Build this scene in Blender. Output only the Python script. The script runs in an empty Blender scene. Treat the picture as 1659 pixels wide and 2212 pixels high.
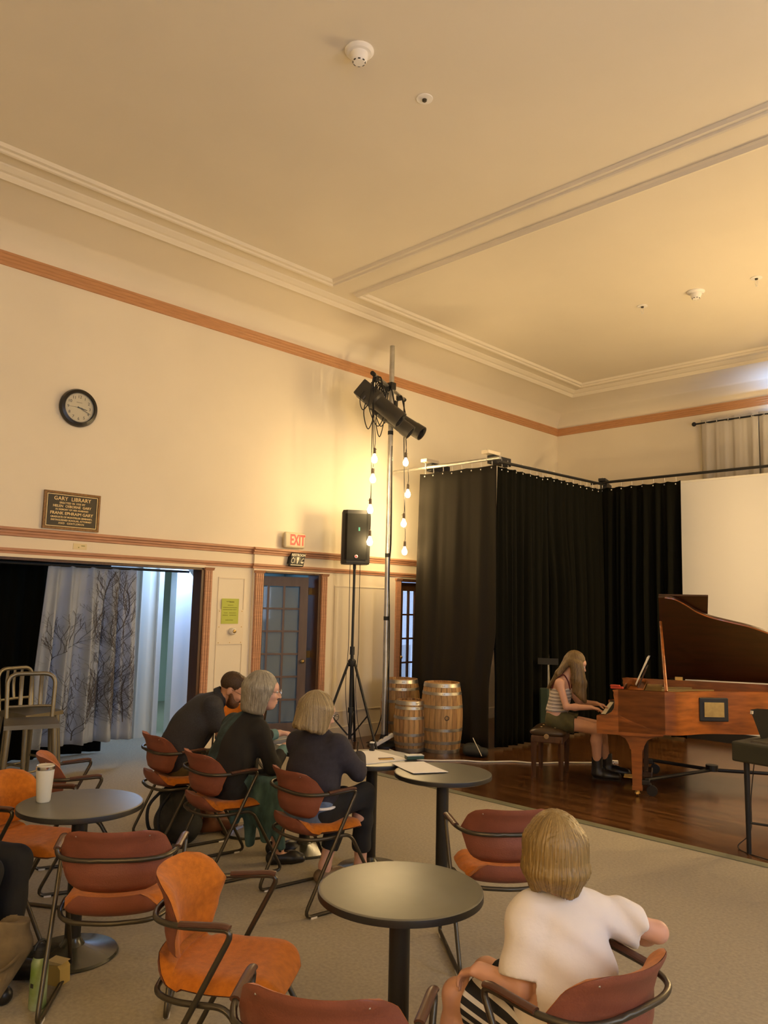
import bpy, bmesh, math, random
import numpy as np
from mathutils import Vector, Matrix

random.seed(7)
scene = bpy.context.scene
COL = scene.collection
PI = math.pi

# ------------------------------------------------------------------ camera
CAM_LOC = (0.0, 0.0, 1.75)
YAW, PITCH, ROLL = 0.77741, 0.117406, 0.023301
_f = Vector((-math.sin(YAW) * math.cos(PITCH), math.cos(YAW) * math.cos(PITCH), math.sin(PITCH)))
_r = Vector((math.cos(YAW), math.sin(YAW), 0))
_u = _r.cross(_f)
RT = _r * math.cos(ROLL) + _u * math.sin(ROLL)
UP = -_r * math.sin(ROLL) + _u * math.cos(ROLL)
cam_data = bpy.data.cameras.new('camera')
cam_data.sensor_fit = 'HORIZONTAL'
cam_data.sensor_width = 36.0
cam_data.lens = 1691.45 / 1659.0 * 36.0
cam_data.clip_start = 0.05
cam_data.clip_end = 100
cam = bpy.data.objects.new('camera', cam_data)
COL.objects.link(cam)
cam.matrix_world = Matrix(((RT.x, UP.x, -_f.x, CAM_LOC[0]), (RT.y, UP.y, -_f.y, CAM_LOC[1]),
                           (RT.z, UP.z, -_f.z, CAM_LOC[2]), (0, 0, 0, 1)))
scene.camera = cam

# ------------------------------------------------------------------ light and exposure
BULB_POWER = 138.0      # emission strength of each string-light bulb beside the drape
BULB_POWER_2 = 800.0   # stronger bulbs on the unseen pole added right of the stage
BULB_POWER_3 = 330.0    # bulbs on the unseen pole added behind the audience
DAY = 1.0               # daylight level
world = bpy.data.worlds.new('sky')
scene.world = world
world.use_nodes = True
world.node_tree.nodes['Background'].inputs[0].default_value = (0.45, 0.62, 1.0, 1)
world.node_tree.nodes['Background'].inputs[1].default_value = 1.1 * DAY

def area_light(name, loc, direction, sx, sy, power, color):
    l = bpy.data.lights.new(name, 'AREA')
    l.shape = 'RECTANGLE'; l.size = sx; l.size_y = sy
    l.energy = power; l.color = color
    o = bpy.data.objects.new(name, l)
    COL.objects.link(o)
    o.location = loc
    o.rotation_euler = Vector(direction).to_track_quat('-Z', 'Y').to_euler()
    return o

# daylight from unseen windows added in the right-hand wall to light the audience
area_light('window_daylight_front', (2.52, 4.3, 2.5), (-1, 0, -0.05), 1.2, 2.4, 50 * DAY, (0.62, 0.76, 1.0))
area_light('window_daylight_rear', (2.52, 0.9, 2.5), (-1, 0, -0.05), 1.2, 2.4, 50 * DAY, (0.62, 0.76, 1.0))
# daylight in the passage behind the left wall and behind the glazed doors
area_light('passage_daylight', (-9.0, 5.7, 2.3), (0.25, -1.0, -0.9), 0.8, 0.8, 34 * DAY, (0.36, 0.57, 1.0))
area_light('side_room_daylight', (-10.6, 6.4, 2.2), (0.1, -0.5, -1.0), 0.9, 0.9, 22 * DAY, (0.5, 0.85, 1.0))
area_light('glazed_door_daylight', (-9.6, 9.2, 1.6), (1, -0.2, 0), 1.6, 1.6, 60 * DAY, (0.3, 0.45, 1.0))
area_light('lobby_daylight', (-8.9, 7.2, 2.4), (0.2, -0.5, -1.0), 0.5, 0.5, 3.5 * DAY, (0.45, 0.75, 1.0))
# daylight escaping above the curtained window high on the end wall
area_light('curtain_top_daylight', (-3.35, 12.29, 4.72), (0, -0.25, 1), 1.1, 0.05, 11 * DAY, (0.18, 0.45, 1.0))

vs = scene.view_settings
vs.view_transform = 'Standard'
vs.look = 'None'
vs.gamma = 1.0
vs.use_curve_mapping = False
vs.exposure = 0.27
cy = scene.cycles
cy.max_bounces = 7; cy.diffuse_bounces = 4; cy.glossy_bounces = 3; cy.transmission_bounces = 4; cy.transparent_max_bounces = 6
cy.caustics_reflective = False; cy.caustics_refractive = False
cy.use_adaptive_sampling = True; cy.adaptive_threshold = 0.06; cy.adaptive_min_samples = 16

# ------------------------------------------------------------------ materials
MATS = {}
def mat(name, col, rough=0.5, metal=0.0, var=0.0, vscale=6.0, bump=0.0, bscale=80.0, spec=0.5,
        coat=0.0, sheen=0.0, emit=None, estr=0.0, stretch=(1, 1, 1), trans=0.0, col2=None, alpha=1.0):
    if name in MATS:
        return MATS[name]
    m = bpy.data.materials.new(name)
    m.use_nodes = True
    nt = m.node_tree
    b = nt.nodes['Principled BSDF']
    b.inputs['Base Color'].default_value = (*col, 1)
    b.inputs['Roughness'].default_value = rough
    b.inputs['Metallic'].default_value = metal
    b.inputs['Specular IOR Level'].default_value = spec
    b.inputs['Coat Weight'].default_value = coat
    b.inputs['Sheen Weight'].default_value = sheen
    b.inputs['Transmission Weight'].default_value = trans
    b.inputs['Alpha'].default_value = alpha
    if emit is not None:
        b.inputs['Emission Color'].default_value = (*emit, 1)
        b.inputs['Emission Strength'].default_value = estr
    if var > 0 or bump > 0:
        tc = nt.nodes.new('ShaderNodeTexCoord')
        mp = nt.nodes.new('ShaderNodeMapping')
        mp.inputs['Scale'].default_value = stretch
        nt.links.new(tc.outputs['Object'], mp.inputs['Vector'])
    if var > 0:
        nz = nt.nodes.new('ShaderNodeTexNoise')
        nz.inputs['Scale'].default_value = vscale
        nz.inputs['Detail'].default_value = 5
        nt.links.new(mp.outputs[0], nz.inputs['Vector'])
        rp = nt.nodes.new('ShaderNodeValToRGB')
        rp.color_ramp.elements[0].position = 0.3
        rp.color_ramp.elements[1].position = 0.7
        c2 = col2 or tuple(min(1, c * (1 + var)) for c in col)
        rp.color_ramp.elements[0].color = (*(tuple(c * (1 - var) for c in col) if col2 is None else col), 1)
        rp.color_ramp.elements[1].color = (*c2, 1)
        nt.links.new(nz.outputs['Fac'], rp.inputs['Fac'])
        nt.links.new(rp.outputs['Color'], b.inputs['Base Color'])
    if bump > 0:
        nb = nt.nodes.new('ShaderNodeTexNoise')
        nb.inputs['Scale'].default_value = bscale
        nb.inputs['Detail'].default_value = 4
        nt.links.new(mp.outputs[0], nb.inputs['Vector'])
        bp = nt.nodes.new('ShaderNodeBump')
        bp.inputs['Strength'].default_value = bump
        bp.inputs['Distance'].default_value = 0.01
        nt.links.new(nb.outputs['Fac'], bp.inputs['Height'])
        nt.links.new(bp.outputs['Normal'], b.inputs['Normal'])
    MATS[name] = m
    return m

M = {}
M['wall'] = mat('wall_plaster', (0.83, 0.75, 0.60), 0.75, var=0.03, vscale=1.2, bump=0.05, bscale=40)
M['ceil'] = mat('ceiling_plaster', (0.84, 0.765, 0.62), 0.8, var=0.03, vscale=0.8)
M['panelpaint'] = mat('panel_paint', (0.80, 0.70, 0.53), 0.5)
M['trimwood'] = mat('stained_trim', (0.50, 0.255, 0.14), 0.45, var=0.18, vscale=7, stretch=(9, 0.6, 9))
M['railwood'] = mat('stained_rail', (0.55, 0.28, 0.125), 0.45, var=0.15, vscale=7, stretch=(0.8, 0.8, 25))
M['carpet'] = mat('carpet', (0.385, 0.328, 0.222), 0.95, var=0.14, vscale=55, bump=0.6, bscale=420, sheen=0.2, spec=0.1)
M['strip'] = mat('floor_strip', (0.16, 0.16, 0.10), 0.5)
M['darkwood'] = mat('dark_stained_wood', (0.085, 0.035, 0.014), 0.4, var=0.25, vscale=5, stretch=(6, 6, 0.8))
M['black'] = mat('black_plastic', (0.018, 0.018, 0.018), 0.55)
M['blackmetal'] = mat('black_metal', (0.02, 0.02, 0.02), 0.45, metal=0.3)
M['rubber'] = mat('black_rubber', (0.012, 0.012, 0.012), 0.7)
M['steel'] = mat('galvanised_steel', (0.50, 0.49, 0.46), 0.38, metal=0.9, var=0.15, vscale=10)
M['chrome'] = mat('chrome', (0.7, 0.7, 0.7), 0.2, metal=1.0)
M['fixture'] = mat('fixture_white', (0.93, 0.90, 0.84), 0.5)
M['white'] = mat('white_plastic', (0.78, 0.75, 0.68), 0.45)
M['paper'] = mat('white_paper', (0.86, 0.84, 0.80), 0.8)
M['brass'] = mat('brass', (0.62, 0.42, 0.14), 0.35, metal=0.9)
M['bronze'] = mat('dark_bronze', (0.055, 0.047, 0.03), 0.45, metal=0.4)
M['gold'] = mat('gilt_lettering', (0.75, 0.58, 0.30), 0.4, metal=0.5)
M['glass'] = mat('clear_glass', (0.55, 0.65, 0.7), 0.03, alpha=0.16, spec=0.8)
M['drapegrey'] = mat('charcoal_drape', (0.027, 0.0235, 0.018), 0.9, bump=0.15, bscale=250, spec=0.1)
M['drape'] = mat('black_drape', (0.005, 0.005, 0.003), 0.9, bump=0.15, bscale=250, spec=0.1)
M['screen'] = mat('projection_screen', (0.76, 0.74, 0.72), 0.8, spec=0.15)
M['velvet'] = mat('orange_upholstery', (0.47, 0.138, 0.008), 0.85, var=0.16, vscale=38, bump=0.25, bscale=260, sheen=0.15, spec=0.2)
M['vinyl'] = mat('maroon_vinyl', (0.22, 0.067, 0.036), 0.5, var=0.12, vscale=9, bump=0.12, bscale=160)
M['chairtube'] = mat('bronze_tube', (0.085, 0.072, 0.05), 0.35, metal=0.7)
M['armpad'] = mat('brown_arm_pad', (0.085, 0.034, 0.018), 0.33)
M['laminate'] = mat('grey_laminate', (0.12, 0.115, 0.085), 0.36, var=0.06, vscale=12, spec=0.95)
M['edge'] = mat('black_edge', (0.012, 0.011, 0.009), 0.45)

def wood_floor():
    m = bpy.data.materials.new('stage_hardwood'); m.use_nodes = True
    nt = m.node_tree; b = nt.nodes['Principled BSDF']
    tc = nt.nodes.new('ShaderNodeTexCoord')
    mp = nt.nodes.new('ShaderNodeMapping')
    nt.links.new(tc.outputs['Object'], mp.inputs['Vector'])
    br = nt.nodes.new('ShaderNodeTexBrick')
    br.inputs['Scale'].default_value = 1.0
    br.inputs['Brick Width'].default_value = 0.9
    br.inputs['Row Height'].default_value = 0.057
    br.inputs['Mortar Size'].default_value = 0.0012
    br.inputs['Color1'].default_value = (0.075, 0.030, 0.010, 1)
    br.inputs['Color2'].default_value = (0.14, 0.062, 0.022, 1)
    br.inputs['Mortar'].default_value = (0.02, 0.009, 0.004, 1)
    nt.links.new(mp.outputs[0], br.inputs['Vector'])
    mp2 = nt.nodes.new('ShaderNodeMapping'); mp2.inputs['Scale'].default_value = (1.2, 22, 1)
    nt.links.new(tc.outputs['Object'], mp2.inputs['Vector'])
    nz = nt.nodes.new('ShaderNodeTexNoise'); nz.inputs['Scale'].default_value = 2.5; nz.inputs['Detail'].default_value = 6
    nt.links.new(mp2.outputs[0], nz.inputs['Vector'])
    mx = nt.nodes.new('ShaderNodeMix'); mx.data_type = 'RGBA'; mx.blend_type = 'MULTIPLY'
    mx.inputs['Factor'].default_value = 0.7
    rp = nt.nodes.new('ShaderNodeValToRGB')
    rp.color_ramp.elements[0].position = 0.3; rp.color_ramp.elements[0].color = (0.35, 0.33, 0.3, 1)
    rp.color_ramp.elements[1].position = 0.7; rp.color_ramp.elements[1].color = (1.25, 1.2, 1.1, 1)
    nt.links.new(nz.outputs['Fac'], rp.inputs['Fac'])
    nt.links.new(br.outputs['Color'], mx.inputs[6]); nt.links.new(rp.outputs['Color'], mx.inputs[7])
    nt.links.new(mx.outputs[2], b.inputs['Base Color'])
    b.inputs['Roughness'].default_value = 0.22
    b.inputs['Specular IOR Level'].default_value = 0.5
    return m
M['stage'] = wood_floor()

# ------------------------------------------------------------------ mesh helpers
def V(*a):
    return Vector(a)

class MB:
    """collects shapes for one mesh object"""
    def __init__(self):
        self.v = []; self.f = []
    def add(self, vs, fs, mtx=None):
        n = len(self.v)
        if mtx is not None:
            vs = [mtx @ Vector(p) for p in vs]
        self.v += [tuple(p) for p in vs]
        self.f += [tuple(i + n for i in f) for f in fs]
        return self
    def box(self, x0, x1, y0, y1, z0, z1, mtx=None):
        vs = [(x, y, z) for z in (z0, z1) for y in (y0, y1) for x in (x0, x1)]
        fs = [(0, 2, 3, 1), (4, 5, 7, 6), (0, 1, 5, 4), (2, 6, 7, 3), (0, 4, 6, 2), (1, 3, 7, 5)]
        return self.add(vs, fs, mtx)
    def bbox(self, x0, x1, y0, y1, z0, z1, b=0.006, seg=2, mtx=None):
        """box with rounded edges"""
        bm = bmesh.new()
        bmesh.ops.create_cube(bm, size=1)
        for v in bm.verts:
            v.co = Vector(((x0 + x1) / 2 + v.co.x * (x1 - x0), (y0 + y1) / 2 + v.co.y * (y1 - y0), (z0 + z1) / 2 + v.co.z * (z1 - z0)))
        bmesh.ops.bevel(bm, geom=list(bm.edges), offset=b, segments=seg, affect='EDGES', profile=0.5)
        bm.verts.index_update()
        vs = [tuple(v.co) for v in bm.verts]; fs = [tuple(v.index for v in f.verts) for f in bm.faces]
        bm.free()
        return self.add(vs, fs, mtx)
    def tube(self, pts, r, seg=10, closed=False, ry=None, caps=True, mtx=None):
        pts = [Vector(p) for p in pts]
        n = len(pts)
        rad = r if callable(r) else (lambda t: r)
        tang = []
        for i in range(n):
            a = pts[(i - 1) % n] if (closed or i > 0) else pts[i]
            b = pts[(i + 1) % n] if (closed or i < n - 1) else pts[i]
            t = (b - a)
            tang.append(t.normalized() if t.length > 1e-9 else Vector((0, 0, 1)))
        ref = Vector((0, 0, 1)) if abs(tang[0].z) < 0.9 else Vector((1, 0, 0))
        nrm = (ref - tang[0] * ref.dot(tang[0])).normalized()
        vs = []; fs = []
        for i in range(n):
            if i > 0:
                nrm = (nrm - tang[i] * nrm.dot(tang[i]))
                nrm = nrm.normalized() if nrm.length > 1e-6 else tang[i].orthogonal().normalized()
            bn = tang[i].cross(nrm)
            rr = rad(i / max(1, n - 1)); r2 = rr if ry is None else ry
            for k in range(seg):
                a = 2 * PI * k / seg
                vs.append(pts[i] + nrm * (rr * math.cos(a)) + bn * (r2 * math.sin(a)))
        m = n if closed else n - 1
        for i in range(m):
            j = (i + 1) % n
            for k in range(seg):
                l = (k + 1) % seg
                fs.append((i * seg + k, i * seg + l, j * seg + l, j * seg + k))
        if caps and not closed:
            fs.append(tuple(reversed(range(seg)))); fs.append(tuple((n - 1) * seg + k for k in range(seg)))
        return self.add(vs, fs, mtx)
    def cyl(self, a, b, r0, r1=None, seg=16):
        r1 = r0 if r1 is None else r1
        return self.tube([a, b], lambda t: r0 + (r1 - r0) * t, seg)
    def lathe(self, prof, c=(0, 0, 0), seg=24, mtx=None, close=True):
        vs = []; fs = []
        n = len(prof)
        for (r, z) in prof:
            for k in range(seg):
                a = 2 * PI * k / seg
                vs.append((c[0] + r * math.cos(a), c[1] + r * math.sin(a), c[2] + z))
        for i in range(n - 1):
            for k in range(seg):
                l = (k + 1) % seg
                fs.append((i * seg + k, i * seg + l, (i + 1) * seg + l, (i + 1) * seg + k))
        if close:
            if prof[0][0] > 1e-5: fs.append(tuple(reversed(range(seg))))
            if prof[-1][0] > 1e-5: fs.append(tuple((n - 1) * seg + k for k in range(seg)))
        return self.add(vs, fs, mtx)
    def prism(self, outline, h0, h1, axis='z', mtx=None):
        n = len(outline)
        def p(q, h):
            return {'z': (q[0], q[1], h), 'y': (q[0], h, q[1]), 'x': (h, q[0], q[1])}[axis]
        vs = [p(q, h0) for q in outline] + [p(q, h1) for q in outline]
        fs = [tuple(reversed(range(n))), tuple(range(n, 2 * n))]
        for i in range(n):
            j = (i + 1) % n
            fs.append((i, j, n + j, n + i))
        return self.add(vs, fs, mtx)
    def grid(self, fn, nu, nv, mtx=None, cu=False):
        vs = [fn(i / (nu if cu else nu - 1), j / (nv - 1)) for j in range(nv) for i in range(nu)]
        fs = []
        for j in range(nv - 1):
            for i in range(nu if cu else nu - 1):
                a = j * nu + i; b = j * nu + (i + 1) % nu
                fs.append((a, b, b + nu, a + nu))
        return self.add(vs, fs, mtx)
    def ball(self, c, r, seg=12, rings=8, s=(1, 1, 1), mtx=None):
        prof = [(r * math.sin(PI * i / rings), -r * math.cos(PI * i / rings)) for i in range(rings + 1)]
        prof[0] = (1e-6, -r); prof[-1] = (1e-6, r)
        t = Matrix.Translation(c) @ Matrix.Diagonal((*s, 1))
        if mtx is not None: t = mtx @ t
        return self.lathe(prof, (0, 0, 0), seg, t, close=False)
    def build(self, name, material, parent=None, smooth=None, loc=None):
        me = bpy.data.meshes.new(name)
        me.from_pydata(self.v, [], self.f)
        bm = bmesh.new(); bm.from_mesh(me)
        bmesh.ops.recalc_face_normals(bm, faces=bm.faces)
        bm.to_mesh(me); bm.free()
        if material: me.materials.append(material)
        if smooth is not None:
            me.polygons.foreach_set('use_smooth', [True] * len(me.polygons))
            me.set_sharp_from_angle(angle=smooth)
        me.update()
        o = bpy.data.objects.new(name, me)
        COL.objects.link(o)
        if parent is not None: o.parent = parent
        if loc is not None: o.location = loc
        return o

SM = 0.7
def empty(name, loc=(0, 0, 0), rz=0.0, label=None, cat=None, group=None):
    o = bpy.data.objects.new(name, None)
    o.empty_display_size = 0.1
    COL.objects.link(o)
    o.location = loc; o.rotation_euler = (0, 0, rz)
    return tag(o, label, cat, group)
def tag(o, label=None, cat=None, group=None, kind=None):
    if label: o['label'] = label
    if cat: o['category'] = cat
    if group: o['group'] = group
    if kind: o['kind'] = kind
    return o
def struct(o):
    o['kind'] = 'structure'
    return o
def kids(o):
    return [c for c in bpy.data.objects if c.parent == o]
def copy_tree(o, parent=None):
    c = o.copy(); COL.objects.link(c); c.parent = parent
    for k in kids(o): copy_tree(k, c)
    return c
def fillet(pts, rad, n=5, closed=False):
    pts = [Vector(p) for p in pts]
    out = []
    m = len(pts)
    for i in range(m):
        if not closed and i in (0, m - 1):
            out.append(pts[i]); continue
        a, p, b = pts[(i - 1) % m], pts[i], pts[(i + 1) % m]
        r = rad[i] if isinstance(rad, (list, tuple)) else rad
        d1 = (a - p); d2 = (b - p)
        l = min(r, d1.length * 0.49, d2.length * 0.49)
        s, e = p + d1.normalized() * l, p + d2.normalized() * l
        for k in range(n + 1):
            t = k / n
            out.append(s * (1 - t) ** 2 + p * 2 * t * (1 - t) + e * t * t)
    return out
def spline(pts, n=6):
    pts = [Vector(p) for p in pts]
    out = []
    for i in range(len(pts) - 1):
        p0 = pts[max(0, i - 1)]; p1 = pts[i]; p2 = pts[i + 1]; p3 = pts[min(len(pts) - 1, i + 2)]
        for k in range(n):
            t = k / n
            out.append(0.5 * ((2 * p1) + (p2 - p0) * t + (2 * p0 - 5 * p1 + 4 * p2 - p3) * t * t + (3 * p1 - p0 - 3 * p2 + p3) * t ** 3))
    out.append(pts[-1])
    return out
def text_mesh(name, txt, size, material, parent, mtx, extrude=0.001, align='CENTER', space=1.0, bold=0.0):
    cu = bpy.data.curves.new(name, 'FONT')
    cu.body = txt; cu.size = size; cu.extrude = extrude; cu.align_x = align; cu.align_y = 'CENTER'
    cu.space_character = space; cu.offset = bold
    cu.resolution_u = 3
    t = bpy.data.objects.new(name, cu); COL.objects.link(t)
    bpy.context.view_layer.update()
    me = bpy.data.meshes.new_from_object(t)
    bpy.data.objects.remove(t); bpy.data.curves.remove(cu)
    me.transform(mtx)
    me.materials.clear(); me.materials.append(material)
    o = bpy.data.objects.new(name, me); COL.objects.link(o)
    o.parent = parent
    return o
def interp(x, xs, ys):
    return float(np.interp(x, xs, ys))
def sstep(a, b, x):
    t = max(0.0, min(1.0, (x - a) / (b - a)))
    return t * t * (3 - 2 * t)

# ------------------------------------------------------------------ smooth solid shapes (distance field + surface nets)
class SDF:
    def __init__(self, lo, hi, h):
        self.lo = np.array(lo, float); self.h = h
        self.n = np.ceil((np.array(hi) - self.lo) / h).astype(int) + 1
        self.D = np.full(self.n, 0.5, np.float32)
    def block(self, lo, hi):
        a = np.maximum(np.floor((np.array(lo) - self.lo) / self.h).astype(int), 0)
        b = np.minimum(np.ceil((np.array(hi) - self.lo) / self.h).astype(int) + 1, self.n)
        if (b <= a).any(): return None
        sl = tuple(slice(a[i], b[i]) for i in range(3))
        ax = [self.lo[i] + self.h * np.arange(a[i], b[i], dtype=np.float32) for i in range(3)]
        return sl, ax[0][:, None, None], ax[1][None, :, None], ax[2][None, None, :]
    def mix(self, sl, d, k, op):
        D = self.D[sl]
        if op == 'u':
            hh = np.clip(0.5 + 0.5 * (d - D) / k, 0, 1)
            self.D[sl] = d + (D - d) * hh - k * hh * (1 - hh)
        else:
            d = -d
            hh = np.clip(0.5 - 0.5 * (d - D) / k, 0, 1)
            self.D[sl] = d + (D - d) * hh + k * hh * (1 - hh)
    def cap(self, a, b, ra, rb=None, k=0.02, e=1.0, side=None, op='u', flat=False):
        rb = ra if rb is None else rb
        a = np.array(a, float); b = np.array(b, float)
        if np.linalg.norm(b - a) < 1e-5: b = b + np.array([0, 0, 1e-4])
        m = max(ra, rb) * max(e, 1.0) + k + 2 * self.h
        bl = self.block(np.minimum(a, b) - m, np.maximum(a, b) + m)
        if bl is None: return self
        sl, X, Y, Z = bl
        ab = b - a; L = np.linalg.norm(ab); w = ab / L
        vx, vy, vz = X - a[0], Y - a[1], Z - a[2]
        if e != 1.0:
            s = np.array(side, float); s = s - w * s.dot(w); s /= np.linalg.norm(s)
            c = (vx * s[0] + vy * s[1] + vz * s[2]) * (1 - 1 / e)
            vx = vx - c * s[0]; vy = vy - c * s[1]; vz = vz - c * s[2]
        t = (vx * w[0] + vy * w[1] + vz * w[2])
        tc = np.clip(t / L, 0, 1)
        rr = ra + (rb - ra) * tc
        if flat:
            ax_ = vx - t * w[0]; ay_ = vy - t * w[1]; az_ = vz - t * w[2]
            d = np.sqrt(ax_ ** 2 + ay_ ** 2 + az_ ** 2) - rr
            d = np.maximum(d, np.abs(t - L / 2) - L / 2)
        else:
            q = tc * L
            d = np.sqrt((vx - q * w[0]) ** 2 + (vy - q * w[1]) ** 2 + (vz - q * w[2]) ** 2) - rr
        self.mix(sl, d.astype(np.float32), k, op)
        return self
    def ell(self, c, r, basis=None, k=0.02, op='u'):
        c = np.array(c, float); r = np.array(r, float)
        m = max(r) + k + 2 * self.h
        bl = self.block(c - m, c + m)
        if bl is None: return self
        sl, X, Y, Z = bl
        B = np.eye(3) if basis is None else np.array(basis, float)
        vx, vy, vz = X - c[0], Y - c[1], Z - c[2]
        q = [(vx * B[i][0] + vy * B[i][1] + vz * B[i][2]) for i in range(3)]
        k0 = np.sqrt(sum((q[i] / r[i]) ** 2 for i in range(3))) + 1e-9
        k1 = np.sqrt(sum((q[i] / r[i] ** 2) ** 2 for i in range(3))) + 1e-9
        d = k0 * (k0 - 1) / k1
        self.mix(sl, d.astype(np.float32), k, op)
        return self
    def plane(self, p, nrm, c=None, R=9.0, k=0.004):
        """cut away the side the normal points to, within R of c"""
        c = np.array(p if c is None else c, float)
        bl = self.block(c - R, c + R)
        if bl is None: return self
        sl, X, Y, Z = bl
        nrm = np.array(nrm, float); nrm /= np.linalg.norm(nrm)
        d = (X - p[0]) * nrm[0] + (Y - p[1]) * nrm[1] + (Z - p[2]) * nrm[2]
        self.D[sl] = np.maximum(self.D[sl], d)
        return self
    def wave(self, amp, fn):
        bl = self.block(self.lo, self.lo + self.h * self.n)
        sl, X, Y, Z = bl
        near = self.D < 4 * amp + 3 * self.h
        w = fn(X, Y, Z)
        self.D = np.where(near, self.D + amp * w, self.D).astype(np.float32)
        return self
    def mesh(self):
        D = self.D
        D[0], D[-1] = 0.5, 0.5
        D[:, 0], D[:, -1] = 0.5, 0.5
        D[:, :, 0], D[:, :, -1] = 0.5, 0.5
        ins = D < 0
        nx, ny, nz = [s - 1 for s in D.shape]
        cnt = np.zeros((nx, ny, nz), np.int8)
        for dx in (0, 1):
            for dy in (0, 1):
                for dz in (0, 1):
                    cnt += ins[dx:dx + nx, dy:dy + ny, dz:dz + nz]
        act = np.argwhere((cnt > 0) & (cnt < 8))
        idx = np.full((nx, ny, nz), -1, np.int32)
        idx[act[:, 0], act[:, 1], act[:, 2]] = np.arange(len(act))
        cor = np.array([(x, y, z) for x in (0, 1) for y in (0, 1) for z in (0, 1)])
        vals = np.stack([D[act[:, 0] + c[0], act[:, 1] + c[1], act[:, 2] + c[2]] for c in cor], 1)
        ps = np.zeros((len(act), 3)); ct = np.zeros(len(act))
        for i in range(8):
            for j in range(i + 1, 8):
                if np.abs(cor[i] - cor[j]).sum() == 1:
                    a, b = vals[:, i], vals[:, j]
                    x = (a < 0) != (b < 0)
                    t = np.where(x, a / np.where(a - b == 0, 1, a - b), 0)
                    p = cor[i] + t[:, None] * (cor[j] - cor[i])
                    ps += np.where(x[:, None], p, 0); ct += x
        pos = self.lo + self.h * (act + ps / ct[:, None])
        quads = []
        for ax in range(3):
            o = [s for s in range(3) if s != ax]
            s0 = [slice(None)] * 3; s1 = [slice(None)] * 3
            s0[ax] = slice(0, -1); s1[ax] = slice(1, None)
            cr = ins[tuple(s0)] != ins[tuple(s1)]
            e = np.argwhere(cr)
            e = e[(e[:, o[0]] > 0) & (e[:, o[1]] > 0) & (e[:, o[0]] < D.shape[o[0]] - 1) & (e[:, o[1]] < D.shape[o[1]] - 1)]
            def cell(d0, d1):
                q = e.copy(); q[:, o[0]] += d0; q[:, o[1]] += d1
                return idx[q[:, 0], q[:, 1], q[:, 2]]
            quad = np.stack([cell(-1, -1), cell(0, -1), cell(0, 0), cell(-1, 0)], 1)
            flip = ins[tuple(e.T)] if ax != 1 else ~ins[tuple(e.T)]
            quad[~flip] = quad[~flip][:, ::-1]
            quads.append(quad)
        q = np.concatenate(quads)
        q = q[(q >= 0).all(1)]
        return pos, q
    def build(self, name, material, parent=None, origin=(0, 0, 0), smooth_iter=1):
        pos, q = self.mesh()
        if len(pos) == 0: raise RuntimeError('empty shape ' + name)
        for _ in range(smooth_iter):
            acc = np.zeros_like(pos); n = np.zeros(len(pos))
            for a, b in ((0, 1), (1, 2), (2, 3), (3, 0)):
                np.add.at(acc, q[:, a], pos[q[:, b]]); np.add.at(n, q[:, a], 1)
                np.add.at(acc, q[:, b], pos[q[:, a]]); np.add.at(n, q[:, b], 1)
            pos = pos * 0.5 + 0.5 * acc / np.maximum(n, 1)[:, None]
        pos = pos - np.array(origin)
        me = bpy.data.meshes.new(name)
        me.vertices.add(len(pos)); me.vertices.foreach_set('co', pos.astype(np.float32).ravel())
        me.loops.add(q.size); me.loops.foreach_set('vertex_index', q.astype(np.int32).ravel())
        me.polygons.add(len(q))
        me.polygons.foreach_set('loop_start', np.arange(0, q.size, 4, dtype=np.int32))
        me.polygons.foreach_set('use_smooth', np.ones(len(q), bool))
        me.update(calc_edges=True); me.validate()
        me.materials.append(material)
        o = bpy.data.objects.new(name, me); COL.objects.link(o)
        if parent is not None: o.parent = parent
        return o

# ------------------------------------------------------------------ the room
XL, XR, YN, YF = -7.70, 2.60, -3.60, 12.354
ZC = 5.43
STAGE_Y = 5.98
OX = -7.86      # outer face of the left wall

def sbox(name, m, *boxes):
    b = MB()
    for bx in boxes: b.box(*bx)
    return struct(b.build(name, m))

sbox('floor', M['carpet'], (-12.6, XR, YN, STAGE_Y, -0.12, 0), (-12.6, OX, STAGE_Y, 12.6, -0.12, 0))
sbox('floor', M['stage'], (OX, XR, STAGE_Y, YF + 0.1, -0.12, 0.0))
sbox('trim_1', M['strip'], (XL, XR, STAGE_Y - 0.045, STAGE_Y + 0.05, -0.01, 0.006))
sbox('ceiling', M['ceil'], (XL - 0.16, XR + 0.16, YN - 0.16, YF + 0.16, ZC, ZC + 0.15))

# left wall with the wide opening and the two doorways
OP0, OP1, OPZ = 1.0, 4.92, 2.12
D10, D11, DZ = 5.74, 6.65, 2.12
D20, D21 = 8.16, 8.98
sbox('wall_left', M['wall'],
     (OX, XL, YN, OP0, 0, ZC), (OX, XL, OP0, OP1, OPZ, ZC), (OX, XL, OP1, D10, 0, ZC),
     (OX, XL, D10, D11, DZ, ZC), (OX, XL, D11, D20, 0, ZC), (OX, XL, D20, D21, DZ, ZC),
     (OX, XL, D21, YF + 0.16, 0, ZC))
sbox('wall_end', M['wall'], (OX, XR + 0.16, YF, YF + 0.16, 0, ZC))
sbox('wall_near', M['wall'], (OX, XR + 0.16, YN - 0.16, YN, 0, ZC))
W = [(0.3, 1.5), (3.7, 4.9)]  # openings for the unseen windows added as a daylight source
sbox('wall_right', M['wall'], (XR, XR + 0.16, YN, YF, 0, 1.2), (XR, XR + 0.16, YN, YF, 3.8, ZC),
     (XR, XR + 0.16, YN, W[0][0], 1.2, 3.8), (XR, XR + 0.16, W[0][1], W[1][0], 1.2, 3.8), (XR, XR + 0.16, W[1][1], YF, 1.2, 3.8))
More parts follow.
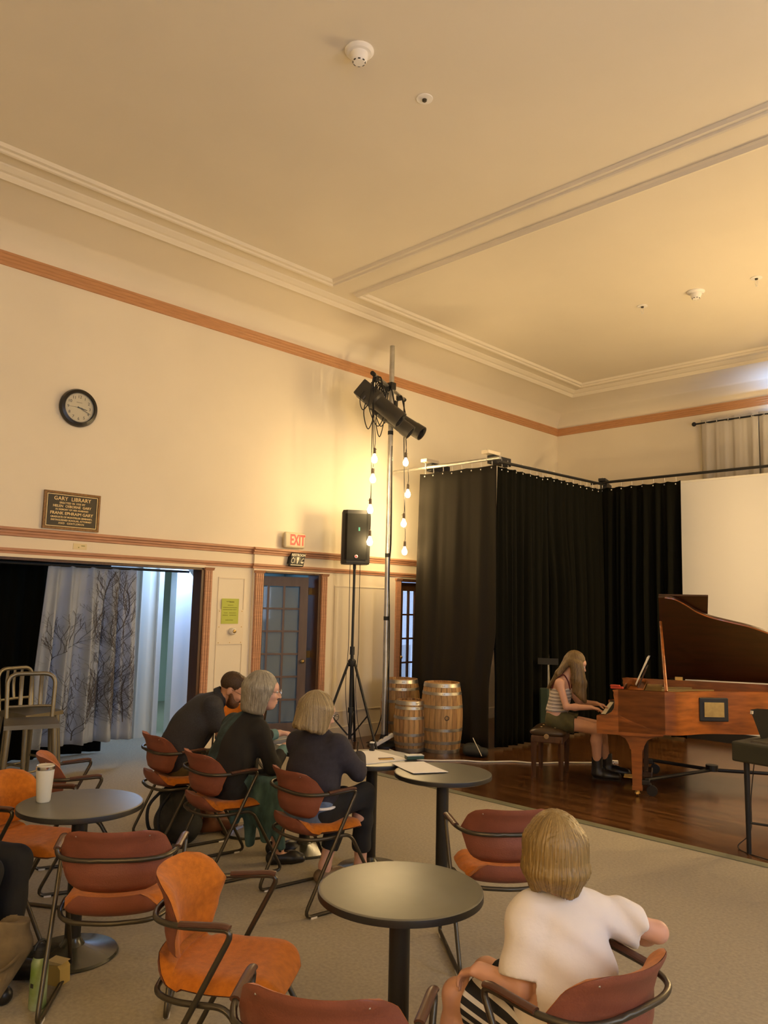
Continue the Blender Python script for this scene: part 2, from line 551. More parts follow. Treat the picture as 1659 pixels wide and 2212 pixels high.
for i, (a, b) in enumerate(W):
    w = struct(empty('window_%d' % (i + 1), (XR + 0.08, (a + b) / 2, 1.2)))
    fr = MB(); h = (b - a) / 2
    fr.box(-0.03, 0.03, -h, -h + 0.06, 0, 2.6).box(-0.03, 0.03, h - 0.06, h, 0, 2.6)
    fr.box(-0.03, 0.03, -h + 0.06, h - 0.06, 0, 0.06).box(-0.03, 0.03, -h + 0.06, h - 0.06, 2.54, 2.6)
    fr.box(-0.025, 0.025, -h + 0.06, h - 0.06, 1.27, 1.33).box(-0.015, 0.015, -0.015, 0.015, 0.06, 2.54)
    fr.build('window_frame', M['white'], w)

# wainscot: the wall right of the wide opening stands slightly proud below the upper moulding
PX = XL + 0.035
sbox('wall_left_wainscot', M['panelpaint'], (XL, PX, 5.60, D10, 0, 2.40), (XL, PX, D10, D11, DZ, 2.40),
     (XL, PX, D11, D20, 0, 2.40), (XL, PX, D20, D21, DZ, 2.40), (XL, PX, D21, YF, 0, 2.40))
sbox('trim_2', M['panelpaint'], (XL, XL + 0.008, OP0, 5.60, 2.20, 2.31), (XL, XL + 0.02, OP0, OP1 + 0.02, 2.115, 2.145))

def moulding(name, m, prof, y0, y1, x):
    """horizontal moulding on the left wall, profile points are (projection, height)"""
    return struct(MB().prism([(x + p, z) for p, z in prof], y0, y1, 'y').build(name, m))
UPR = [(0, 2.31), (0.016, 2.315), (0.018, 2.335), (0.030, 2.345), (0.030, 2.36), (0.048, 2.372), (0.048, 2.388), (0.04, 2.396), (0, 2.396)]
LOW = [(0, 2.142), (0.016, 2.146), (0.018, 2.165), (0.032, 2.175), (0.034, 2.196), (0, 2.202)]
moulding('trim_3', M['trimwood'], UPR, YN, 5.60, XL)
moulding('trim_4', M['trimwood'], LOW, OP0 - 0.2, 5.60, XL)
moulding('trim_5', M['trimwood'], UPR, 5.575, YF, PX)
moulding('trim_6', M['trimwood'], LOW, 5.575, YF, PX)
# door and opening casings: fluted boards with a small cap
def casing(n, y0, y1, x, ztop=2.12):
    c = MB().box(x, x + 0.022, y0, y1, 0, ztop - 0.03)
    k = max(2, int((y1 - y0) / 0.028))
    for i in range(k):
        a = y0 + (y1 - y0) * (i + 0.22) / k; b = y0 + (y1 - y0) * (i + 0.78) / k
        c.box(x + 0.022, x + 0.028, a, b, 0.12, ztop - 0.04)
    c.prism([(x, ztop - 0.03), (x + 0.032, ztop - 0.03), (x + 0.05, ztop), (x, ztop)], y0 - 0.012, y1 + 0.012, 'y')
    return struct(c.build('trim_%d' % n, M['trimwood']))
casing(7, OP1 + 0.02, OP1 + 0.115, XL)
casing(8, D10 - 0.125, D10 - 0.01, PX)
casing(9, D11 + 0.01, D11 + 0.105, PX)
casing(10, D20 - 0.105, D20 - 0.01, PX)
casing(11, D21 + 0.01, D21 + 0.105, PX)
# dark wooden linings of the openings
sbox('trim_12', M['darkwood'], (OX - 0.01, XL + 0.005, OP1 - 0.02, OP1 + 0.02, 0, OPZ), (OX - 0.01, XL + 0.004, OP0, OP1 - 0.02, OPZ - 0.03, OPZ))
sbox('trim_13', M['darkwood'], (OX - 0.01, PX + 0.004, D11 - 0.03, D11 + 0.01, 0, DZ), (OX - 0.01, PX + 0.004, D10 - 0.01, D10 + 0.012, 0, DZ),
     (OX - 0.01, PX + 0.004, D10 + 0.012, D11 - 0.03, DZ - 0.02, DZ))
sbox('trim_14', M['darkwood'], (OX - 0.01, PX + 0.004, D20 - 0.01, D20 + 0.02, 0, DZ), (OX - 0.01, PX + 0.004, D21 - 0.02, D21 + 0.01, 0, DZ),
     (OX - 0.01, PX + 0.004, D20 + 0.02, D21 - 0.02, DZ - 0.04, DZ))
# raised wall panels beside the doors
def wall_panel(n, y0, y1, z0, z1, x):
    p = MB(); t = 0.012
    for bx in ((y0, y1, z1 - t, z1), (y0, y1, z0, z0 + t), (y0, y0 + t, z0 + t, z1 - t), (y1 - t, y1, z0 + t, z1 - t)):
        p.box(x, x + 0.008, bx[0], bx[1], bx[2], bx[3])
    return struct(p.build('trim_%d' % n, M['panelpaint']))
wall_panel(15, 5.13, 5.50, 0.35, 2.02, XL)
wall_panel(16, 6.90, 7.95, 0.35, 1.98, PX)
sbox('baseboard_left', M['panelpaint'], (XL, XL + 0.02, OP1 + 0.12, 5.60, 0, 0.16), (PX, PX + 0.02, D11 + 0.12, D20 - 0.12, 0, 0.16), (PX, PX + 0.02, D21 + 0.12, YF, 0, 0.16))
sbox('baseboard_end', M['panelpaint'], (PX + 0.02, XR, YF - 0.02, YF, 0, 0.16))
sbox('trim_17', M['trimwood'], (PX, XR, YF - 0.03, YF, 2.14, 2.20), (PX + 0.04, XR, YF - 0.045, YF, 2.31, 2.395))

# mouldings that run round the whole room: profile points are (distance from wall, height)
def ring_profile(name, m, prof, x0=XL, x1=XR, y0=YN, y1=YF, closed=False, smooth=None):
    b = MB(); vs = []; fs = []
    n = len(prof)
    for (d, z) in prof:
        vs += [(x0 + d, y0 + d, z), (x1 - d, y0 + d, z), (x1 - d, y1 - d, z), (x0 + d, y1 - d, z)]
    for i in range(n if closed else n - 1):
        j = (i + 1) % n
        for c in range(4):
            e = (c + 1) % 4
            fs.append((i * 4 + c, i * 4 + e, j * 4 + e, j * 4 + c))
    b.add(vs, fs)
    return struct(b.build(name, m, smooth=smooth))
cove = [(0, 5.02)] + [(0.74 * (1 - math.cos(a)), 5.02 + 0.335 * math.sin(a)) for a in [PI / 2 * i / 14 for i in range(1, 15)]]
cove = [(0.0, 5.02)] + [(0.78 * (1 - math.cos(t)) , 5.02 + 0.36 * math.sin(t)) for t in [PI / 2 * i / 16 for i in range(1, 17)]]
ring_profile('trim_18', M['ceil'], cove, smooth=0.6)
ring_profile('trim_19', M['railwood'], [(0, 4.905), (0.018, 4.91), (0.02, 4.935), (0.03, 4.945), (0.03, 4.965), (0.04, 4.975), (0.04, 5.0), (0.05, 5.01), (0.05, 5.03), (0, 5.035)], closed=True)
ring_profile('trim_20', M['ceil'], [(0.755, 5.352), (0.77, 5.348), (0.80, 5.375), (0.81, 5.39), (0.84, 5.395), (0.89, 5.42), (0.90, ZC), (0.6, ZC)])
BM = [(0, ZC), (0.004, ZC - 0.022), (0.03, ZC - 0.05), (0.05, ZC - 0.045), (0.062, ZC - 0.03), (0.095, ZC - 0.026), (0.115, ZC)]
for i, (a, b) in enumerate(((6.10, YF - 1.09), (YN + 1.09, 5.78))):
    ring_profile('trim_%d' % (21 + i), M['ceil'], BM, XL + 1.10, XR - 1.10, a, b)

# ------------------------------------------------------------------ the passage behind the left wall
M['cream'] = mat('cream_paint', (0.72, 0.70, 0.62), 0.6)
M['green'] = mat('sage_paint', (0.52, 0.58, 0.44), 0.7)
M['lilac'] = mat('pale_paint', (0.78, 0.80, 0.84), 0.6)
sbox('wall_passage', M['cream'], (-9.50, -9.35, 4.05, 5.36, 0, 2.7), (-9.50, -9.35, 5.36, 5.58, 2.15, 2.7), (-9.35, -9.30, 5.05, 5.16, 0, 2.7))
sbox('wall_passage_end', M['lilac'], (-9.50, -9.35, 5.58, 6.10, 0, 2.7))
sbox('wall_lobby', mat('slate_paint', (0.10, 0.15, 0.17), 0.6), (-9.50, -9.35, 6.10, 7.55, 0, 2.7), (-9.35, OX - 0.02, 7.4, 7.55, 0, 2.7))  # wall coloured dark so the door panes show a dim lobby
sbox('trim_23', M['white'], (-9.36, -9.31, 5.30, 5.37, 0, 2.2), (-9.36, -9.32, 5.37, 5.57, 2.12, 2.2))
sbox('wall_side_room', M['green'], (-12.5, -12.4, 3.6, 9.0, 0, 2.7), (-12.4, -9.5, 8.9, 9.0, 0, 2.7), (-12.4, -9.5, 3.6, 3.7, 0, 2.7))
sbox('ceiling_passage', M['cream'], (-12.6, OX - 0.01, -0.5, 9.1, 2.7, 2.8))

# glazed doors
def glazed_door(name, width, height, cols, rows, m_frame, mx):
    d = struct(empty(name))
    d.matrix_world = mx
    st, top, bot, t = 0.11, 0.12, 0.24, 0.022
    fr = MB().box(0, st, -t, t, 0, height).box(width - st, width, -t, t, 0, height)
    fr.box(st, width - st, -t, t, 0, bot).box(st, width - st, -t, t, height - top, height)
    fr.build('door_frame', m_frame, d)
    gw = (width - 2 * st) / cols; gh = (height - top - bot) / rows
    mu = MB()
    for i in range(1, cols): mu.box(st + i * gw - 0.013, st + i * gw + 0.013, -0.016, 0.016, bot, height - top)
    mu.build('muntin', m_frame, d)
    for j in range(1, rows):
        MB().box(st, width - st, -0.015, 0.015, bot + j * gh - 0.012, bot + j * gh + 0.012).build('glazing_bar', m_frame, d)
    pane = MB().box(-gw / 2 + 0.014, gw / 2 - 0.014, -0.002, 0.002, -gh / 2 + 0.013, gh / 2 - 0.013).build('pane', M['glass'], d)
    first = True
    for i in range(cols):
        for j in range(rows):
            o = pane if first else pane.copy()
            if not first: COL.objects.link(o); o.parent = d
            first = False
            o.location = (st + (i + 0.5) * gw, 0, bot + (j + 0.5) * gh)
    MB().cyl((st / 2, -0.05, 1.0), (st / 2, 0.05, 1.0), 0.012).ball((st / 2, 0.055, 1.0), 0.026).ball((st / 2, -0.055, 1.0), 0.026).build('door_knob', M['brass'], d, SM)
    return d
M['doorgrey'] = mat('brown_door_paint', (0.13, 0.085, 0.06), 0.45, var=0.1, vscale=5, stretch=(5, 5, 1))
# leaf hinged at the right-hand jamb and swung a little into the passage
A1 = math.radians(90 + 14)
glazed_door('door_1', 0.84, 2.06, 3, 6, M['doorgrey'],
            Matrix.Translation((-7.80, D11 - 0.09, 0.01)) @ Matrix.Rotation(PI + math.radians(90 - 22), 4, 'Z'))
hg = MB()
for z in (0.25, 1.05, 1.85): hg.box(-7.815, -7.785, D11 - 0.085, D11 - 0.028, z, z + 0.09)
hg.build('door_hinge', M['brass'], bpy.data.objects['door_1']).matrix_parent_inverse = bpy.data.objects['door_1'].matrix_world.inverted()
glazed_door('door_2', D21 - D20 - 0.05, 2.06, 4, 5, M['darkwood'], Matrix.Translation((-7.76, D20 + 0.022, 0.01)) @ Matrix.Rotation(PI / 2, 4, 'Z'))
sbox('wall_outside', M['lilac'], (-11.6, -11.5, 8.2, 12.6, 0, 0.9))

# ------------------------------------------------------------------ chairs
def make_chair():
    root = empty('stacking_armchair')
    half = [(0, -0.268, 0.655), (0.13, -0.262, 0.655), (0.215, -0.225, 0.656), (0.256, -0.13, 0.658), (0.272, 0.075, 0.668), (0.254, -0.265, 0.011),
            (0.254, 0.285, 0.011), (0.240, 0.055, 0.410), (0.228, -0.14, 0.405), (0.17, -0.235, 0.402), (0, -0.262, 0.400)]
    rad = [0.05, 0.06, 0.05, 0.05, 0.045, 0.06, 0.05, 0.05, 0.06, 0.07, 0.05]
    loop = half + [(-x, y, z) for x, y, z in half[-2:0:-1]]
    radl = rad + rad[-2:0:-1]
    MB().tube(fillet(loop, radl, 5, True), 0.0105, 9, True).build('frame', M['chairtube'], root, SM)
    # backrest
    def bw(v): return interp(v, [0, 0.04, 0.1, 0.2, 0.56, 0.84, 0.93, 0.975, 1.0], [0.135, 0.165, 0.188, 0.206, 0.238, 0.210, 0.190, 0.168, 0.135])
    def bpt(u, v, off):
        z = 0.505 + 0.272 * v
        yb = interp(v, [0, 0.1, 0.3, 0.55, 0.8, 1.0], [-0.205, -0.232, -0.246, -0.243, -0.262, -0.298])
        w = bw(v)
        x = u * w
        y = yb + 2.15 * x * x * (1.0 - 0.15 * v)
        return (x, y + off, z)
    def sheet(fn, o0, o1, pw, nu=25, nv=19):
        b = MB()
        def rim(u, v): return max(0.0, 1 - max(abs(u), abs(2 * v - 1)) ** pw)
        b.grid(lambda s, t: fn(2 * s - 1, t, o0 * rim(2 * s - 1, t)), nu, nv)
        b.grid(lambda s, t: fn(2 * s - 1, t, o1 * rim(2 * s - 1, t)), nu, nv)
        return b
    sheet(bpt, 0.0, 0.036, 7).build('backrest', M['velvet'], root, 1.3)
    back = sheet(lambda u, v, o: bpt(u, v, o - 0.002), 0.001, -0.012, 12).build('backrest_shell', M['vinyl'], root, 1.3)
    for s in (-1, 1):
        MB().ball((s * 0.15, bpt(s * 0.78, 0.9, 0)[1] - 0.013, 0.75), 0.004, 8, 5).build('rivet', M['chrome'], back)
    # seat
    def sw(v): return interp(v, [0, 0.05, 0.14, 0.4, 0.72, 0.82, 0.9, 0.95, 0.98, 1.0], [0.125, 0.16, 0.19, 0.222, 0.220, 0.212, 0.194, 0.170, 0.145, 0.11])
    def spt(u, v, off):
        w = sw(v); x = u * w
        y = interp(v, [0, 0.1, 0.2, 1.0], [-0.262, -0.243, -0.205, 0.215]) + 0.55 * x * x * (1 - v) * 2.2
        z = interp(v, [0, 0.08, 0.16, 0.26, 0.5, 0.85, 1.0], [0.508, 0.468, 0.432, 0.418, 0.414, 0.420, 0.405]) + (0.55 * x * x if v > 0.25 else 0.2 * x * x) * (1 - 0.4 * v)
        return (x, y + (off if v < 0.12 else off * max(0, 1 - (v - 0.12) / 0.1)), z + (off if v > 0.16 else off * v / 0.16))
    sheet(spt, 0.0, 0.048, 8, 23, 33).build('seat', M['velvet'], root, 1.3)
    sheet(lambda u, v, o: spt(u, v, o - 0.002), 0.001, -0.012, 12, 23, 25).build('seat_shell', M['vinyl'], root, 1.3)
    for s in (-1, 1):
        pts = spline([(s * 0.256, -0.12, 0.666), (s * 0.262, -0.05, 0.671), (s * 0.268, 0.03, 0.676), (s * 0.271, 0.060, 0.672)], 4)
        MB().tube(pts, lambda t: 0.0095, 10, ry=0.0155).build('arm_pad', M['armpad'], root, SM)
        for y in (-0.20, 0.22):
            MB().box(s * 0.254 - 0.012, s * 0.254 + 0.012, y - 0.02, y + 0.02, 0.0, 0.010).build('glide', M['white'], root)
    return root

chair_spots = [
    (-3.707, 3.274, -6.8, 'maroon-backed chair under the woman in the dark navy jacket'),
    (-4.492, 3.146, -7.1, 'maroon-backed chair under the woman in black and teal'),
    (-5.279, 3.274, -7.9, 'maroon-backed chair under the bearded man, dark backpack beneath it'),
    (-3.415, 1.834, 52.2, 'empty chair seen from behind, drawn up to the round table with the white tumbler'),
    (-2.470, 1.800, -54.0, 'empty bright orange chair facing the nearest round table, arms towards the viewer'),
    (-2.503, 3.450, 51.1, 'empty chair with purplish back just beyond the nearest round table'),
    (-1.727, 1.607, 33.0, 'empty chair at the bottom edge, its back cut off by the frame'),
    (-1.354, 2.193, 81.8, 'chair in which the child in the white t-shirt sits'),
    (-4.410, 1.842, -57.7, 'empty orange chair at the left edge behind the table with the tumbler'),
    (-4.939, 2.367, -18.7, 'empty orange chair sideways behind the table with the tumbler, before the bar stools'),
    (-7.05, 5.05, -118.0, 'chair beyond the bearded man, against the wall by the glazed door'),
]
proto = make_chair()
for i, (x, y, a, lb) in enumerate(chair_spots):
    o = proto if i == 0 else copy_tree(proto)
    o.location = (x, y, 0); o.rotation_euler = (0, 0, math.radians(a))
    tag(o, lb, 'chair', 'orange upholstered stacking armchairs')

# ------------------------------------------------------------------ round tables
def make_table():
    root = empty('round_table')
    R = 0.302; Z = 0.725
    MB().lathe([(1e-6, Z), (R - 0.012, Z), (R - 0.004, Z - 0.001), (R - 0.001, Z - 0.003)], seg=72, close=False).build('table_top', M['laminate'], root, 0.5)
    MB().lathe([(R - 0.001, Z - 0.003), (R, Z - 0.008), (R, Z - 0.026), (R - 0.02, Z - 0.034), (1e-6, Z - 0.034)], seg=72, close=False).build('table_edge', M['edge'], root, 0.5)
    MB().lathe([(0.038, 0.03), (0.038, Z - 0.04), (0.10, Z - 0.038), (0.10, Z - 0.034)], seg=24).build('column', M['edge'], root, 0.6)
    MB().lathe([(0.215, 0.0), (0.222, 0.008), (0.215, 0.018), (0.12, 0.036), (0.06, 0.052), (0.042, 0.075), (0.039, 0.09)], seg=48).build('base', M['tablebase'], root, 0.6)
    return root
M['tablebase'] = mat('dark_enamel_base', (0.05, 0.048, 0.03), 0.22, spec=0.6)
table_spots = [
    (-2.04, 2.205, 'nearest round cafe table, bare top, in front of the child'),
    (-3.93, 1.870, 'round cafe table at left holding a white tumbler'),
    (-3.233, 3.860, 'bare round cafe table at the right end of the row, paper overlapping it'),
    (-3.842, 3.845, 'round cafe table spread with white paper before the woman in navy'),
    (-4.452, 3.79, 'round cafe table in the row before the woman in black and teal'),
    (-5.062, 3.77, 'round cafe table at the left end of the row before the bearded man'),
]
tproto = make_table()
for i, (x, y, lb) in enumerate(table_spots):
    o = tproto if i == 0 else copy_tree(tproto)
    o.location = (x, y, 0)
    tag(o, lb, 'table', 'round cafe tables')
    o.rotation_euler = (0, 0, 0.3 * i)

# tumbler on the left table
t = empty('travel_tumbler', (-4.065, 1.735, 0.7255), 0, 'white steel travel tumbler standing on the round table', 'tumbler')
MB().lathe([(0.030, 0), (0.0335, 0.006), (0.044, 0.165), (0.044, 0.17), (0.040, 0.17), (0.032, 0.02), (1e-6, 0.015)], seg=32).build('cup', mat('white_enamel', (0.62, 0.62, 0.55), 0.4), t, 0.7)
MB().lathe([(0.0445, 0.158), (0.0452, 0.160), (0.0452, 0.174), (0.0432, 0.1745)], seg=32, close=False).build('steel_rim', M['chrome'], t, 0.7)
MB().lathe([(1e-6, 0.168), (0.040, 0.168), (0.043, 0.175), (0.041, 0.18), (0.036, 0.176), (1e-6, 0.175)], seg=32, close=False).build('lid', mat('clear_lid', (0.55, 0.52, 0.42), 0.2), t, 0.7)

# things on the judges' row of tables
def sheet_paper(name, pts, z, label, cat, group=None, curl=0.0, m=None):
    c = Vector((sum(p[0] for p in pts) / 4, sum(p[1] for p in pts) / 4, z))
    b = MB()
    def fn(s, t):
        p = (Vector((*pts[0], 0)) * (1 - s) + Vector((*pts[1], 0)) * s) * (1 - t) + (Vector((*pts[3], 0)) * (1 - s) + Vector((*pts[2], 0)) * s) * t
        return (p.x - c.x, p.y - c.y, curl * (4 * (s - 0.5) ** 2) * 0.5 + 0.0)
    b.grid(fn, 9, 9)
    bt = MB(); bt.grid(lambda s, t: (lambda q: (q[0], q[1], q[2] + 0.0025))(fn(s, t)), 9, 9)
    n = len(b.v); b.add(bt.v, bt.f)
    rim = [i for i in range(9)] + [9 * j + 8 for j in range(1, 9)] + [72 + i for i in range(7, -1, -1)] + [9 * j for j in range(7, 0, -1)]
    for i in range(len(rim)):
        j = (i + 1) % len(rim); b.f.append((rim[i], rim[j], rim[j] + n, rim[i] + n))
    o = b.build(name, m or M['paper'], None, 0.5, c)
    return tag(o, label, cat, group)
sheet_paper('paper_sheet', [(-4.06, 3.66), (-3.70, 3.62), (-3.62, 3.98), (-4.02, 4.04)], 0.7262, 'large white paper covering most of the table before the woman in navy', 'paper')
sheet_paper('paper_sheet', [(-3.60, 3.78), (-3.30, 3.66), (-3.19, 3.86), (-3.50, 3.98)], 0.7285, 'white paper bridging two tables at the right end of the row', 'paper', curl=0.006)
sheet_paper('paper_sheet', [(-4.60, 3.62), (-4.32, 3.60), (-4.30, 3.90), (-4.58, 3.92)], 0.7262, 'white paper on the table before the woman in black and teal', 'paper')
sheet_paper('paper_sheet', [(-5.14, 3.60), (-4.90, 3.58), (-4.88, 3.86), (-5.12, 3.88)], 0.7262, 'white paper on the table before the bearded man', 'paper')
pc = empty('pencil_case', (-3.60, 4.0, 0.732), math.radians(62), 'small dark green pencil box with pale lid at the paper edge', 'box')
MB().bbox(-0.06, 0.06, -0.028, 0.028, 0, 0.022, 0.003).build('tray', mat('green_tin', (0.02, 0.055, 0.03), 0.4), pc)
MB().bbox(-0.061, 0.061, -0.029, 0.029, 0.022, 0.027, 0.002).build('lid', mat('pale_tin', (0.5, 0.52, 0.5), 0.35), pc)
def pencil(x, y, a, colr, label, z=0.7345):
    o = empty('pencil', (x, y, z), math.radians(a), label, 'pencil', 'pencils on the paper')
    MB().tube([(-0.055, 0, 0), (0.04, 0, 0)], 0.004, 6).build('shaft', colr, o)
    MB().cyl((0.04, 0, 0), (0.052, 0, 0), 0.004, 0.001, 6).build('tip', M['black'], o)
pencil(-3.70, 3.845, 60, mat('yellow_paint', (0.6, 0.35, 0.06), 0.4), 'short yellow pencil lying on the white paper')
pencil(-3.725, 3.86, 60, mat('brown_paint', (0.12, 0.07, 0.04), 0.4), 'dark brown pencil lying beside the yellow one')
cup = empty('plastic_cup', (-4.60, 3.93, 0.7255), 0, 'clear plastic drinking cup between the two women', 'cup')
MB().lathe([(0.024, 0), (0.026, 0.004), (0.036, 0.105), (0.038, 0.108), (0.036, 0.11), (0.0345, 0.105), (0.024, 0.006), (1e-6, 0.004)], seg=24).build('wall', mat('clear_plastic', (0.95, 0.95, 0.95), 0.08, trans=0.85), cup, 0.7)
hd = empty('phone_holder', (-4.00, 4.0, 0.729), 0.4, 'small black clip holder standing at the far edge of the white paper', 'holder')
MB().bbox(-0.018, 0.018, -0.014, 0.014, 0, 0.01, 0.003).bbox(-0.014, 0.014, -0.008, 0.008, 0.008, 0.05, 0.004).build('clip', M['black'], hd)
MB().bbox(-0.016, 0.016, -0.01, 0.01, 0.05, 0.06, 0.003).build('cap', M['white'], hd)

# ------------------------------------------------------------------ aluminium bar stools
def make_stool():
    r = empty('bar_stool')
    al = M['alu']
    S = 0.76
    # seat pan, front is +y
    def spt(s, t):
        u = 2 * s - 1; v = t
        w = 0.19 + 0.012 * v
        x = u * w; y = -0.18 + 0.37 * v
        z = S - 0.012 * (1 - u * u) * math.sin(PI * v) ** 0.7 - 0.012 * v ** 6
        return (x, y, z)
    b = MB().grid(spt, 13, 13); n = len(b.v)
    b.grid(lambda s, t: (spt(s, t)[0], spt(s, t)[1], S - 0.045), 13, 13)
    rim = list(range(13)) + [13 * j + 12 for j in range(1, 13)] + [156 + i for i in range(11, -1, -1)] + [13 * j for j in range(11, 0, -1)]
    for i in range(len(rim)):
        j = (i + 1) % len(rim); b.f.append((rim[i], rim[j], rim[j] + n, rim[i] + n))
    b.build('seat', al, r, 0.6)
    for sx in (-1, 1):
        MB().tube([(sx * 0.165, 0.15, S - 0.03), (sx * 0.205, 0.205, 0.0)], lambda t: 0.024 - 0.008 * t, 10).build('leg', al, r, SM)
        MB().tube([(sx * 0.165, -0.15, S - 0.03), (sx * 0.205, -0.215, 0.0)], lambda t: 0.024 - 0.008 * t, 10).build('leg', al, r, SM)
    # hoop back
    hoop = fillet([(-0.172, -0.165, S - 0.01), (-0.185, -0.205, 1.11), (0.185, -0.205, 1.11), (0.172, -0.165, S - 0.01)], [0, 0.10, 0.10, 0], 7)
    MB().tube(hoop, 0.017, 10, ry=0.013).build('back_hoop', al, r, SM)
    MB().tube(spline([(-0.175, -0.178, 0.845), (0, -0.20, 0.845), (0.175, -0.178, 0.845)], 4), 0.012, 8).build('back_rail', al, r, SM)
    for x in (-0.075, 0, 0.075):
        MB().tube(spline([(x, -0.198, 0.845), (x, -0.215, 0.97), (x, -0.208, 1.105)], 4), 0.016, 8, ry=0.006).build('slat', al, r, SM)
    for (a, c, z) in (((-0.19, 0.185), (0.19, 0.185), 0.27), ((-0.19, -0.195), (0.19, -0.195), 0.27), ((-0.19, 0.185), (-0.19, -0.195), 0.33), ((0.19, 0.185), (0.19, -0.195), 0.33)):
        MB().tube([(*a, z), (*c, z)], 0.010, 8).build('footrail', al, r, SM)
    return r
M['alu'] = mat('brushed_aluminium', (0.22, 0.195, 0.14), 0.42, metal=0.85, var=0.12, vscale=8)
st = make_stool()
st.location = (-6.53, 2.64, 0); st.rotation_euler = (0, 0, math.radians(-108))
tag(st, 'brushed aluminium bar stool with slatted hoop back, whole back in view', 'stool', 'aluminium bar stools')
s2 = copy_tree(st)
s2.location = (-7.12, 2.86, 0); s2.rotation_euler = (0, 0, math.radians(-70))
tag(s2, 'brushed aluminium bar stool at the left edge, behind the other stool', 'stool', 'aluminium bar stools')

# ------------------------------------------------------------------ things on the walls and ceiling
WF = Matrix(((0, 0, 1, 0), (1, 0, 0, 0), (0, 1, 0, 0), (0, 0, 0, 1)))   # local (right, up, out) -> world on the left wall
def on_wall(x, y, z):
    return Matrix.Translation((x, y, z)) @ WF
# clock
ck = empty('wall_clock', (XL + 0.002, 3.35, 3.655), 0, 'round wall clock with black rim and cream dial', 'clock')
R0 = 0.195
MB().lathe([(R0 - 0.01, 0), (R0, 0.012), (R0, 0.03), (R0 - 0.012, 0.055), (R0 - 0.04, 0.064), (R0 - 0.046, 0.052), (R0 - 0.046, 0.02)], seg=56, mtx=WF).build('case', mat('black_enamel', (0.015, 0.013, 0.01), 0.3), ck, 0.6)
dial = MB().lathe([(1e-6, 0.035), (R0 - 0.04, 0.035), (R0 - 0.04, 0.02)], seg=48, mtx=WF, close=False).build('dial', mat('cream_dial', (0.70, 0.63, 0.46), 0.6), ck)
for h in range(1, 13):
    a = h * PI / 6; rr = 0.112
    text_mesh('numeral', str(h), 0.042, M['black'], dial, WF @ Matrix.Translation((rr * math.sin(a), rr * math.cos(a), 0.036)), 0.0008)
tk = MB()
for h in range(60):
    a = h * PI / 30
    mx = WF @ Matrix.Rotation(-a, 4, 'Z')
    tk.box(-0.0012, 0.0012, 0.139, 0.146 if h % 5 else 0.150, 0.0352, 0.0365, mx)
tk.build('minute_ticks', M['black'], dial)
mk = MB()
for i in range(7): mk.box(-0.030 + i * 0.0088, -0.030 + i * 0.0088 + 0.006, 0.050, 0.058, 0.0352, 0.0358, WF)
mk.build('maker_mark', mat('grey_print', (0.30, 0.27, 0.20), 0.6), dial)
def hand(name, ang, l, w, z, m, tail=0.02):
    MB().prism([(-w, -tail), (w, -tail), (w * 0.5, l), (-w * 0.5, l)], z, z + 0.002, 'z', WF @ Matrix.Rotation(-ang, 4, 'Z')).build(name, m, ck)
hand('hour_hand', math.radians(3 * 30 + 9.5), 0.085, 0.006, 0.040, M['black'])
hand('minute_hand', math.radians(19 * 6), 0.128, 0.004, 0.044, M['black'])
hand('second_hand', math.radians(270.5), 0.105, 0.0012, 0.048, M['black'], 0.03)
MB().lathe([(R0 - 0.046, 0.052), (0.10, 0.060), (0.05, 0.063), (1e-6, 0.064)], seg=48, mtx=WF, close=False).build('glass', M['glass'], ck, 0.6)

# memorial plaque
pl = empty('memorial_plaque', (XL + 0.002, 3.36, 2.600), 0, 'bronze plaque with raised gilt lettering above the wide opening', 'plaque')
pw, ph = 0.285, 0.188
MB().box(-pw + 0.02, pw - 0.02, -ph + 0.02, ph - 0.02, 0, 0.016, WF).build('plate', M['bronze'], pl)
fr = MB()
for (x0, x1, y0, y1) in ((-pw, pw, ph - 0.022, ph), (-pw, pw, -ph, -ph + 0.022), (-pw, -pw + 0.022, -ph + 0.022, ph - 0.022), (pw - 0.022, pw, -ph + 0.022, ph - 0.022)):
    fr.box(x0, x1, y0, y1, 0, 0.026, WF)
fr.build('frame', mat('bronze_frame', (0.20, 0.11, 0.04), 0.4, metal=0.5, var=0.3, vscale=60), pl)
ln = MB()
for (x0, x1, y0, y1) in ((-pw + 0.028, pw - 0.028, ph - 0.034, ph - 0.028), (-pw + 0.028, pw - 0.028, -ph + 0.028, -ph + 0.034), (-pw + 0.028, -pw + 0.034, -ph + 0.034, ph - 0.034), (pw - 0.034, pw - 0.028, -ph + 0.034, ph - 0.034)):
    ln.box(x0, x1, y0, y1, 0.014, 0.022, WF)
ln.build('border_line', M['gold'], pl)
for txt, sz, yy, sp in (('GARY  LIBRARY', 0.052, 0.118, 1.05), ('ERECTED IN 1935 BY', 0.026, 0.076, 1.1), ('HELEN  OSBORNE  GARY', 0.034, 0.043, 1.02), ('IN MEMORY OF HER HUSBAND', 0.023, 0.010, 1.05),
                        ('FRANK EPHRAIM GARY', 0.042, -0.028, 1.0), ('GRADUATE OF MONTPELIER SEMINARY,', 0.0235, -0.066, 1.0), ('DISTINGUISHED SCHOLAR, ATTORNEY', 0.0235, -0.096, 1.0), ('AND  GENTLEMAN', 0.0255, -0.126, 1.25)):
    _t = text_mesh('inscription', txt, sz, M['gold'], pl, WF @ Matrix.Translation((0, yy, 0.0165)), 0.0022, space=sp, bold=0.0004); tag(_t, kind='stuff')

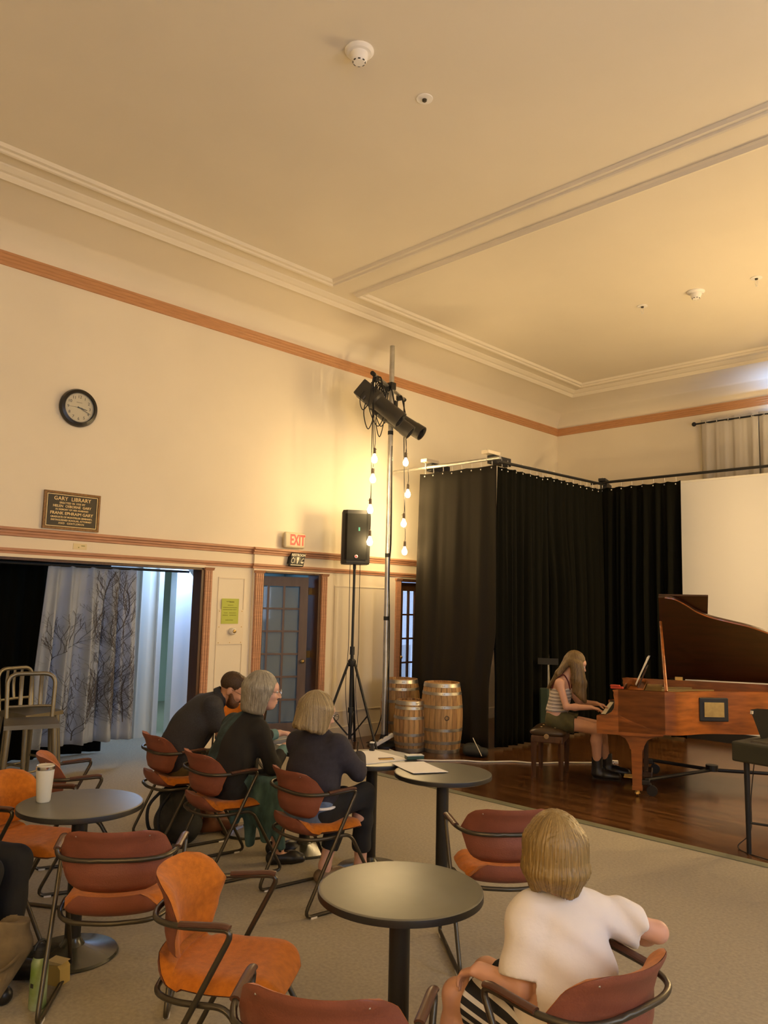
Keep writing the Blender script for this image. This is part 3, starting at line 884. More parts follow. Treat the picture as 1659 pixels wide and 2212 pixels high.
# exit sign and restroom sign
ex = empty('exit_sign', (PX + 0.002, 6.17, 2.515), 0, 'lit exit sign with red letters above the glazed door', 'sign')
MB().bbox(-0.165, 0.165, -0.10, 0.10, 0, 0.055, 0.03, 4, WF).build('housing', mat('sign_housing', (0.66, 0.58, 0.40), 0.5), ex, 0.6)
text_mesh('exit_letters', 'EXIT', 0.185, mat('red_glow', (0.5, 0.02, 0.01), 0.5, emit=(1.0, 0.03, 0.015), estr=2.2), ex, WF @ Matrix.Diagonal((0.62, 1.0, 1, 1)) @ Matrix.Translation((0.055, 0, 0.056)), 0.002, bold=0.004)
rs = empty('restroom_sign', (PX + 0.05, 6.20, 2.275), 0, 'small slanted black restroom sign with white symbols', 'sign')
SH = Matrix(((1, 0.22, 0, 0), (0, 1, 0, 0), (0, 0, 1, 0), (0, 0, 0, 1)))
WS = WF @ SH
MB().bbox(-0.115, 0.115, -0.085, 0.085, 0, 0.03, 0.012, 3, WS).build('panel', M['black'], rs, 0.6)
wp = mat('white_print', (0.80, 0.74, 0.58), 0.6)
text_mesh('restroom_word', 'RESTROOM', 0.043, wp, rs, WS @ Matrix.Translation((0, 0.057, 0.031)), 0.0006, bold=0.001)
ic = MB()
ic.tube([V(-0.075 + 0.023 * math.cos(a), -0.012 + 0.030 * math.sin(a), 0.031) for a in [2 * PI * i / 16 for i in range(16)]], 0.005, 5, True, mtx=WS)
ic.box(-0.080, -0.070, 0.020, 0.032, 0.030, 0.032, WS)
ic.box(-0.020, 0.020, -0.004, 0.034, 0.030, 0.032, WS).prism([(-0.018, -0.008), (0.018, -0.008), (0.008, -0.030), (0.012, -0.046), (-0.012, -0.046), (-0.008, -0.030)], 0.030, 0.032, 'z', WS)
ic.prism([(0.05, -0.022), (0.10, -0.022), (0.09, -0.042), (0.062, -0.042)], 0.030, 0.032, 'z', WS)
ic.tube([WSp for WSp in (V(0.062, -0.018, 0.031), V(0.066, 0.008, 0.031), V(0.085, 0.020, 0.031), V(0.095, 0.010, 0.031))], 0.0055, 5, mtx=WS)
ic.box(-0.0405, -0.0375, -0.045, 0.033, 0.030, 0.0315, WS).box(0.0375, 0.0405, -0.045, 0.033, 0.030, 0.0315, WS)
ic.build('restroom_symbols', wp, rs)
sb = MB()
for i in range(15):
    sb.box(-0.095 + i * 0.0127, -0.095 + i * 0.0127 + 0.009, -0.072, -0.060, 0.030, 0.0312, WS)
sb.build('small_print', wp, rs)
MB().box(-0.1, 0.1, -0.05, 0.05, -0.048, 0.002, WS).build('bracket', M['black'], rs)

# screwed panel with flyer and bell
bd = empty('access_panel', (XL + 0.001, 5.315, 1.25), 0, 'cream access panel screwed to the wall under the flyer', 'panel')
MB().box(-0.175, 0.175, 0.0, 0.40, 0, 0.010, WF).build('cover', M['panelpaint'], bd)
sc = MB()
for (a, c) in ((-0.155, 0.02), (0, 0.02), (0.155, 0.02), (-0.155, 0.2), (0.155, 0.2), (-0.155, 0.38), (0.155, 0.38)):
    sc.ball((a, c, 0.010), 0.007, 8, 5, (1, 1, 0.5), WF)
sc.build('screws', M['brass'], bd)
fl = empty('flyer', (XL + 0.013, 5.30, 1.485), 0, 'lime green paper flyer pinned on the cream panel', 'flyer')
MB().box(-0.118, 0.118, 0, 0.29, 0, 0.002, WF).build('page', mat('lime_paper', (0.50, 0.56, 0.10), 0.8), fl)
tx = MB(); ol = mat('olive_print', (0.20, 0.21, 0.03), 0.8)
random.seed(3)
tx.box(-0.055, 0.0, 0.253, 0.259, 0.002, 0.0024, WF).box(-0.012, 0.052, 0.246, 0.257, 0.002, 0.0024, WF)
for (x0, x1, y) in ((-0.035, 0.04, 0.213), (-0.1, 0.1, 0.187), (-0.1, 0.09, 0.163), (-0.085, -0.035, 0.125), (-0.01, 0.085, 0.125), (-0.1, -0.03, 0.098), (-0.005, 0.09, 0.098), (-0.06, 0.045, 0.042)):
    x = x0
    while x < x1:
        w = random.uniform(0.004, 0.012)
        tx.box(x, min(x + w, x1), y - 0.003, y + 0.004, 0.002, 0.0023, WF); x += w + 0.003
tx.build('faint_print', ol, fl)
bl = empty('door_bell', (XL + 0.012, 5.335, 1.40), 0, 'small round cream call button fixed below the flyer', 'bell')
MB().lathe([(0.042, 0), (0.044, 0.012), (0.038, 0.045), (0.030, 0.055)], seg=24, mtx=WF).build('bell_body', M['white'], bl, 0.6)
MB().lathe([(0.022, 0.055), (0.020, 0.066), (0.010, 0.072), (1e-6, 0.073)], seg=20, mtx=WF).build('button', M['brass'], bl, 0.6)
nt_ = tag(MB().box(-0.07, 0.07, -0.03, 0.03, 0, 0.002, on_wall(XL + 0.009, 3.47, 2.255)).build('paper_note', mat('cream_note', (0.78, 0.66, 0.38), 0.8)), 'small cream paper note taped to the header below the plaque', 'note')
MB().box(-0.02, -0.008, -0.012, -0.004, 0.002, 0.0024, on_wall(XL + 0.009, 3.47, 2.255)).box(0.012, 0.05, 0.006, 0.012, 0.002, 0.0024, on_wall(XL + 0.009, 3.47, 2.255)).build('handwriting', ol, nt_)

# ceiling fittings
def smoke(x, y, lb, rz):
    s = empty('smoke_detector', (x, y, ZC - 0.0005), rz, lb, 'smoke detector', 'ceiling smoke detectors')
    MB().lathe([(0.098, 0), (0.098, -0.008), (0.082, -0.024), (0.070, -0.026)], seg=32).build('base', M['fixture'], s, 0.6)
    h = MB().lathe([(0.060, -0.026), (0.060, -0.045), (0.050, -0.075), (0.036, -0.088), (1e-6, -0.089)], seg=28).build('head', M['fixture'], s, 0.6)
    for i in range(8):
        a = i * PI / 4
        MB().box(0.036, 0.044, -0.008, 0.008, -0.086, -0.077, Matrix.Rotation(a, 4, 'Z')).build('vent_slot', M['black'], h)
    MB().ball((0.075, 0.0, -0.022), 0.010, 8, 6, (1, 1, 0.4)).build('screw_hole', M['black'], s)
smoke(-3.57, 3.29, 'white smoke detector on the near ceiling panel', 2.4)
smoke(-3.57, 8.69, 'white smoke detector on the far ceiling panel', 0.7)
def sprinkler(x, y, lb, drop):
    s = empty('sprinkler_head', (x, y, ZC - 0.0005), 0.4, lb, 'sprinkler', 'ceiling sprinklers')
    MB().lathe([(0.062, 0), (0.060, -0.005), (0.018, -0.008), (0.016, -0.004)], seg=28).build('escutcheon', M['fixture'], s, 0.6)
    MB().lathe([(0.018, -0.002), (0.016, -0.02), (0.010, -0.025)], seg=14).build('nozzle', M['bronze'], s, 0.6)
    if drop:
        MB().tube([(0, 0, -0.02), (0.014, 0, -0.045), (0.012, 0, -0.075), (0, 0, -0.09), (-0.012, 0, -0.075), (-0.014, 0, -0.045)], 0.0035, 6, True).build('frame_arms', M['white'], s, SM)
        MB().lathe([(0.002, -0.09), (0.016, -0.094), (0.002, -0.098)], seg=14).build('deflector', M['white'], s)
sprinkler(-3.58, 3.96, 'flush ceiling sprinkler beside the near smoke detector', False)
sprinkler(-4.23, 8.70, 'small pendent sprinkler left of the far smoke detector', True)
sprinkler(-2.92, 8.75, 'pendent sprinkler right of the far smoke detector', True)

# ------------------------------------------------------------------ lighting pole, spotlights and string lights
PXY = (-7.0, 7.20)
pole = empty('lighting_pole', (*PXY, 0), 0, 'tall grey metal pole with crossbar holding stage lights', 'pole')
MB().cyl((0, 0, 0.02), (0, 0, 5.15), 0.033, 0.033, 16).build('upright', M['steel'], pole, SM)
MB().lathe([(0.20, 0), (0.20, 0.02), (0.06, 0.03), (0.045, 0.12), (0.035, 0.14)], seg=28).build('base_plate', M['blackmetal'], pole, 0.6)
for z in (1.55, 2.35, 3.95):
    MB().cyl((0, 0, z), (0, 0, z + 0.05), 0.0355, 0.0355, 16).build('tape_band', M['rubber'], pole, SM)
BZ = 4.60
BA = Vector((-6.77 - PXY[0], 6.62 - PXY[1], 0)); BB = Vector((-7.33 - PXY[0], 7.80 - PXY[1], 0))
bdir = (BB - BA).normalized(); bn = Vector((-bdir.y, bdir.x, 0))
off = Vector((0.05, 0.02, 0))
pA, pB = BA + off * 0 + Vector((0, 0, BZ)), BB + Vector((0, 0, BZ))
MB().tube([pA, pB], 0.024, 14).build('crossbar', M['steel'], pole, SM)
MB().cyl(pA - bdir * 0.012, pA + bdir * 0.05, 0.028).build('crossbar_cap', M['rubber'], pole, SM)
MB().cyl(pB - bdir * 0.04, pB + bdir * 0.012, 0.028).build('crossbar_cap', M['rubber'], pole, SM)
MB().bbox(-0.045, 0.045, -0.045, 0.045, BZ - 0.05, BZ + 0.05, 0.01).build('clamp', M['blackmetal'], pole)
def barpt(t, z=0): return Vector((PXY[0], PXY[1], BZ + z)) + BA + (BB - BA) * t

def spotlight(pos_bar, center, direction, length, rad, lb):
    s = empty('stage_spotlight', center, 0, lb, 'spotlight', 'stage spotlights on the pole')
    d = Vector(direction).normalized()
    q = d.to_track_quat('Z', 'Y').to_matrix().to_4x4()
    MB().lathe([(0.01, -length * 0.52), (rad * 1.12, -length * 0.5), (rad * 1.15, -length * 0.12), (rad * 0.95, -length * 0.08), (rad * 0.95, length * 0.28), (rad, length * 0.30), (rad, length * 0.5), (rad * 0.86, length * 0.5), (rad * 0.82, length * 0.40)], seg=22, mtx=q).build('barrel', M['spot'], s, 0.5)
    MB().lathe([(1e-6, length * 0.41), (rad * 0.5, length * 0.425), (rad * 0.83, length * 0.40)], seg=22, mtx=q, close=False).build('lens', mat('dark_lens', (0.02, 0.02, 0.03), 0.1), s, 0.6)
    MB().bbox(-rad * 1.05, rad * 1.05, -rad * 1.05, rad * 1.05, -length * 0.56, -length * 0.30, 0.015, 2, q).build('lamp_cap', M['spot'], s)
    for zz in (0.02, 0.12):
        MB().cyl(q @ V(rad * 0.9, 0, length * zz), q @ V(rad * 1.35, 0, length * zz), 0.008).build('shutter_knob', M['black'], s)
    rel = Vector(pos_bar) - Vector(center)
    side = q @ V(0, 1, 0) * (rad * 1.2)
    mid = q @ V(0, 0, -length * 0.1)
    MB().tube(fillet([mid + side, mid + side + rel * 0.7, rel, mid - side + rel * 0.7, mid - side], 0.05, 4), 0.010, 6).build('yoke', M['blackmetal'], s, SM)
    MB().bbox(rel.x - 0.03, rel.x + 0.03, rel.y - 0.03, rel.y + 0.03, rel.z - 0.03, rel.z + 0.045, 0.008).build('hook_clamp', M['blackmetal'], s)
M['spot'] = mat('charcoal_paint', (0.055, 0.052, 0.046), 0.42, metal=0.3)
bp1, bp2, bp3 = barpt(0.10, -0.04), barpt(0.45, -0.04), barpt(0.82, -0.04)
spotlight(bp1, bp1 + V(0.06, 0.05, -0.33), (0.62, 0.42, -0.62), 0.64, 0.108, 'charcoal stage spotlight nearest, leftmost on the crossbar')
spotlight(bp2, bp2 + V(0.10, 0.02, -0.42), (0.60, 0.45, -0.60), 0.58, 0.095, 'charcoal stage spotlight in the middle of the crossbar')
spotlight(bp3, bp3 + V(0.12, -0.02, -0.36), (0.70, 0.30, -0.50), 0.62, 0.100, 'charcoal stage spotlight pointing furthest right on the crossbar')
dim = empty('dimmer_pack', tuple(barpt(0.62, -0.27)), 0.4, 'small black dimmer box hung below the crossbar with green light', 'dimmer')
MB().bbox(-0.06, 0.06, -0.04, 0.04, -0.12, 0.12, 0.006).build('housing', M['black'], dim)
MB().box(0.0, 0.008, -0.0435, -0.0395, -0.09, -0.03).box(0.0605, 0.062, -0.02, -0.012, -0.09, -0.03).build('indicator', mat('green_led', (0.05, 0.3, 0.05), 0.4, emit=(0.2, 1, 0.2), estr=2), dim)
MB().tube([(0, 0, 0.12), (0, 0, 0.23)], 0.012, 6).build('hanger', M['blackmetal'], dim)
random.seed(11)
for i in range(5):
    t0 = random.uniform(0.0, 0.6); t1 = t0 + random.uniform(0.08, 0.4)
    a = barpt(t0, -0.03); b = barpt(min(t1, 0.95), -0.03)
    w = V(random.uniform(-0.15, 0.02), random.uniform(-0.22, 0.0), 0)
    dr = random.uniform(0.35, 0.75)
    pts = [a, a + w * 0.6 + V(0, 0, -dr * 0.35), a + w + V(0, 0, -dr * 0.7), (a + b) / 2 + w + V(0.03, 0, -dr), b + w * 0.5 + V(0, 0, -dr * 0.6), b]
    c0 = barpt(0, 0)
    o = MB().tube([p - c0 for p in spline(pts, 6)], 0.0065, 6).build('cable_loop', M['rubber'], None, SM, c0)
    tag(o, ['thin black cable in a wide loop at the left end of the crossbar', 'thin black cable sagging lowest under the crossbar', 'thin black cable looping behind the first spotlight', 'thin black cable slung between the crossbar clamps', 'thin black cable looping nearest the pole'][i], 'cable', 'black cables looped on the crossbar')
for i in range(6):
    t0 = 0.06 + i * 0.055
    a = barpt(t0, -0.02)
    pts = []
    for k in range(9):
        ang = 2 * PI * k / 9
        pts.append(V(0.018 * math.sin(i), 0.05 * math.cos(ang), -0.17 + 0.15 * math.sin(ang)))
    o = MB().tube(pts, 0.007, 6, True).build('cable_coil', M['rubber'], None, SM, tuple(a))
    o.rotation_euler = (0, 0, 1.2 + 0.25 * i)
    tag(o, ['first', 'second', 'third', 'fourth', 'fifth', 'sixth'][i] + ' coil of black cable from the left end of the crossbar', 'cable', 'coiled cables on the crossbar')

M['bulb'] = mat('bulb_glow', (1, 0.9, 0.7), 0.3, emit=(1.0, 0.70, 0.33), estr=BULB_POWER)
M['bulb2'] = mat('bulb_glow_large', (1, 0.9, 0.7), 0.3, emit=(1.0, 0.70, 0.33), estr=BULB_POWER_2)
M['bulb3'] = mat('bulb_glow_rear', (1, 0.9, 0.7), 0.3, emit=(1.0, 0.70, 0.33), estr=BULB_POWER_3)
M['socket'] = mat('socket_brown', (0.12, 0.09, 0.06), 0.5)
bulb_me = MB().lathe([(0.013, 0.0), (0.016, -0.02), (0.034, -0.055), (0.0365, -0.075), (0.030, -0.100), (0.015, -0.113), (1e-6, -0.116)], seg=14, close=False).build('bulb', M['bulb'], None, SM)
sock_me = MB().lathe([(0.009, 0.075), (0.016, 0.068), (0.018, 0.0), (0.014, -0.004)], seg=12).cyl((0.016, 0, 0.05), (0.036, 0, 0.05), 0.003, 0.003, 6).build('socket', M['socket'], None, SM)
first_bulb = True
_lp = MB().lathe([(0.014, 0.0), (0.034, -0.055), (0.034, -0.085), (1e-6, -0.116)], seg=7, close=False).build('bulb', M['bulb2'])
added_bulb = _lp.data; rear_bulb = added_bulb.copy(); rear_bulb.materials[0] = M['bulb3']
bpy.data.objects.remove(_lp)
def string_lights(top, spots, lb, bulb_mesh=None):
    global first_bulb
    s = empty('string_lights', top, 0, lb, 'string lights', 'hanging bulb strings')
    last = V(0, 0, 0)
    for i, p in enumerate(spots):
        rel = Vector(p) - Vector(top)
        e = rel + V(0, 0, 0.075)
        MB().tube(spline([V(0.012 * (i % 2), 0, 0), (e * 0.5) + V(0.012, -0.01, 0), e + V(0.006, 0, 0.12), e], 5), 0.0042, 5).build('cord', M['rubber'], s, SM)
        b = bulb_me if first_bulb else bulb_me.copy(); k = sock_me if first_bulb else sock_me.copy()
        if not first_bulb: COL.objects.link(b); COL.objects.link(k)
        first_bulb = False
        if bulb_mesh: b.data = bulb_mesh
        b.parent = s; k.parent = s
        b.location = rel; k.location = rel
        b.rotation_euler = k.rotation_euler = (0, 0, i * 1.7)
    return s
tl = barpt(0.02, -0.03); tr = barpt(0.98, -0.03)
string_lights(tuple(tl), [(-6.757, 6.676, 3.59), (-6.785, 6.685, 3.345), (-6.832, 6.698, 2.97), (-6.862, 6.734, 2.58)], 'left string of four glowing bulbs hanging from the crossbar')
string_lights(tuple(tr), [(-7.13, 7.64, 3.73), (-7.135, 7.70, 3.305), (-7.20, 7.70, 2.91), (-7.22, 7.75, 2.535)], 'right string of four glowing bulbs hanging from the crossbar')
cab = MB().tube(spline([(0.03, 0.0, 3.8), (0.045, 0.01, 2.6), (0.04, -0.01, 2.2), (0.055, 0.0, 1.5), (0.045, 0.02, 0.9), (0.035, 0.03, 0.4), (0.06, 0.0, 0.03)], 8), 0.008, 6).build('power_cable', M['rubber'], None, SM, (*PXY, 0))
tag(cab, 'black power cable running down the lighting pole', 'cable')
cab2 = MB().tube(spline([(0.02, 0.03, 1.75), (0.035, 0.03, 1.2), (0.0, 0.04, 0.75), (-0.05, 0.0, 0.35), (-0.12, -0.06, 0.08), (-0.2, -0.1, 0.02)], 8), 0.007, 6).build('power_cable', M['rubber'], None, SM, (*PXY, 0))
tag(cab2, 'black cable sagging from the lower half of the lighting pole', 'cable')

# unseen rigs added to light the screen and the audience, with stronger bulbs
pole2 = copy_tree(pole); pole2.location = (-1.2, 9.3, 0); pole2.rotation_euler = (0, 0, 1.2)
tag(pole2, 'matching grey lighting pole at the far right of the stage', 'pole')
for (dx, dy, nm) in ((-0.4, 0.3, 'near'), (0.45, -0.35, 'far')):
    string_lights((-1.2 + dx, 9.3 + dy, 4.55), [(-1.2 + dx, 9.3 + dy, z) for z in (3.25, 2.95, 2.55, 2.15)], 'string of bulbs on the %s side of the right-hand pole' % nm, added_bulb)
pole3 = copy_tree(pole); pole3.location = (0.9, -2.4, 0); pole3.rotation_euler = (0, 0, 0.2)
tag(pole3, 'grey lighting pole behind the audience', 'pole')
for (dx, dy, nm) in ((-0.2, 0.5, 'stage'), (0.2, -0.5, 'wall')):
    string_lights((0.9 + dx, -2.4 + dy, 4.55), [(0.9 + dx, -2.4 + dy, z) for z in (3.6, 3.3, 2.95, 2.55)], 'string of bulbs behind the audience on the %s side' % nm, rear_bulb)

# ------------------------------------------------------------------ loudspeaker on its stand
SX, SY = -7.17, 6.78
sd = empty('speaker_stand', (SX, SY, 0), -0.646, 'black tripod stand carrying the loudspeaker', 'stand')
MB().cyl((0, 0, 0.10), (0, 0, 1.15), 0.022).build('lower_tube', M['blackmetal'], sd, SM)
MB().cyl((0, 0, 1.1), (0, 0, 2.24), 0.0165).build('upper_tube', M['blackmetal'], sd, SM)
MB().cyl((0, 0, 1.12), (0, 0, 1.22), 0.03).cyl((0.02, 0, 1.18), (0.075, 0, 1.18), 0.012).build('height_clamp', M['black'], sd, SM)
MB().lathe([(0.04, 0.98), (0.05, 1.0), (0.05, 1.05), (0.03, 1.07)], seg=16).build('leg_collar', M['black'], sd, SM)
MB().lathe([(0.035, 0.42), (0.035, 0.48)], seg=14).build('brace_collar', M['black'], sd, SM)
for i in range(3):
    a = math.radians(-75 + i * 120)
    d = V(math.cos(a), math.sin(a), 0)
    f = d * 0.42
    leg = MB().tube([d * 0.045 + V(0, 0, 1.02), f + V(0, 0, 0.012)], 0.016, 8).build('leg', M['blackmetal'], sd, SM)
    MB().ball(tuple(f + V(0, 0, 0.014)), 0.022, 10, 6, (1, 1, 0.6)).build('rubber_foot', M['rubber'], leg, SM)
    MB().tube([d * 0.03 + V(0, 0, 0.45 - 0.30), f * 0.62 + V(0, 0, 0.40)], 0.010, 6).build('brace', M['blackmetal'], sd, SM)
sp = empty('loudspeaker', (SX, SY, 2.24), math.radians(52), 'black loudspeaker cabinet on a tripod stand by the bulbs', 'speaker')
ol2 = [(-0.17, 0.10), (-0.175, -0.12), (-0.12, -0.165), (0.12, -0.165), (0.175, -0.12), (0.17, 0.10), (0.10, 0.16), (-0.10, 0.16)]
MB().prism(ol2, 0.015, 0.66).build('cabinet', M['speakerbox'] if 'speakerbox' in M else mat('speaker_cabinet', (0.028, 0.028, 0.026), 0.6, bump=0.2, bscale=300), sp)
MB().prism([(-0.165, -0.124), (-0.118, -0.172), (0.118, -0.172), (0.165, -0.124)], 0.05, 0.625).build('grille', mat('speaker_grille', (0.022, 0.022, 0.02), 0.8, bump=0.3, bscale=500, spec=0.15), sp)
MB().prism([(x * 0.97, y * 0.97) for x, y in ol2], 0.0, 0.015).prism([(x * 0.97, y * 0.97) for x, y in ol2], 0.66, 0.672).build('end_caps', M['black'], sp)
MB().lathe([(0.022, 0), (0.022, 0.004), (0.018, 0.006)], seg=24, mtx=Matrix.Translation((0.0, -0.172, 0.09)) @ Matrix.Rotation(PI / 2, 4, 'X')).build('round_badge', mat('badge_silver', (0.55, 0.42, 0.38), 0.3, metal=0.6), sp)
MB().lathe([(0.012, 0.006), (0.012, 0.008)], seg=16, mtx=Matrix.Translation((0.0, -0.172, 0.09)) @ Matrix.Rotation(PI / 2, 4, 'X')).build('badge_mark', mat('badge_red', (0.45, 0.05, 0.03), 0.4), sp)
MB().box(0.022, 0.040, -0.1735, -0.172, 0.41, 0.455).build('status_light', mat('teal_led', (0.05, 0.25, 0.2), 0.4, emit=(0.15, 0.6, 0.5), estr=0.12), sp)
MB().cyl((0, 0, -0.06), (0, 0, 0.01), 0.02).build('pole_mount', M['black'], sp, SM)
for i, (x, y, lb) in enumerate(((-0.05, -0.03, 'thin black wire hanging from the loudspeaker beside the stand tube'), (0.12, -0.02, 'thin black wire hanging from the loudspeaker towards the floor'))):
    pts = spline([(x, y, 2.24), (x - 0.005, y + 0.01, 1.7), (x + 0.01, y, 1.2), (x - 0.02, y, 0.7), (x + 0.03, y + 0.02, 0.25), (x + 0.10, y + 0.05, 0.012)], 8)
    tag(MB().tube(pts, 0.004, 5).build('speaker_wire', M['rubber'], None, SM, (SX, SY, 0)), lb, 'wire')
ps = empty('power_strip', (-6.93, 6.93, 0.0), 1.0, 'white power strip leaning on the floor by the tripod', 'power strip')
MB().bbox(-0.16, 0.16, -0.03, 0.03, 0.0, 0.045, 0.008, 2, Matrix.Rotation(-0.5, 4, 'Y') @ Matrix.Translation((0.15, 0, 0.0))).build('strip_body', M['white'], ps)
hl = MB()
for i in range(4): hl.bbox(0.02 + i * 0.07, 0.045 + i * 0.07, -0.012, 0.012, 0.044, 0.047, 0.001, 1, Matrix.Rotation(-0.5, 4, 'Y'))
hl.build('outlets', M['black'], ps)
tag(MB().tube(spline([(-6.72, 7.02, 0.012), (-6.45, 6.93, 0.008), (-6.15, 6.83, 0.008), (-5.95, 6.95, 0.008), (-5.75, 7.2, 0.008), (-5.55, 7.33, 0.008), (-5.35, 7.62, 0.008), (-5.12, 7.75, 0.008), (-4.95, 8.02, 0.008), (-4.75, 8.25, 0.008), (-4.64, 8.42, 0.008)], 8), 0.009, 6).build('white_cord', M['white'], None, SM), 'white extension cord snaking over the dark stage floor', 'cord')
plug = empty('plug_block', (-4.60, 8.45, 0), 0.6, 'white plug end of the extension cord behind the piano bench', 'plug')
MB().bbox(-0.02, 0.10, -0.022, 0.022, 0, 0.036, 0.006).build('socket_block', M['white'], plug)

# ------------------------------------------------------------------ barrels
M['stave'] = mat('oak_stave', (0.42, 0.25, 0.10), 0.6, var=0.35, vscale=3, stretch=(14, 14, 1.2), bump=0.2, bscale=60)
M['stave2'] = mat('charred_oak_stave', (0.30, 0.16, 0.06), 0.6, var=0.4, vscale=3, stretch=(14, 14, 1.2))
M['hoop'] = mat('steel_hoop', (0.45, 0.42, 0.35), 0.38, metal=0.85, var=0.2, vscale=9)
def make_barrel(name, loc, H, Rm, Re, nst, hoops, lb, bung=None, rz=0.0):
    b = empty(name, loc, rz, lb, 'barrel', 'oak barrels by the stage curtain')
    def rad(z): return Re + (Rm - Re) * (1 - (2 * z / H - 1) ** 2)
    seg = 9; w = 2 * PI / nst
    meshes = []
    for k in range(2):
        s = MB(); t = 0.018
        gap = 0.06 * w
        def outer(i, z, d): 
            a = -w / 2 + gap / 2 + (w - gap) * i / 2
            return ((rad(z) + d) * math.cos(a), (rad(z) + d) * math.sin(a), z)
        vs = []; fs = []
        for j in range(seg):
            z = H * j / (seg - 1)
            vs += [outer(0, z, 0), outer(1, z, 0.001), outer(2, z, 0), outer(2, z, -t), outer(0, z, -t)]
        for j in range(seg - 1):
            for i in range(5):
                l = (i + 1) % 5
                fs.append((j * 5 + i, j * 5 + l, (j + 1) * 5 + l, (j + 1) * 5 + i))
        fs += [(0, 1, 2, 3, 4), tuple((seg - 1) * 5 + i for i in range(5))]
        s.add(vs, fs)
        meshes.append(s)
    o1 = meshes[0].build('stave', M['stave'], b); o2 = meshes[1].build('stave', M['stave2'], b)
    o2.rotation_euler = (0, 0, w)
    for i in range(2, nst):
        c = (o2 if random.random() < 0.3 else o1).copy(); COL.objects.link(c); c.parent = b
        c.rotation_euler = (0, 0, w * i)
    for (z0, z1) in hoops:
        hb = MB(); n = 40
        prof = [(rad(z0) + 0.0008, z0), (rad(z0) + 0.004, z0 + 0.001), (rad(z1) + 0.004, z1 - 0.001), (rad(z1) + 0.0008, z1)]
        hb.lathe(prof, seg=n, close=False)
        h = hb.build('hoop', M['hoop'], b, 0.6)
        rv = MB()
        for q in (-0.05, 0.05):
            a = 5.4
            rv.ball(((rad(z0) + 0.004) * math.cos(a + q), (rad(z0) + 0.004) * math.sin(a + q), (z0 + z1) / 2), 0.006, 7, 5)
        rv.build('hoop_rivets', M['steel'], h)
    r_in = rad(H) - 0.017
    hd = MB(); 
    for i in range(5):
        x0 = -r_in + 2 * r_in * i / 5 + 0.001; x1 = -r_in + 2 * r_in * (i + 1) / 5 - 0.001
        out = []
        for k in range(7):
            x = x0 + (x1 - x0) * k / 6; out.append((x, math.sqrt(max(1e-6, r_in ** 2 - x * x))))
        out = out + [(x, -y) for x, y in reversed(out)]
        MB().prism(out, H - 0.045, H - 0.025).build('head_board', M['stave'], b)
    if bung:
        a, z = bung
        MB().lathe([(0.026, -0.01), (0.028, 0.004), (0.022, 0.005), (0.02, -0.005), (1e-6, -0.006)], seg=16, mtx=Matrix.Translation(((rad(z)) * math.cos(a), rad(z) * math.sin(a), z)) @ Matrix.Rotation(a, 4, 'Z') @ Matrix.Rotation(PI / 2, 4, 'Y')).build('bung_hole', M['black'], b)
    return b
random.seed(5)
HB = lambda H: [(0.0, 0.045), (0.13 * H, 0.13 * H + 0.035), (0.31 * H, 0.31 * H + 0.035), (0.64 * H, 0.64 * H + 0.035), (0.83 * H, 0.83 * H + 0.035), (H - 0.05, H - 0.004)]
make_barrel('oak_barrel', (-7.08, 7.58, 0), 0.80, 0.255, 0.215, 22, HB(0.80), 'large weathered oak barrel at the back left, behind the lighting pole', None, 0.2)
make_barrel('oak_barrel', (-6.60, 7.25, 0), 0.60, 0.205, 0.170, 20, HB(0.60), 'smallest pale oak barrel in front of the other two', None, 0.5)
make_barrel('oak_barrel', (-6.33, 7.52, 0), 0.82, 0.255, 0.215, 22, HB(0.82), 'large oak barrel on the right with a dark bung hole', (-0.72, 0.42), 0.1)

# ------------------------------------------------------------------ drapes, pipes, screen
def drape(name, p0, p1, ztop, zbot, nf, amp, m, label, cat, seed, group=None, edge0=None, edge1=None, rings=0, nx=None):
    """hanging cloth from p0 to p1 (plan); edge0/edge1(z) shift the side edges along the run"""
    rnd = random.Random(seed)
    p0 = Vector((*p0, 0)); p1 = Vector((*p1, 0)); L = (p1 - p0).length
    d = (p1 - p0) / L; n = Vector((-d.y, d.x, 0))
    ph = [rnd.uniform(0, 6.28) for _ in range(6)]; fr = [nf * rnd.uniform(0.8, 1.2) for _ in range(3)]
    def surf(s, t):
        z = ztop + (zbot - ztop) * t
        a = (edge0(z) if edge0 else 0); b = L + (edge1(z) if edge1 else 0)
        x = a + (b - a) * s
        g = 0.25 + 0.75 * min(1, t * 2.2)
        w = math.sin(2 * PI * nf * s + ph[0] + 0.5 * math.sin(2 * PI * 1.7 * s + ph[1])) + 0.45 * math.sin(2 * PI * fr[1] * 1.9 * s + ph[2] + 0.6 * t) + 0.25 * math.sin(2 * PI * fr[2] * 3.1 * s + ph[3])
        sag = 0.012 * abs(math.sin(PI * nf * s)) * max(0, 1 - t * 12)
        return p0 + d * x + n * (amp * g * w) + V(0, 0, z - sag)
    c = p0.copy()
    b = MB().grid(lambda s, t: surf(s, t) - c, nx or max(40, int(nf * 14)), 26)
    o = b.build(name, m, None, 1.2, c)
    sol = o.modifiers.new('thickness', 'SOLIDIFY'); sol.thickness = 0.004
    tag(o, label, cat, group)
    return o, surf, c
def hooks(o, surf, c, ztop, pz, count, m):
    for i in range(count):
        s = (i + 0.5) / count
        q = surf(s, 0) - c
        MB().tube([q + V(0, 0, -0.035), q + V(0, 0.012, 0.02), V(q.x, q.y, pz + 0.03 - c.z)], 0.0035, 5).ball(tuple(q + V(0, 0, -0.03)), 0.011, 8, 6).build('curtain_hook', M['white'], o)
PZ = 3.62
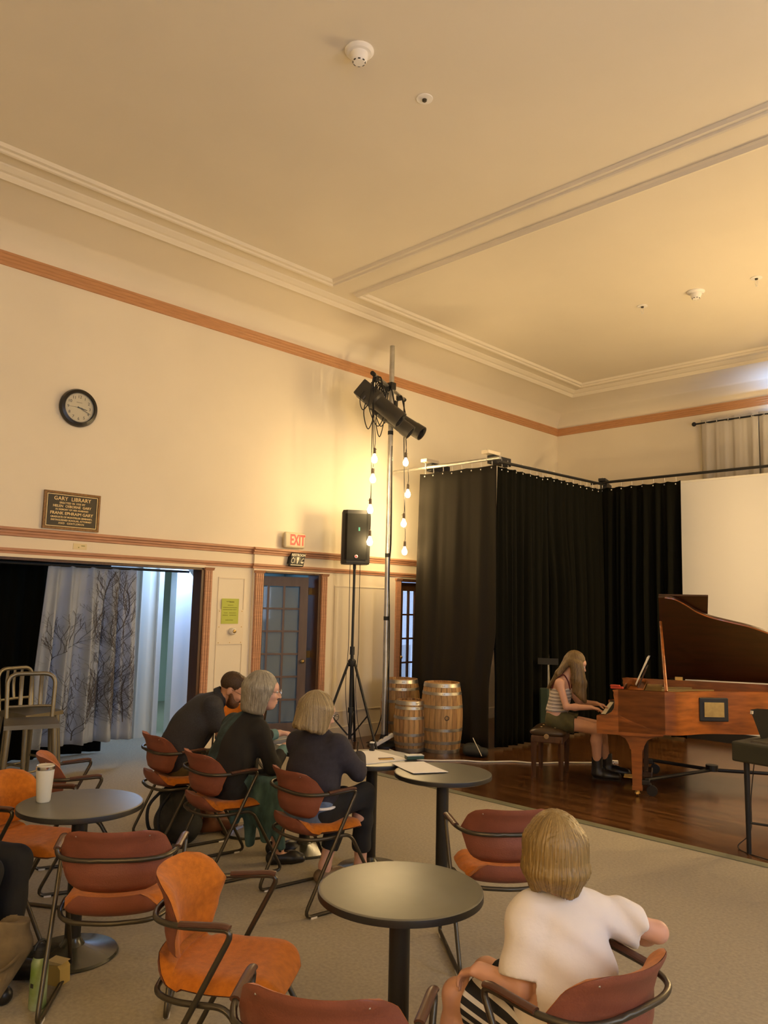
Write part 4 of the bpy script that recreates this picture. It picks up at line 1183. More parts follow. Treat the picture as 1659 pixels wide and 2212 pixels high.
pipeA = tag(MB().tube([(-7.62, 7.92, PZ), (-5.78, 7.94, PZ)], 0.022, 12).build('curtain_pipe', M['steel'], None, SM), 'grey metal curtain pipe above the front black drape', 'pipe', 'curtain pipes')
pipeB = tag(MB().tube([(-5.86, 8.0, PZ - 0.03), (-5.92, 10.85, PZ + 0.03)], 0.02, 10).build('curtain_pipe', M['blackmetal'], None, SM), 'black curtain pipe running back along the stage wing', 'pipe', 'curtain pipes')
pipeC = tag(MB().tube([(-6.1, 10.74, PZ + 0.05), (0.9, 10.74, PZ + 0.05)], 0.02, 10).build('curtain_pipe', M['blackmetal'], None, SM), 'long black pipe passing above the projection screen', 'pipe', 'curtain pipes')
for (x, y, lb, rz, blk) in ((-7.00, 7.96, 'wooden block bracket on the grey pipe, left one', 0, M['panelpaint']), (-5.98, 7.98, 'wooden block bracket on the grey pipe, at its right end', 0, M['panelpaint']), (-5.93, 10.80, 'black bracket where two curtain pipes meet at the back', 0.3, M['blackmetal'])):
    k = empty('pipe_bracket', (x, y, PZ + 0.02), rz, lb, 'bracket', 'curtain pipe brackets')
    MB().bbox(-0.055, 0.055, -0.10, 0.16, 0.05, 0.095, 0.006).build('block', blk, k)
    MB().box(-0.05, 0.05, 0.02, 0.40, -0.06, 0.045).build('arm', M['blackmetal'], k)
    MB().cyl((0, -0.06, -0.05), (0, -0.06, 0.11), 0.006).build('bolt', M['chrome'], k)
zt = PZ - 0.075
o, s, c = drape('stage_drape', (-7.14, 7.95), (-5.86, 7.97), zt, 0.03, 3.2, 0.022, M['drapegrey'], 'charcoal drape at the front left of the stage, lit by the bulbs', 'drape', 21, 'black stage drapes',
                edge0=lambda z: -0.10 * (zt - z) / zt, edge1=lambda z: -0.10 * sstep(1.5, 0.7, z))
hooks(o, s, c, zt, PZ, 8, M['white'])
o, s, c = drape('stage_drape', (-5.90, 8.05), (-5.91, 9.17), zt, 0.03, 6, 0.045, M['drape'], 'black drape panel running back beside the front drape', 'drape', 22, 'black stage drapes',
                edge0=lambda z: 0.03 * sstep(1.4, 0.8, z))
hooks(o, s, c, zt, PZ, 7, M['white'])
o, s, c = drape('stage_drape', (-5.91, 9.13), (-5.92, 10.72), zt + 0.02, 0.03, 9, 0.045, M['drape'], 'black drape panel beyond the narrow gap', 'drape', 23, 'black stage drapes',
                edge0=lambda z: 0.14 * sstep(3.1, 1.9, z) + 0.06 * sstep(1.6, 0.3, z))
hooks(o, s, c, zt + 0.02, PZ + 0.02, 9, M['white'])
o, s, c = drape('stage_drape', (-6.04, 10.79), (-4.70, 10.77), zt + 0.05, 0.03, 7, 0.04, M['drape'], 'black drape at the back beside the projection screen', 'drape', 24, 'black stage drapes',
                edge1=lambda z: 0.03 * (3.6 - z) / 3.6)
hooks(o, s, c, zt + 0.05, PZ + 0.05, 8, M['white'])

scn = empty('projection_screen', (-2.1, 11.05, 0), 0, 'large blank white projection screen at the back of the stage', 'screen')
MB().box(-2.74, 2.74, -0.01, 0.01, 0.14, 3.60).build('screen_cloth', M['screen'], scn)
fr = MB().box(-2.77, -2.74, -0.02, 0.02, 0.02, 3.63).box(2.74, 2.77, -0.02, 0.02, 0.02, 3.63).box(-2.74, 2.74, -0.02, 0.02, 3.60, 3.63)
fr.build('screen_frame', M['white'], scn)
MB().box(-2.74, 2.74, -0.03, 0.03, 0.0, 0.14).build('bottom_bar', M['black'], scn)

# high curtained window on the end wall
M['linen'] = mat('grey_linen', (0.56, 0.52, 0.45), 0.9, bump=0.2, bscale=200)
rod = empty('curtain_rod', (-3.3, 12.24, 4.735), 0, 'black curtain rod with ball end high on the end wall', 'curtain rod')
MB().tube([(-1.78, 0, 0), (1.8, 0, 0)], 0.014, 10).build('rod', M['blackmetal'], rod, SM)
MB().ball((-1.81, 0, 0), 0.036).ball((1.83, 0, 0), 0.036).build('finial', M['blackmetal'], rod, SM)
for x in (-1.66, 1.66):
    MB().box(x - 0.01, x + 0.01, 0, 0.112, -0.012, 0.012).box(x - 0.02, x + 0.02, 0.105, 0.113, -0.05, 0.05).build('rod_bracket', M['blackmetal'], rod)
for i, (x0, x1) in enumerate(((-5.0, -4.13), (-4.12, -3.25), (-3.22, -2.4), (-2.38, -1.6))):
    o, s, c = drape('window_curtain', (x0, 12.24), (x1, 12.24), 4.79, 2.6, 3.5, 0.028, M['linen'],
                    ['pale grey grommet curtain at the left end of the high rod', 'pale grey grommet curtain second from the left on the high rod', 'pale grey curtain third from the left on the high rod', 'pale grey curtain at the right end of the high rod'][i], 'curtain', 40 + i, 'high window curtains')
    for k in range(5):
        q = s((k + 0.5) / 5, 0.0) - c
        MB().tube([V(q.x + 0.004 * math.sin(2 * PI * j / 12), 0.026 * math.cos(2 * PI * j / 12), 4.735 + 0.026 * math.sin(2 * PI * j / 12)) for j in range(12)], 0.006, 5, True).build('grommet', M['chrome'], o, SM)
wn = struct(empty('window_3', (-3.3, YF, 2.6)))
MB().box(-1.35, 1.35, -0.02, 0.0, 0, 2.05).build('window_frame', M['white'], wn)

# patterned curtain in the wide opening, and added black sheets that darken the passage behind it
M['greycloth'] = mat('grey_curtain_cloth', (0.50, 0.56, 0.66), 0.85, var=0.06, vscale=6, bump=0.12, bscale=300)
_nt = M['greycloth'].node_tree
_tr = _nt.nodes.new('ShaderNodeBsdfTranslucent'); _tr.inputs['Color'].default_value = (0.45, 0.5, 0.58, 1)
_mx = _nt.nodes.new('ShaderNodeMixShader'); _mx.inputs[0].default_value = 0.35
_nt.links.new(_nt.nodes['Principled BSDF'].outputs[0], _mx.inputs[1]); _nt.links.new(_tr.outputs[0], _mx.inputs[2])
_nt.links.new(_mx.outputs[0], _nt.nodes['Material Output'].inputs['Surface'])
crod = tag(MB().tube([(-7.96, 1.05, 2.07), (-7.96, 4.90, 2.07)], 0.014, 10).build('opening_curtain_rod', M['blackmetal'], None, SM), 'black rod across the head of the wide opening', 'curtain rod')
o, s, c = drape('patterned_curtain', (-7.96, 3.28), (-7.96, 4.25), 2.07, 0.26, 4.5, 0.062, M['greycloth'], 'grey curtain printed with bare branches hanging in the wide opening', 'curtain', 61,
                edge0=lambda z: -0.06 * (2.07 - z), edge1=lambda z: 0.03 * (2.07 - z), nx=150)
rnd = random.Random(9)
br = MB()
def twig(s0, t0, ang, ln, dep, wd):
    pts = []; a = ang; x, y = s0, t0
    n = max(4, int(ln / 0.02))
    for i in range(n + 1):
        pts.append((x, y)); a += rnd.uniform(-0.16, 0.16)
        x += math.cos(a) * ln / n / 1.0; y -= math.sin(a) * ln / n / 1.85
        if dep > 0 and i > 1 and rnd.random() < (0.55 if dep > 2 else 0.45):
            twig(x, y, a + rnd.choice((-1, 1)) * rnd.uniform(0.4, 0.9), ln * rnd.uniform(0.28, 0.5), dep - 1, wd * 0.62)
    pts = [p for p in pts if 0.01 < p[0] < 0.99 and 0.01 < p[1] < 0.99]
    for side in (-1,):
        vs = []
        for (p, q) in pts:
            e = s(min(1, p + 0.004), q) - s(max(0, p - 0.004), q)
            e.normalize()
            nn = e.cross(V(0, 0, 1))
            w0 = s(p, q) - c + nn * 0.004
            vs.append((w0 - e * wd, w0 + e * wd))
        if len(vs) < 2: return
        flat = [v for pr in vs for v in pr]
        br.add(flat, [(2 * i, 2 * i + 1, 2 * i + 3, 2 * i + 2) for i in range(len(vs) - 1)])
for (s0, t0, ang, ln) in ((0.12, 0.99, 1.5, 0.5), (0.42, 0.99, 1.55, 1.25), (0.78, 0.98, 1.7, 0.7), (0.14, 0.60, 1.4, 0.7), (0.80, 0.55, 1.75, 0.8), (0.60, 0.30, 1.3, 0.45), (0.9, 0.9, 1.6, 0.5)):
    twig(s0, t0, ang, ln, 3, 0.0062)
tag(br.build('branch_print', mat('branch_ink', (0.09, 0.08, 0.08), 0.85), o), kind='stuff')
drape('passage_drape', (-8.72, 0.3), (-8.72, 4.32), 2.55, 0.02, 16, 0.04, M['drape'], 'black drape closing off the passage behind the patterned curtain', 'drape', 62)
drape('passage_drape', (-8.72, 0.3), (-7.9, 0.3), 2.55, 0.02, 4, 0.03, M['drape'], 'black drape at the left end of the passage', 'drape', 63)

# broom-like stands seen in the gaps of the drapes
bk = empty('music_stand', (-5.72, 8.93, 0), 0.5, 'folded dark music stand in front of the back drape', 'stand')
MB().cyl((0, 0, 0.03), (0, 0, 1.02), 0.008).build('shaft', M['steel'], bk, SM)
MB().box(-0.13, 0.13, -0.012, 0.012, 1.02, 1.10).build('desk', M['blackmetal'], bk)
MB().bbox(-0.11, 0.01, -0.03, 0.03, 0.18, 0.72, 0.02).build('hanging_cloth', mat('dark_teal_cloth', (0.03, 0.05, 0.04), 0.9), bk)
for i in range(3):
    a = i * 2 * PI / 3
    MB().tube([(0, 0, 0.25), (0.22 * math.cos(a), 0.22 * math.sin(a), 0.012)], 0.007, 6).build('leg', M['blackmetal'], bk, SM)
gb = empty('gear_bag', (-5.83, 7.55, 0), 0.4, 'low black gear bag with a metal rod on the stage by the drape gap', 'bag')
gs = SDF((-0.25, -0.2, -0.02), (0.25, 0.2, 0.3), 0.012)
gs.cap((-0.10, 0, 0.06), (0.10, 0.0, 0.055), 0.055, k=0.03, e=1.3, side=(0, 1, 0)).ell((-0.05, 0.02, 0.10), (0.10, 0.07, 0.05), k=0.04).plane((0, 0, 0.0), (0, 0, -1))
gs.build('bag_body', mat('black_nylon', (0.02, 0.022, 0.02), 0.6), gb)
MB().tube([(-0.02, -0.05, 0.22), (0.10, -0.10, 0.03)], 0.006, 6).build('rod', M['chrome'], gb, SM)

# ------------------------------------------------------------------ grand piano
M['mahogany'] = mat('mahogany', (0.32, 0.092, 0.014), 0.28, var=0.35, vscale=3, stretch=(1.5, 1.5, 9), coat=0.3)
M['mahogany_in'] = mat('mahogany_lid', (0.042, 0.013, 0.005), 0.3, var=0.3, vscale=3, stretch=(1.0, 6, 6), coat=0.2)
PO = (-4.215, 7.63, 0); PR = 0.42
pn = empty('grand_piano', PO, PR, 'mahogany grand piano with its lid propped open', 'piano')
curve = [(0.62, -0.74), (0.72, -0.715), (0.82, -0.63), (0.92, -0.52), (1.05, -0.43), (1.22, -0.36), (1.42, -0.28), (1.62, -0.16), (1.78, -0.01), (1.90, 0.20), (1.97, 0.44), (1.98, 0.62), (1.93, 0.74)]
cv = [tuple(p)[:2] for p in spline([(a, b, 0) for a, b in curve], 5)]
outer = [(0.20, -0.74)] + cv + [(0.20, 0.74)]
inner = []
for i, (a, b) in enumerate(outer):
    p = Vector(outer[max(0, i - 1)]); q = Vector(outer[min(len(outer) - 1, i + 1)])
    t = (q - p).normalized(); nn = Vector((-t.y, t.x))
    inner.append((a + nn.x * 0.045, b + nn.y * 0.045))
rim = MB(); n = len(outer)
vs = [(a, b, z) for z in (0.60, 0.995) for (a, b) in outer] + [(a, b, z) for z in (0.60, 0.995) for (a, b) in inner]
fs = []
for i in range(n - 1):
    fs += [(i, i + 1, n + i + 1, n + i), (2 * n + i + 1, 2 * n + i, 3 * n + i, 3 * n + i + 1), (n + i, n + i + 1, 3 * n + i + 1, 3 * n + i), (i + 1, i, 2 * n + i, 2 * n + i + 1)]
fs += [(0, n, 3 * n, 2 * n), (n - 1, 3 * n - 1, 4 * n - 1, 2 * n - 1)]
rim.add(vs, fs).build('rim', M['mahogany'], pn, 0.6)
for b0, b1 in ((-0.74, -0.675), (0.675, 0.74)):
    prof = [(0.0, 0.57), (0.0, 0.735), (0.085, 0.745), (0.135, 0.775), (0.162, 0.82), (0.168, 0.88), (0.158, 0.94), (0.16, 0.965), (0.15, 0.985), (0.20, 0.995), (0.62, 0.995), (0.62, 0.60), (0.45, 0.57)]
    MB().prism([(a, z) for a, z in prof], b0, b1, 'y').build('cheek', M['mahogany'], pn)
MB().box(0.04, 0.55, -0.675, 0.675, 0.575, 0.665).build('keybed', M['mahogany'], pn)
wk = MB(); 
for i in range(52):
    b = -0.615 + i * 1.23 / 52
    wk.box(0.02, 0.165, b + 0.0006, b + 1.23 / 52 - 0.0006, 0.69, 0.722)
tag(wk.build('white_keys', mat('ivory', (0.80, 0.74, 0.60), 0.35), pn), kind='stuff')
kk = MB()
pat = [1, 1, 0, 1, 1, 1, 0]
for i in range(51):
    if pat[(i + 5) % 7]:
        b = -0.615 + (i + 1) * 1.23 / 52
        kk.box(0.07, 0.165, b - 0.006, b + 0.006, 0.722, 0.735)
tag(kk.build('black_keys', M['black'], pn), kind='stuff')
MB().box(0.02, 0.20, -0.675, -0.617, 0.665, 0.74).box(0.02, 0.20, 0.617, 0.675, 0.665, 0.74).build('key_block', M['mahogany_in'], pn)
MB().box(0.0, 0.022, -0.675, 0.675, 0.655, 0.70).build('key_slip', M['mahogany'], pn)
MB().prism([(0.168, 0.735), (0.185, 0.735), (0.205, 0.93), (0.19, 0.935)], -0.672, 0.672, 'y').build('fallboard', M['mahogany_in'], pn)
pin = [(a, b) for a, b in inner]
MB().prism([(0.45, -0.69)] + pin[1:-1] + [(0.45, 0.69)], 0.875, 0.885).build('soundboard', mat('spruce', (0.45, 0.29, 0.12), 0.5), pn)
pl_ = MB()
for i in range(6):
    b = -0.6 + i * 0.22
    pl_.prism([(0.5, b), (0.5, b + 0.05), (1.3 - 0.05 * i, b + 0.28 + 0.05), (1.3 - 0.05 * i, b + 0.28)], 0.90, 0.925)
pl_.prism([(0.42, -0.69), (0.58, -0.69), (0.58, 0.69), (0.42, 0.69)], 0.90, 0.94)
pl_.build('iron_plate', mat('gilt_iron', (0.50, 0.34, 0.11), 0.4, metal=0.6), pn)
MB().prism([(0.24, -0.69), (0.70, -0.69)] + [p for p in pin if p[0] > 0.7] + [(0.24, 0.69)], 0.60, 0.615).build('bottom_board', M['darkwood'], pn)
# lid
th = math.radians(36)
LM = Matrix.Translation((0, 0.745, 1.005)) @ Matrix.Rotation(-th, 4, 'X')        # local y<0 is away from the hinge
lid_out = [(0.575, 0.0), (0.575, -1.485), (0.60, -1.487)] + [(a + 0.01, -(0.745 - b) - 0.012) for a, b in cv[1:-2]] + [(1.96, 0.0)]
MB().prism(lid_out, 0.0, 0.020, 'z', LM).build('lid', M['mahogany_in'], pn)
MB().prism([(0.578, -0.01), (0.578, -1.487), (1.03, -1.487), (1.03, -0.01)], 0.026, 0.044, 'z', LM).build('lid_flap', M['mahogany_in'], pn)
MB().tube([LM @ V(a, -(0.745 - b) - 0.006, -0.002) for a, b in cv[1:-3]], 0.008, 6).build('lid_moulding', M['mahogany'], pn, SM)
MB().cyl((0.635, -0.685, 0.995), tuple(LM @ V(0.585, -1.08, 0.0)), 0.016, 0.013, 10).build('prop_stick', M['mahogany'], pn, SM)
for a in (0.75, 1.7):
    MB().box(a - 0.04, a + 0.04, 0.70, 0.752, 0.985, 1.03).build('hinge', M['brass'], pn)
# music desk and front top
MB().box(0.28, 0.42, -0.675, 0.675, 0.965, 0.985).build('desk_tray', M['mahogany'], pn)
DM = Matrix.Translation((0.36, 0, 0.99)) @ Matrix.Rotation(math.radians(22), 4, 'Y')
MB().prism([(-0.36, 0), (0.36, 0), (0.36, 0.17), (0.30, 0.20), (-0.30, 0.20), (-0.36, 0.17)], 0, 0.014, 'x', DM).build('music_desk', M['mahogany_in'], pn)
# legs
def pleg(a, b, rot):
    L = MB()
    T = Matrix.Translation((a, b, 0)) @ Matrix.Rotation(rot, 4, 'Z')
    pr = [(-0.24, 0.60), (-0.24, 0.575), (-0.17, 0.565), (-0.10, 0.53), (-0.068, 0.47), (-0.062, 0.44), (-0.05, 0.43), (-0.042, 0.10), (-0.046, 0.095), (-0.046, 0.06), (0.046, 0.06), (0.046, 0.095), (0.042, 0.10), (0.05, 0.43), (0.062, 0.44), (0.068, 0.47), (0.10, 0.53), (0.17, 0.565), (0.24, 0.575), (0.24, 0.60)]
    L.prism(pr, -0.045, 0.045, 'y', T)
    g = L.build('leg', M['mahogany'], pn)
    cm = MB().lathe([(0.02, 0.07), (0.022, 0.03), (0.03, 0.028)], (a, b, 0), 12)
    cm.cyl(T @ V(-0.012, 0, 0.025), T @ V(0.012, 0, 0.025), 0.025, 0.025, 16)
    cm.build('caster', M['brass'], g, 0.6)
pleg(0.36, -0.62, 0); pleg(0.36, 0.62, 0); pleg(1.70, 0.38, PI / 2)
ly = MB().box(0.40, 0.44, -0.10, -0.07, 0.12, 0.58).box(0.40, 0.44, 0.07, 0.10, 0.12, 0.58).bbox(0.34, 0.48, -0.14, 0.14, 0.08, 0.14, 0.01)
ly.build('pedal_lyre', M['mahogany_in'], pn)
for b in (-0.07, 0, 0.07):
    MB().bbox(0.20, 0.36, b - 0.015, b + 0.015, 0.05, 0.065, 0.006).build('pedal', M['brass'], pn)
# plate on the bent side
pa = Vector((0.98, -0.485, 0)); tdir = Vector((0.13, 0.09, 0)).normalized()
TM = Matrix.Translation((1.05, -0.455, 0.83)) @ Matrix.Rotation(math.atan2(0.07, 0.17) , 4, 'Z')
MB().bbox(-0.14, 0.14, -0.018, 0.02, -0.11, 0.11, 0.008, 2, TM).build('plate_frame', M['black'], pn)
MB().box(-0.095, 0.095, -0.024, -0.016, -0.068, 0.068, TM).build('brass_plate', mat('worn_brass', (0.50, 0.36, 0.12), 0.45, metal=0.4, var=0.2, vscale=12), pn)
# sheet music standing on the desk
sm = empty('sheet_music', PO, PR, 'open sheet music standing on the piano music desk', 'sheet music')
for k, (b0, b1, h) in enumerate(((-0.30, -0.02, 0.30), (-0.02, 0.26, 0.30), (-0.22, 0.0, 0.24))):
    DM2 = Matrix.Translation((0.345 - 0.004 * k, 0, 1.0)) @ Matrix.Rotation(math.radians(24 + k), 4, 'Y')
    p = MB().grid(lambda s_, t_: DM2 @ V(0.03 * math.sin(PI * s_) * (0.4 + 0.6 * t_) * -0.6, b0 + (b1 - b0) * s_, h * t_), 9, 7)
    pg = p.build('page', M['paper'], sm, 1.0)
    sl_ = pg.modifiers.new('thickness', 'SOLIDIFY'); sl_.thickness = 0.002
sm.location = PO
rd = empty('red_cloth', (PO[0] + 0.17 * math.cos(PR) - (-0.50) * math.sin(PR) - 0.10, PO[1] + 0.17 * math.sin(PR) + (-0.50) * math.cos(PR) - 0.12, 0.997), PR, 'small folded red cloth on the piano cheek', 'cloth')
rd.location = (PO[0] + 0.25 * math.cos(PR) + 0.70 * math.sin(PR), PO[1] + 0.25 * math.sin(PR) - 0.70 * math.cos(PR), 0.996)
MB().bbox(-0.12, 0.0, -0.03, 0.03, 0, 0.022, 0.008).bbox(-0.125, -0.03, -0.026, 0.028, 0.020, 0.036, 0.007).build('folds', mat('red_felt', (0.42, 0.045, 0.012), 0.8), rd)
# piano truck
dl = empty('piano_dolly', PO, PR, 'black three-armed piano truck under the grand piano', 'dolly')
hub = V(1.05, 0.28, 0.14)
for (a, b) in ((0.42, -0.56), (0.42, 0.56), (1.66, 0.36)):
    f = V(a, b, 0.14)
    am = MB().tube([hub, f], 0.018, 8).build('arm', M['blackmetal'], dl, SM)
    MB().bbox(a - 0.05, a + 0.05, b - 0.05, b + 0.05, 0.10, 0.15, 0.01).build('cup', M['blackmetal'], am)
    MB().cyl((a + 0.07, b - 0.015, 0.05), (a + 0.07, b + 0.015, 0.05), 0.05, 0.05, 18).cyl((a + 0.07, b, 0.05), (a + 0.05, b, 0.12), 0.012).build('caster_wheel', M['rubber'], am, SM)
MB().lathe([(0.06, 0.13), (0.06, 0.19)], (1.05, 0.28, 0), 20).build('hub', M['blackmetal'], dl)
# bench
bn_ = empty('piano_bench', (-4.71, 7.40, 0), PR, 'brown tufted leather piano bench with wooden legs and side knob', 'bench')
bs = SDF((-0.24, -0.36, 0.36), (0.24, 0.36, 0.56), 0.010)
bs.cap((0, -0.19, 0.462), (0, 0.19, 0.462), 0.05, k=0.02, e=3.2, side=(1, 0, 0))
bs.cap((0, -0.22, 0.455), (0, 0.22, 0.455), 0.04, k=0.03, e=4.2, side=(1, 0, 0))
for a in (-0.07, 0.07):
    for b in (-0.16, 0.0, 0.16):
        bs.ell((a, b, 0.525), (0.035, 0.035, 0.022), op='s', k=0.02)
bs.build('cushion', mat('brown_leather', (0.055, 0.03, 0.012), 0.32, bump=0.15, bscale=120), bn_)
bu = MB()
for a in (-0.07, 0.07):
    for b in (-0.16, 0.0, 0.16): bu.ball((a, b, 0.508), 0.012, 10, 6, (1, 1, 0.5))
bu.build('tuft_buttons', mat('tan_button', (0.40, 0.30, 0.14), 0.4), bn_)
MB().bbox(-0.165, 0.165, -0.255, 0.255, 0.36, 0.43, 0.01).build('apron', M['darkwood'], bn_)
for a in (-0.14, 0.14):
    for b in (-0.23, 0.23):
        lg = MB().tube([(a, b, 0.40), (a, b, 0.0)], lambda t: 0.032 - 0.01 * t, 4).build('leg', M['darkwood'], bn_)
MB().lathe([(0.012, 0), (0.012, 0.02), (0.026, 0.024), (0.026, 0.045), (0.02, 0.05)], seg=16, mtx=Matrix.Translation((0.0, -0.25, 0.43)) @ Matrix.Rotation(PI / 2, 4, 'X')).build('height_knob', mat('tan_knob', (0.35, 0.22, 0.09), 0.4), bn_, 0.6)

# ------------------------------------------------------------------ electric piano at the right edge
ep = empty('electric_piano', (-2.31, 6.13, 0), -0.12, 'dark electric stage piano on tubular legs at the right edge', 'electric piano')
MB().bbox(-0.02, 1.25, -0.02, 0.52, 0.655, 0.80, 0.015).build('case', mat('olive_tolex', (0.032, 0.03, 0.014), 0.5, bump=0.3, bscale=250), ep)
HM = Matrix.Translation((0.0, 0.33, 0.80)) @ Matrix.Rotation(math.radians(-12), 4, 'X')
MB().prism([(0.04, 0.0), (-0.055, 0.20), (0.0, 0.215), (1.2, 0.28), (1.2, 0.0)], -0.012, 0.012, 'y', HM).build('raised_lid', mat('dark_tolex', (0.02, 0.018, 0.01), 0.5, bump=0.3, bscale=250), ep)
MB().bbox(-0.05, -0.025, -0.022, -0.008, 0.165, 0.195, 0.004, 2, HM).bbox(0.25, 0.275, -0.022, -0.008, 0.20, 0.23, 0.004, 2, HM).build('latch', M['chrome'], ep)
MB().box(0.10, 1.17, 0.06, 0.31, 0.80, 0.812).build('control_panel', mat('grey_panel', (0.10, 0.09, 0.06), 0.4), ep)
MB().box(0.10, 1.2, 0.035, 0.045, 0.80, 0.811).build('metal_strip', M['chrome'], ep)
for i in range(4):
    MB().lathe([(0.02, 0), (0.018, 0.018), (1e-6, 0.018)], (0.2 + i * 0.09, 0.20, 0.812), 14).build('knob', M['black'], ep, 0.6)
for (a, b) in ((0.06, 0.05), (1.17, 0.05), (0.06, 0.46), (1.17, 0.46)):
    MB().cyl((a, b, 0.0), (a, b, 0.66), 0.017, 0.021, 12).build('leg', M['blackmetal'], ep, SM)
MB().tube([(0.06, 0.05, 0.22), (1.17, 0.46, 0.22)], 0.009, 8).tube([(0.06, 0.46, 0.22), (1.17, 0.05, 0.22)], 0.009, 8).build('cross_brace', M['blackmetal'], ep, SM)
MB().tube(spline([(0.0, 0.3, 0.66), (-0.03, 0.28, 0.35), (0.0, 0.2, 0.12), (-0.05, 0.1, 0.008), (0.2, 0.0, 0.008), (0.5, -0.05, 0.008)], 6), 0.004, 5).build('cable', M['rubber'], ep, SM)

# ------------------------------------------------------------------ people
def skin(name, col):
    m = mat(name, col, 0.5, var=0.06, vscale=9, spec=0.35)
    b = m.node_tree.nodes['Principled BSDF']
    b.inputs['Subsurface Weight'].default_value = 0.0
    b.inputs['Subsurface Radius'].default_value = (0.02, 0.008, 0.004)
    return m
def hair_mat(name, col, col2, P, freq=9.0, zf=1.4):
    """strands run down from the crown: noise over the angle about the head"""
    m = bpy.data.materials.new(name); m.use_nodes = True; MATS[name] = m
    nt = m.node_tree; b = nt.nodes['Principled BSDF']
    c = P.J['head'] - P.hb[1] * 0.03
    tc = nt.nodes.new('ShaderNodeTexCoord'); sb_ = nt.nodes.new('ShaderNodeVectorMath'); sb_.operation = 'SUBTRACT'
    sb_.inputs[1].default_value = tuple(c)
    nt.links.new(tc.outputs['Object'], sb_.inputs[0])
    sx = nt.nodes.new('ShaderNodeSeparateXYZ'); nt.links.new(sb_.outputs[0], sx.inputs[0])
    at = nt.nodes.new('ShaderNodeMath'); at.operation = 'ARCTAN2'
    nt.links.new(sx.outputs['X'], at.inputs[0]); nt.links.new(sx.outputs['Y'], at.inputs[1])
    f1 = nt.nodes.new('ShaderNodeMath'); f1.operation = 'MULTIPLY'; f1.inputs[1].default_value = freq
    nt.links.new(at.outputs[0], f1.inputs[0])
    f2 = nt.nodes.new('ShaderNodeMath'); f2.operation = 'MULTIPLY'; f2.inputs[1].default_value = zf
    nt.links.new(sx.outputs['Z'], f2.inputs[0])
    cb = nt.nodes.new('ShaderNodeCombineXYZ'); nt.links.new(f1.outputs[0], cb.inputs[0]); nt.links.new(f2.outputs[0], cb.inputs[1])
    nz = nt.nodes.new('ShaderNodeTexNoise'); nz.inputs['Scale'].default_value = 1.6; nz.inputs['Detail'].default_value = 6; nz.inputs['Roughness'].default_value = 0.65
    nt.links.new(cb.outputs[0], nz.inputs['Vector'])
    rp = nt.nodes.new('ShaderNodeValToRGB')
    rp.color_ramp.elements[0].position = 0.33; rp.color_ramp.elements[0].color = (*col, 1)
    rp.color_ramp.elements[1].position = 0.68; rp.color_ramp.elements[1].color = (*col2, 1)
    nt.links.new(nz.outputs['Fac'], rp.inputs['Fac']); nt.links.new(rp.outputs['Color'], b.inputs['Base Color'])
    bp = nt.nodes.new('ShaderNodeBump'); bp.inputs['Strength'].default_value = 0.5; bp.inputs['Distance'].default_value = 0.006
    nt.links.new(nz.outputs['Fac'], bp.inputs['Height']); nt.links.new(bp.outputs['Normal'], b.inputs['Normal'])
    b.inputs['Roughness'].default_value = 0.42; b.inputs['Specular IOR Level'].default_value = 0.4
    return m
def npv(v): return np.array(v, float)
def norm(v): v = npv(v); return v / np.linalg.norm(v)
def lerp(a, b, t): return npv(a) * (1 - t) + npv(b) * t

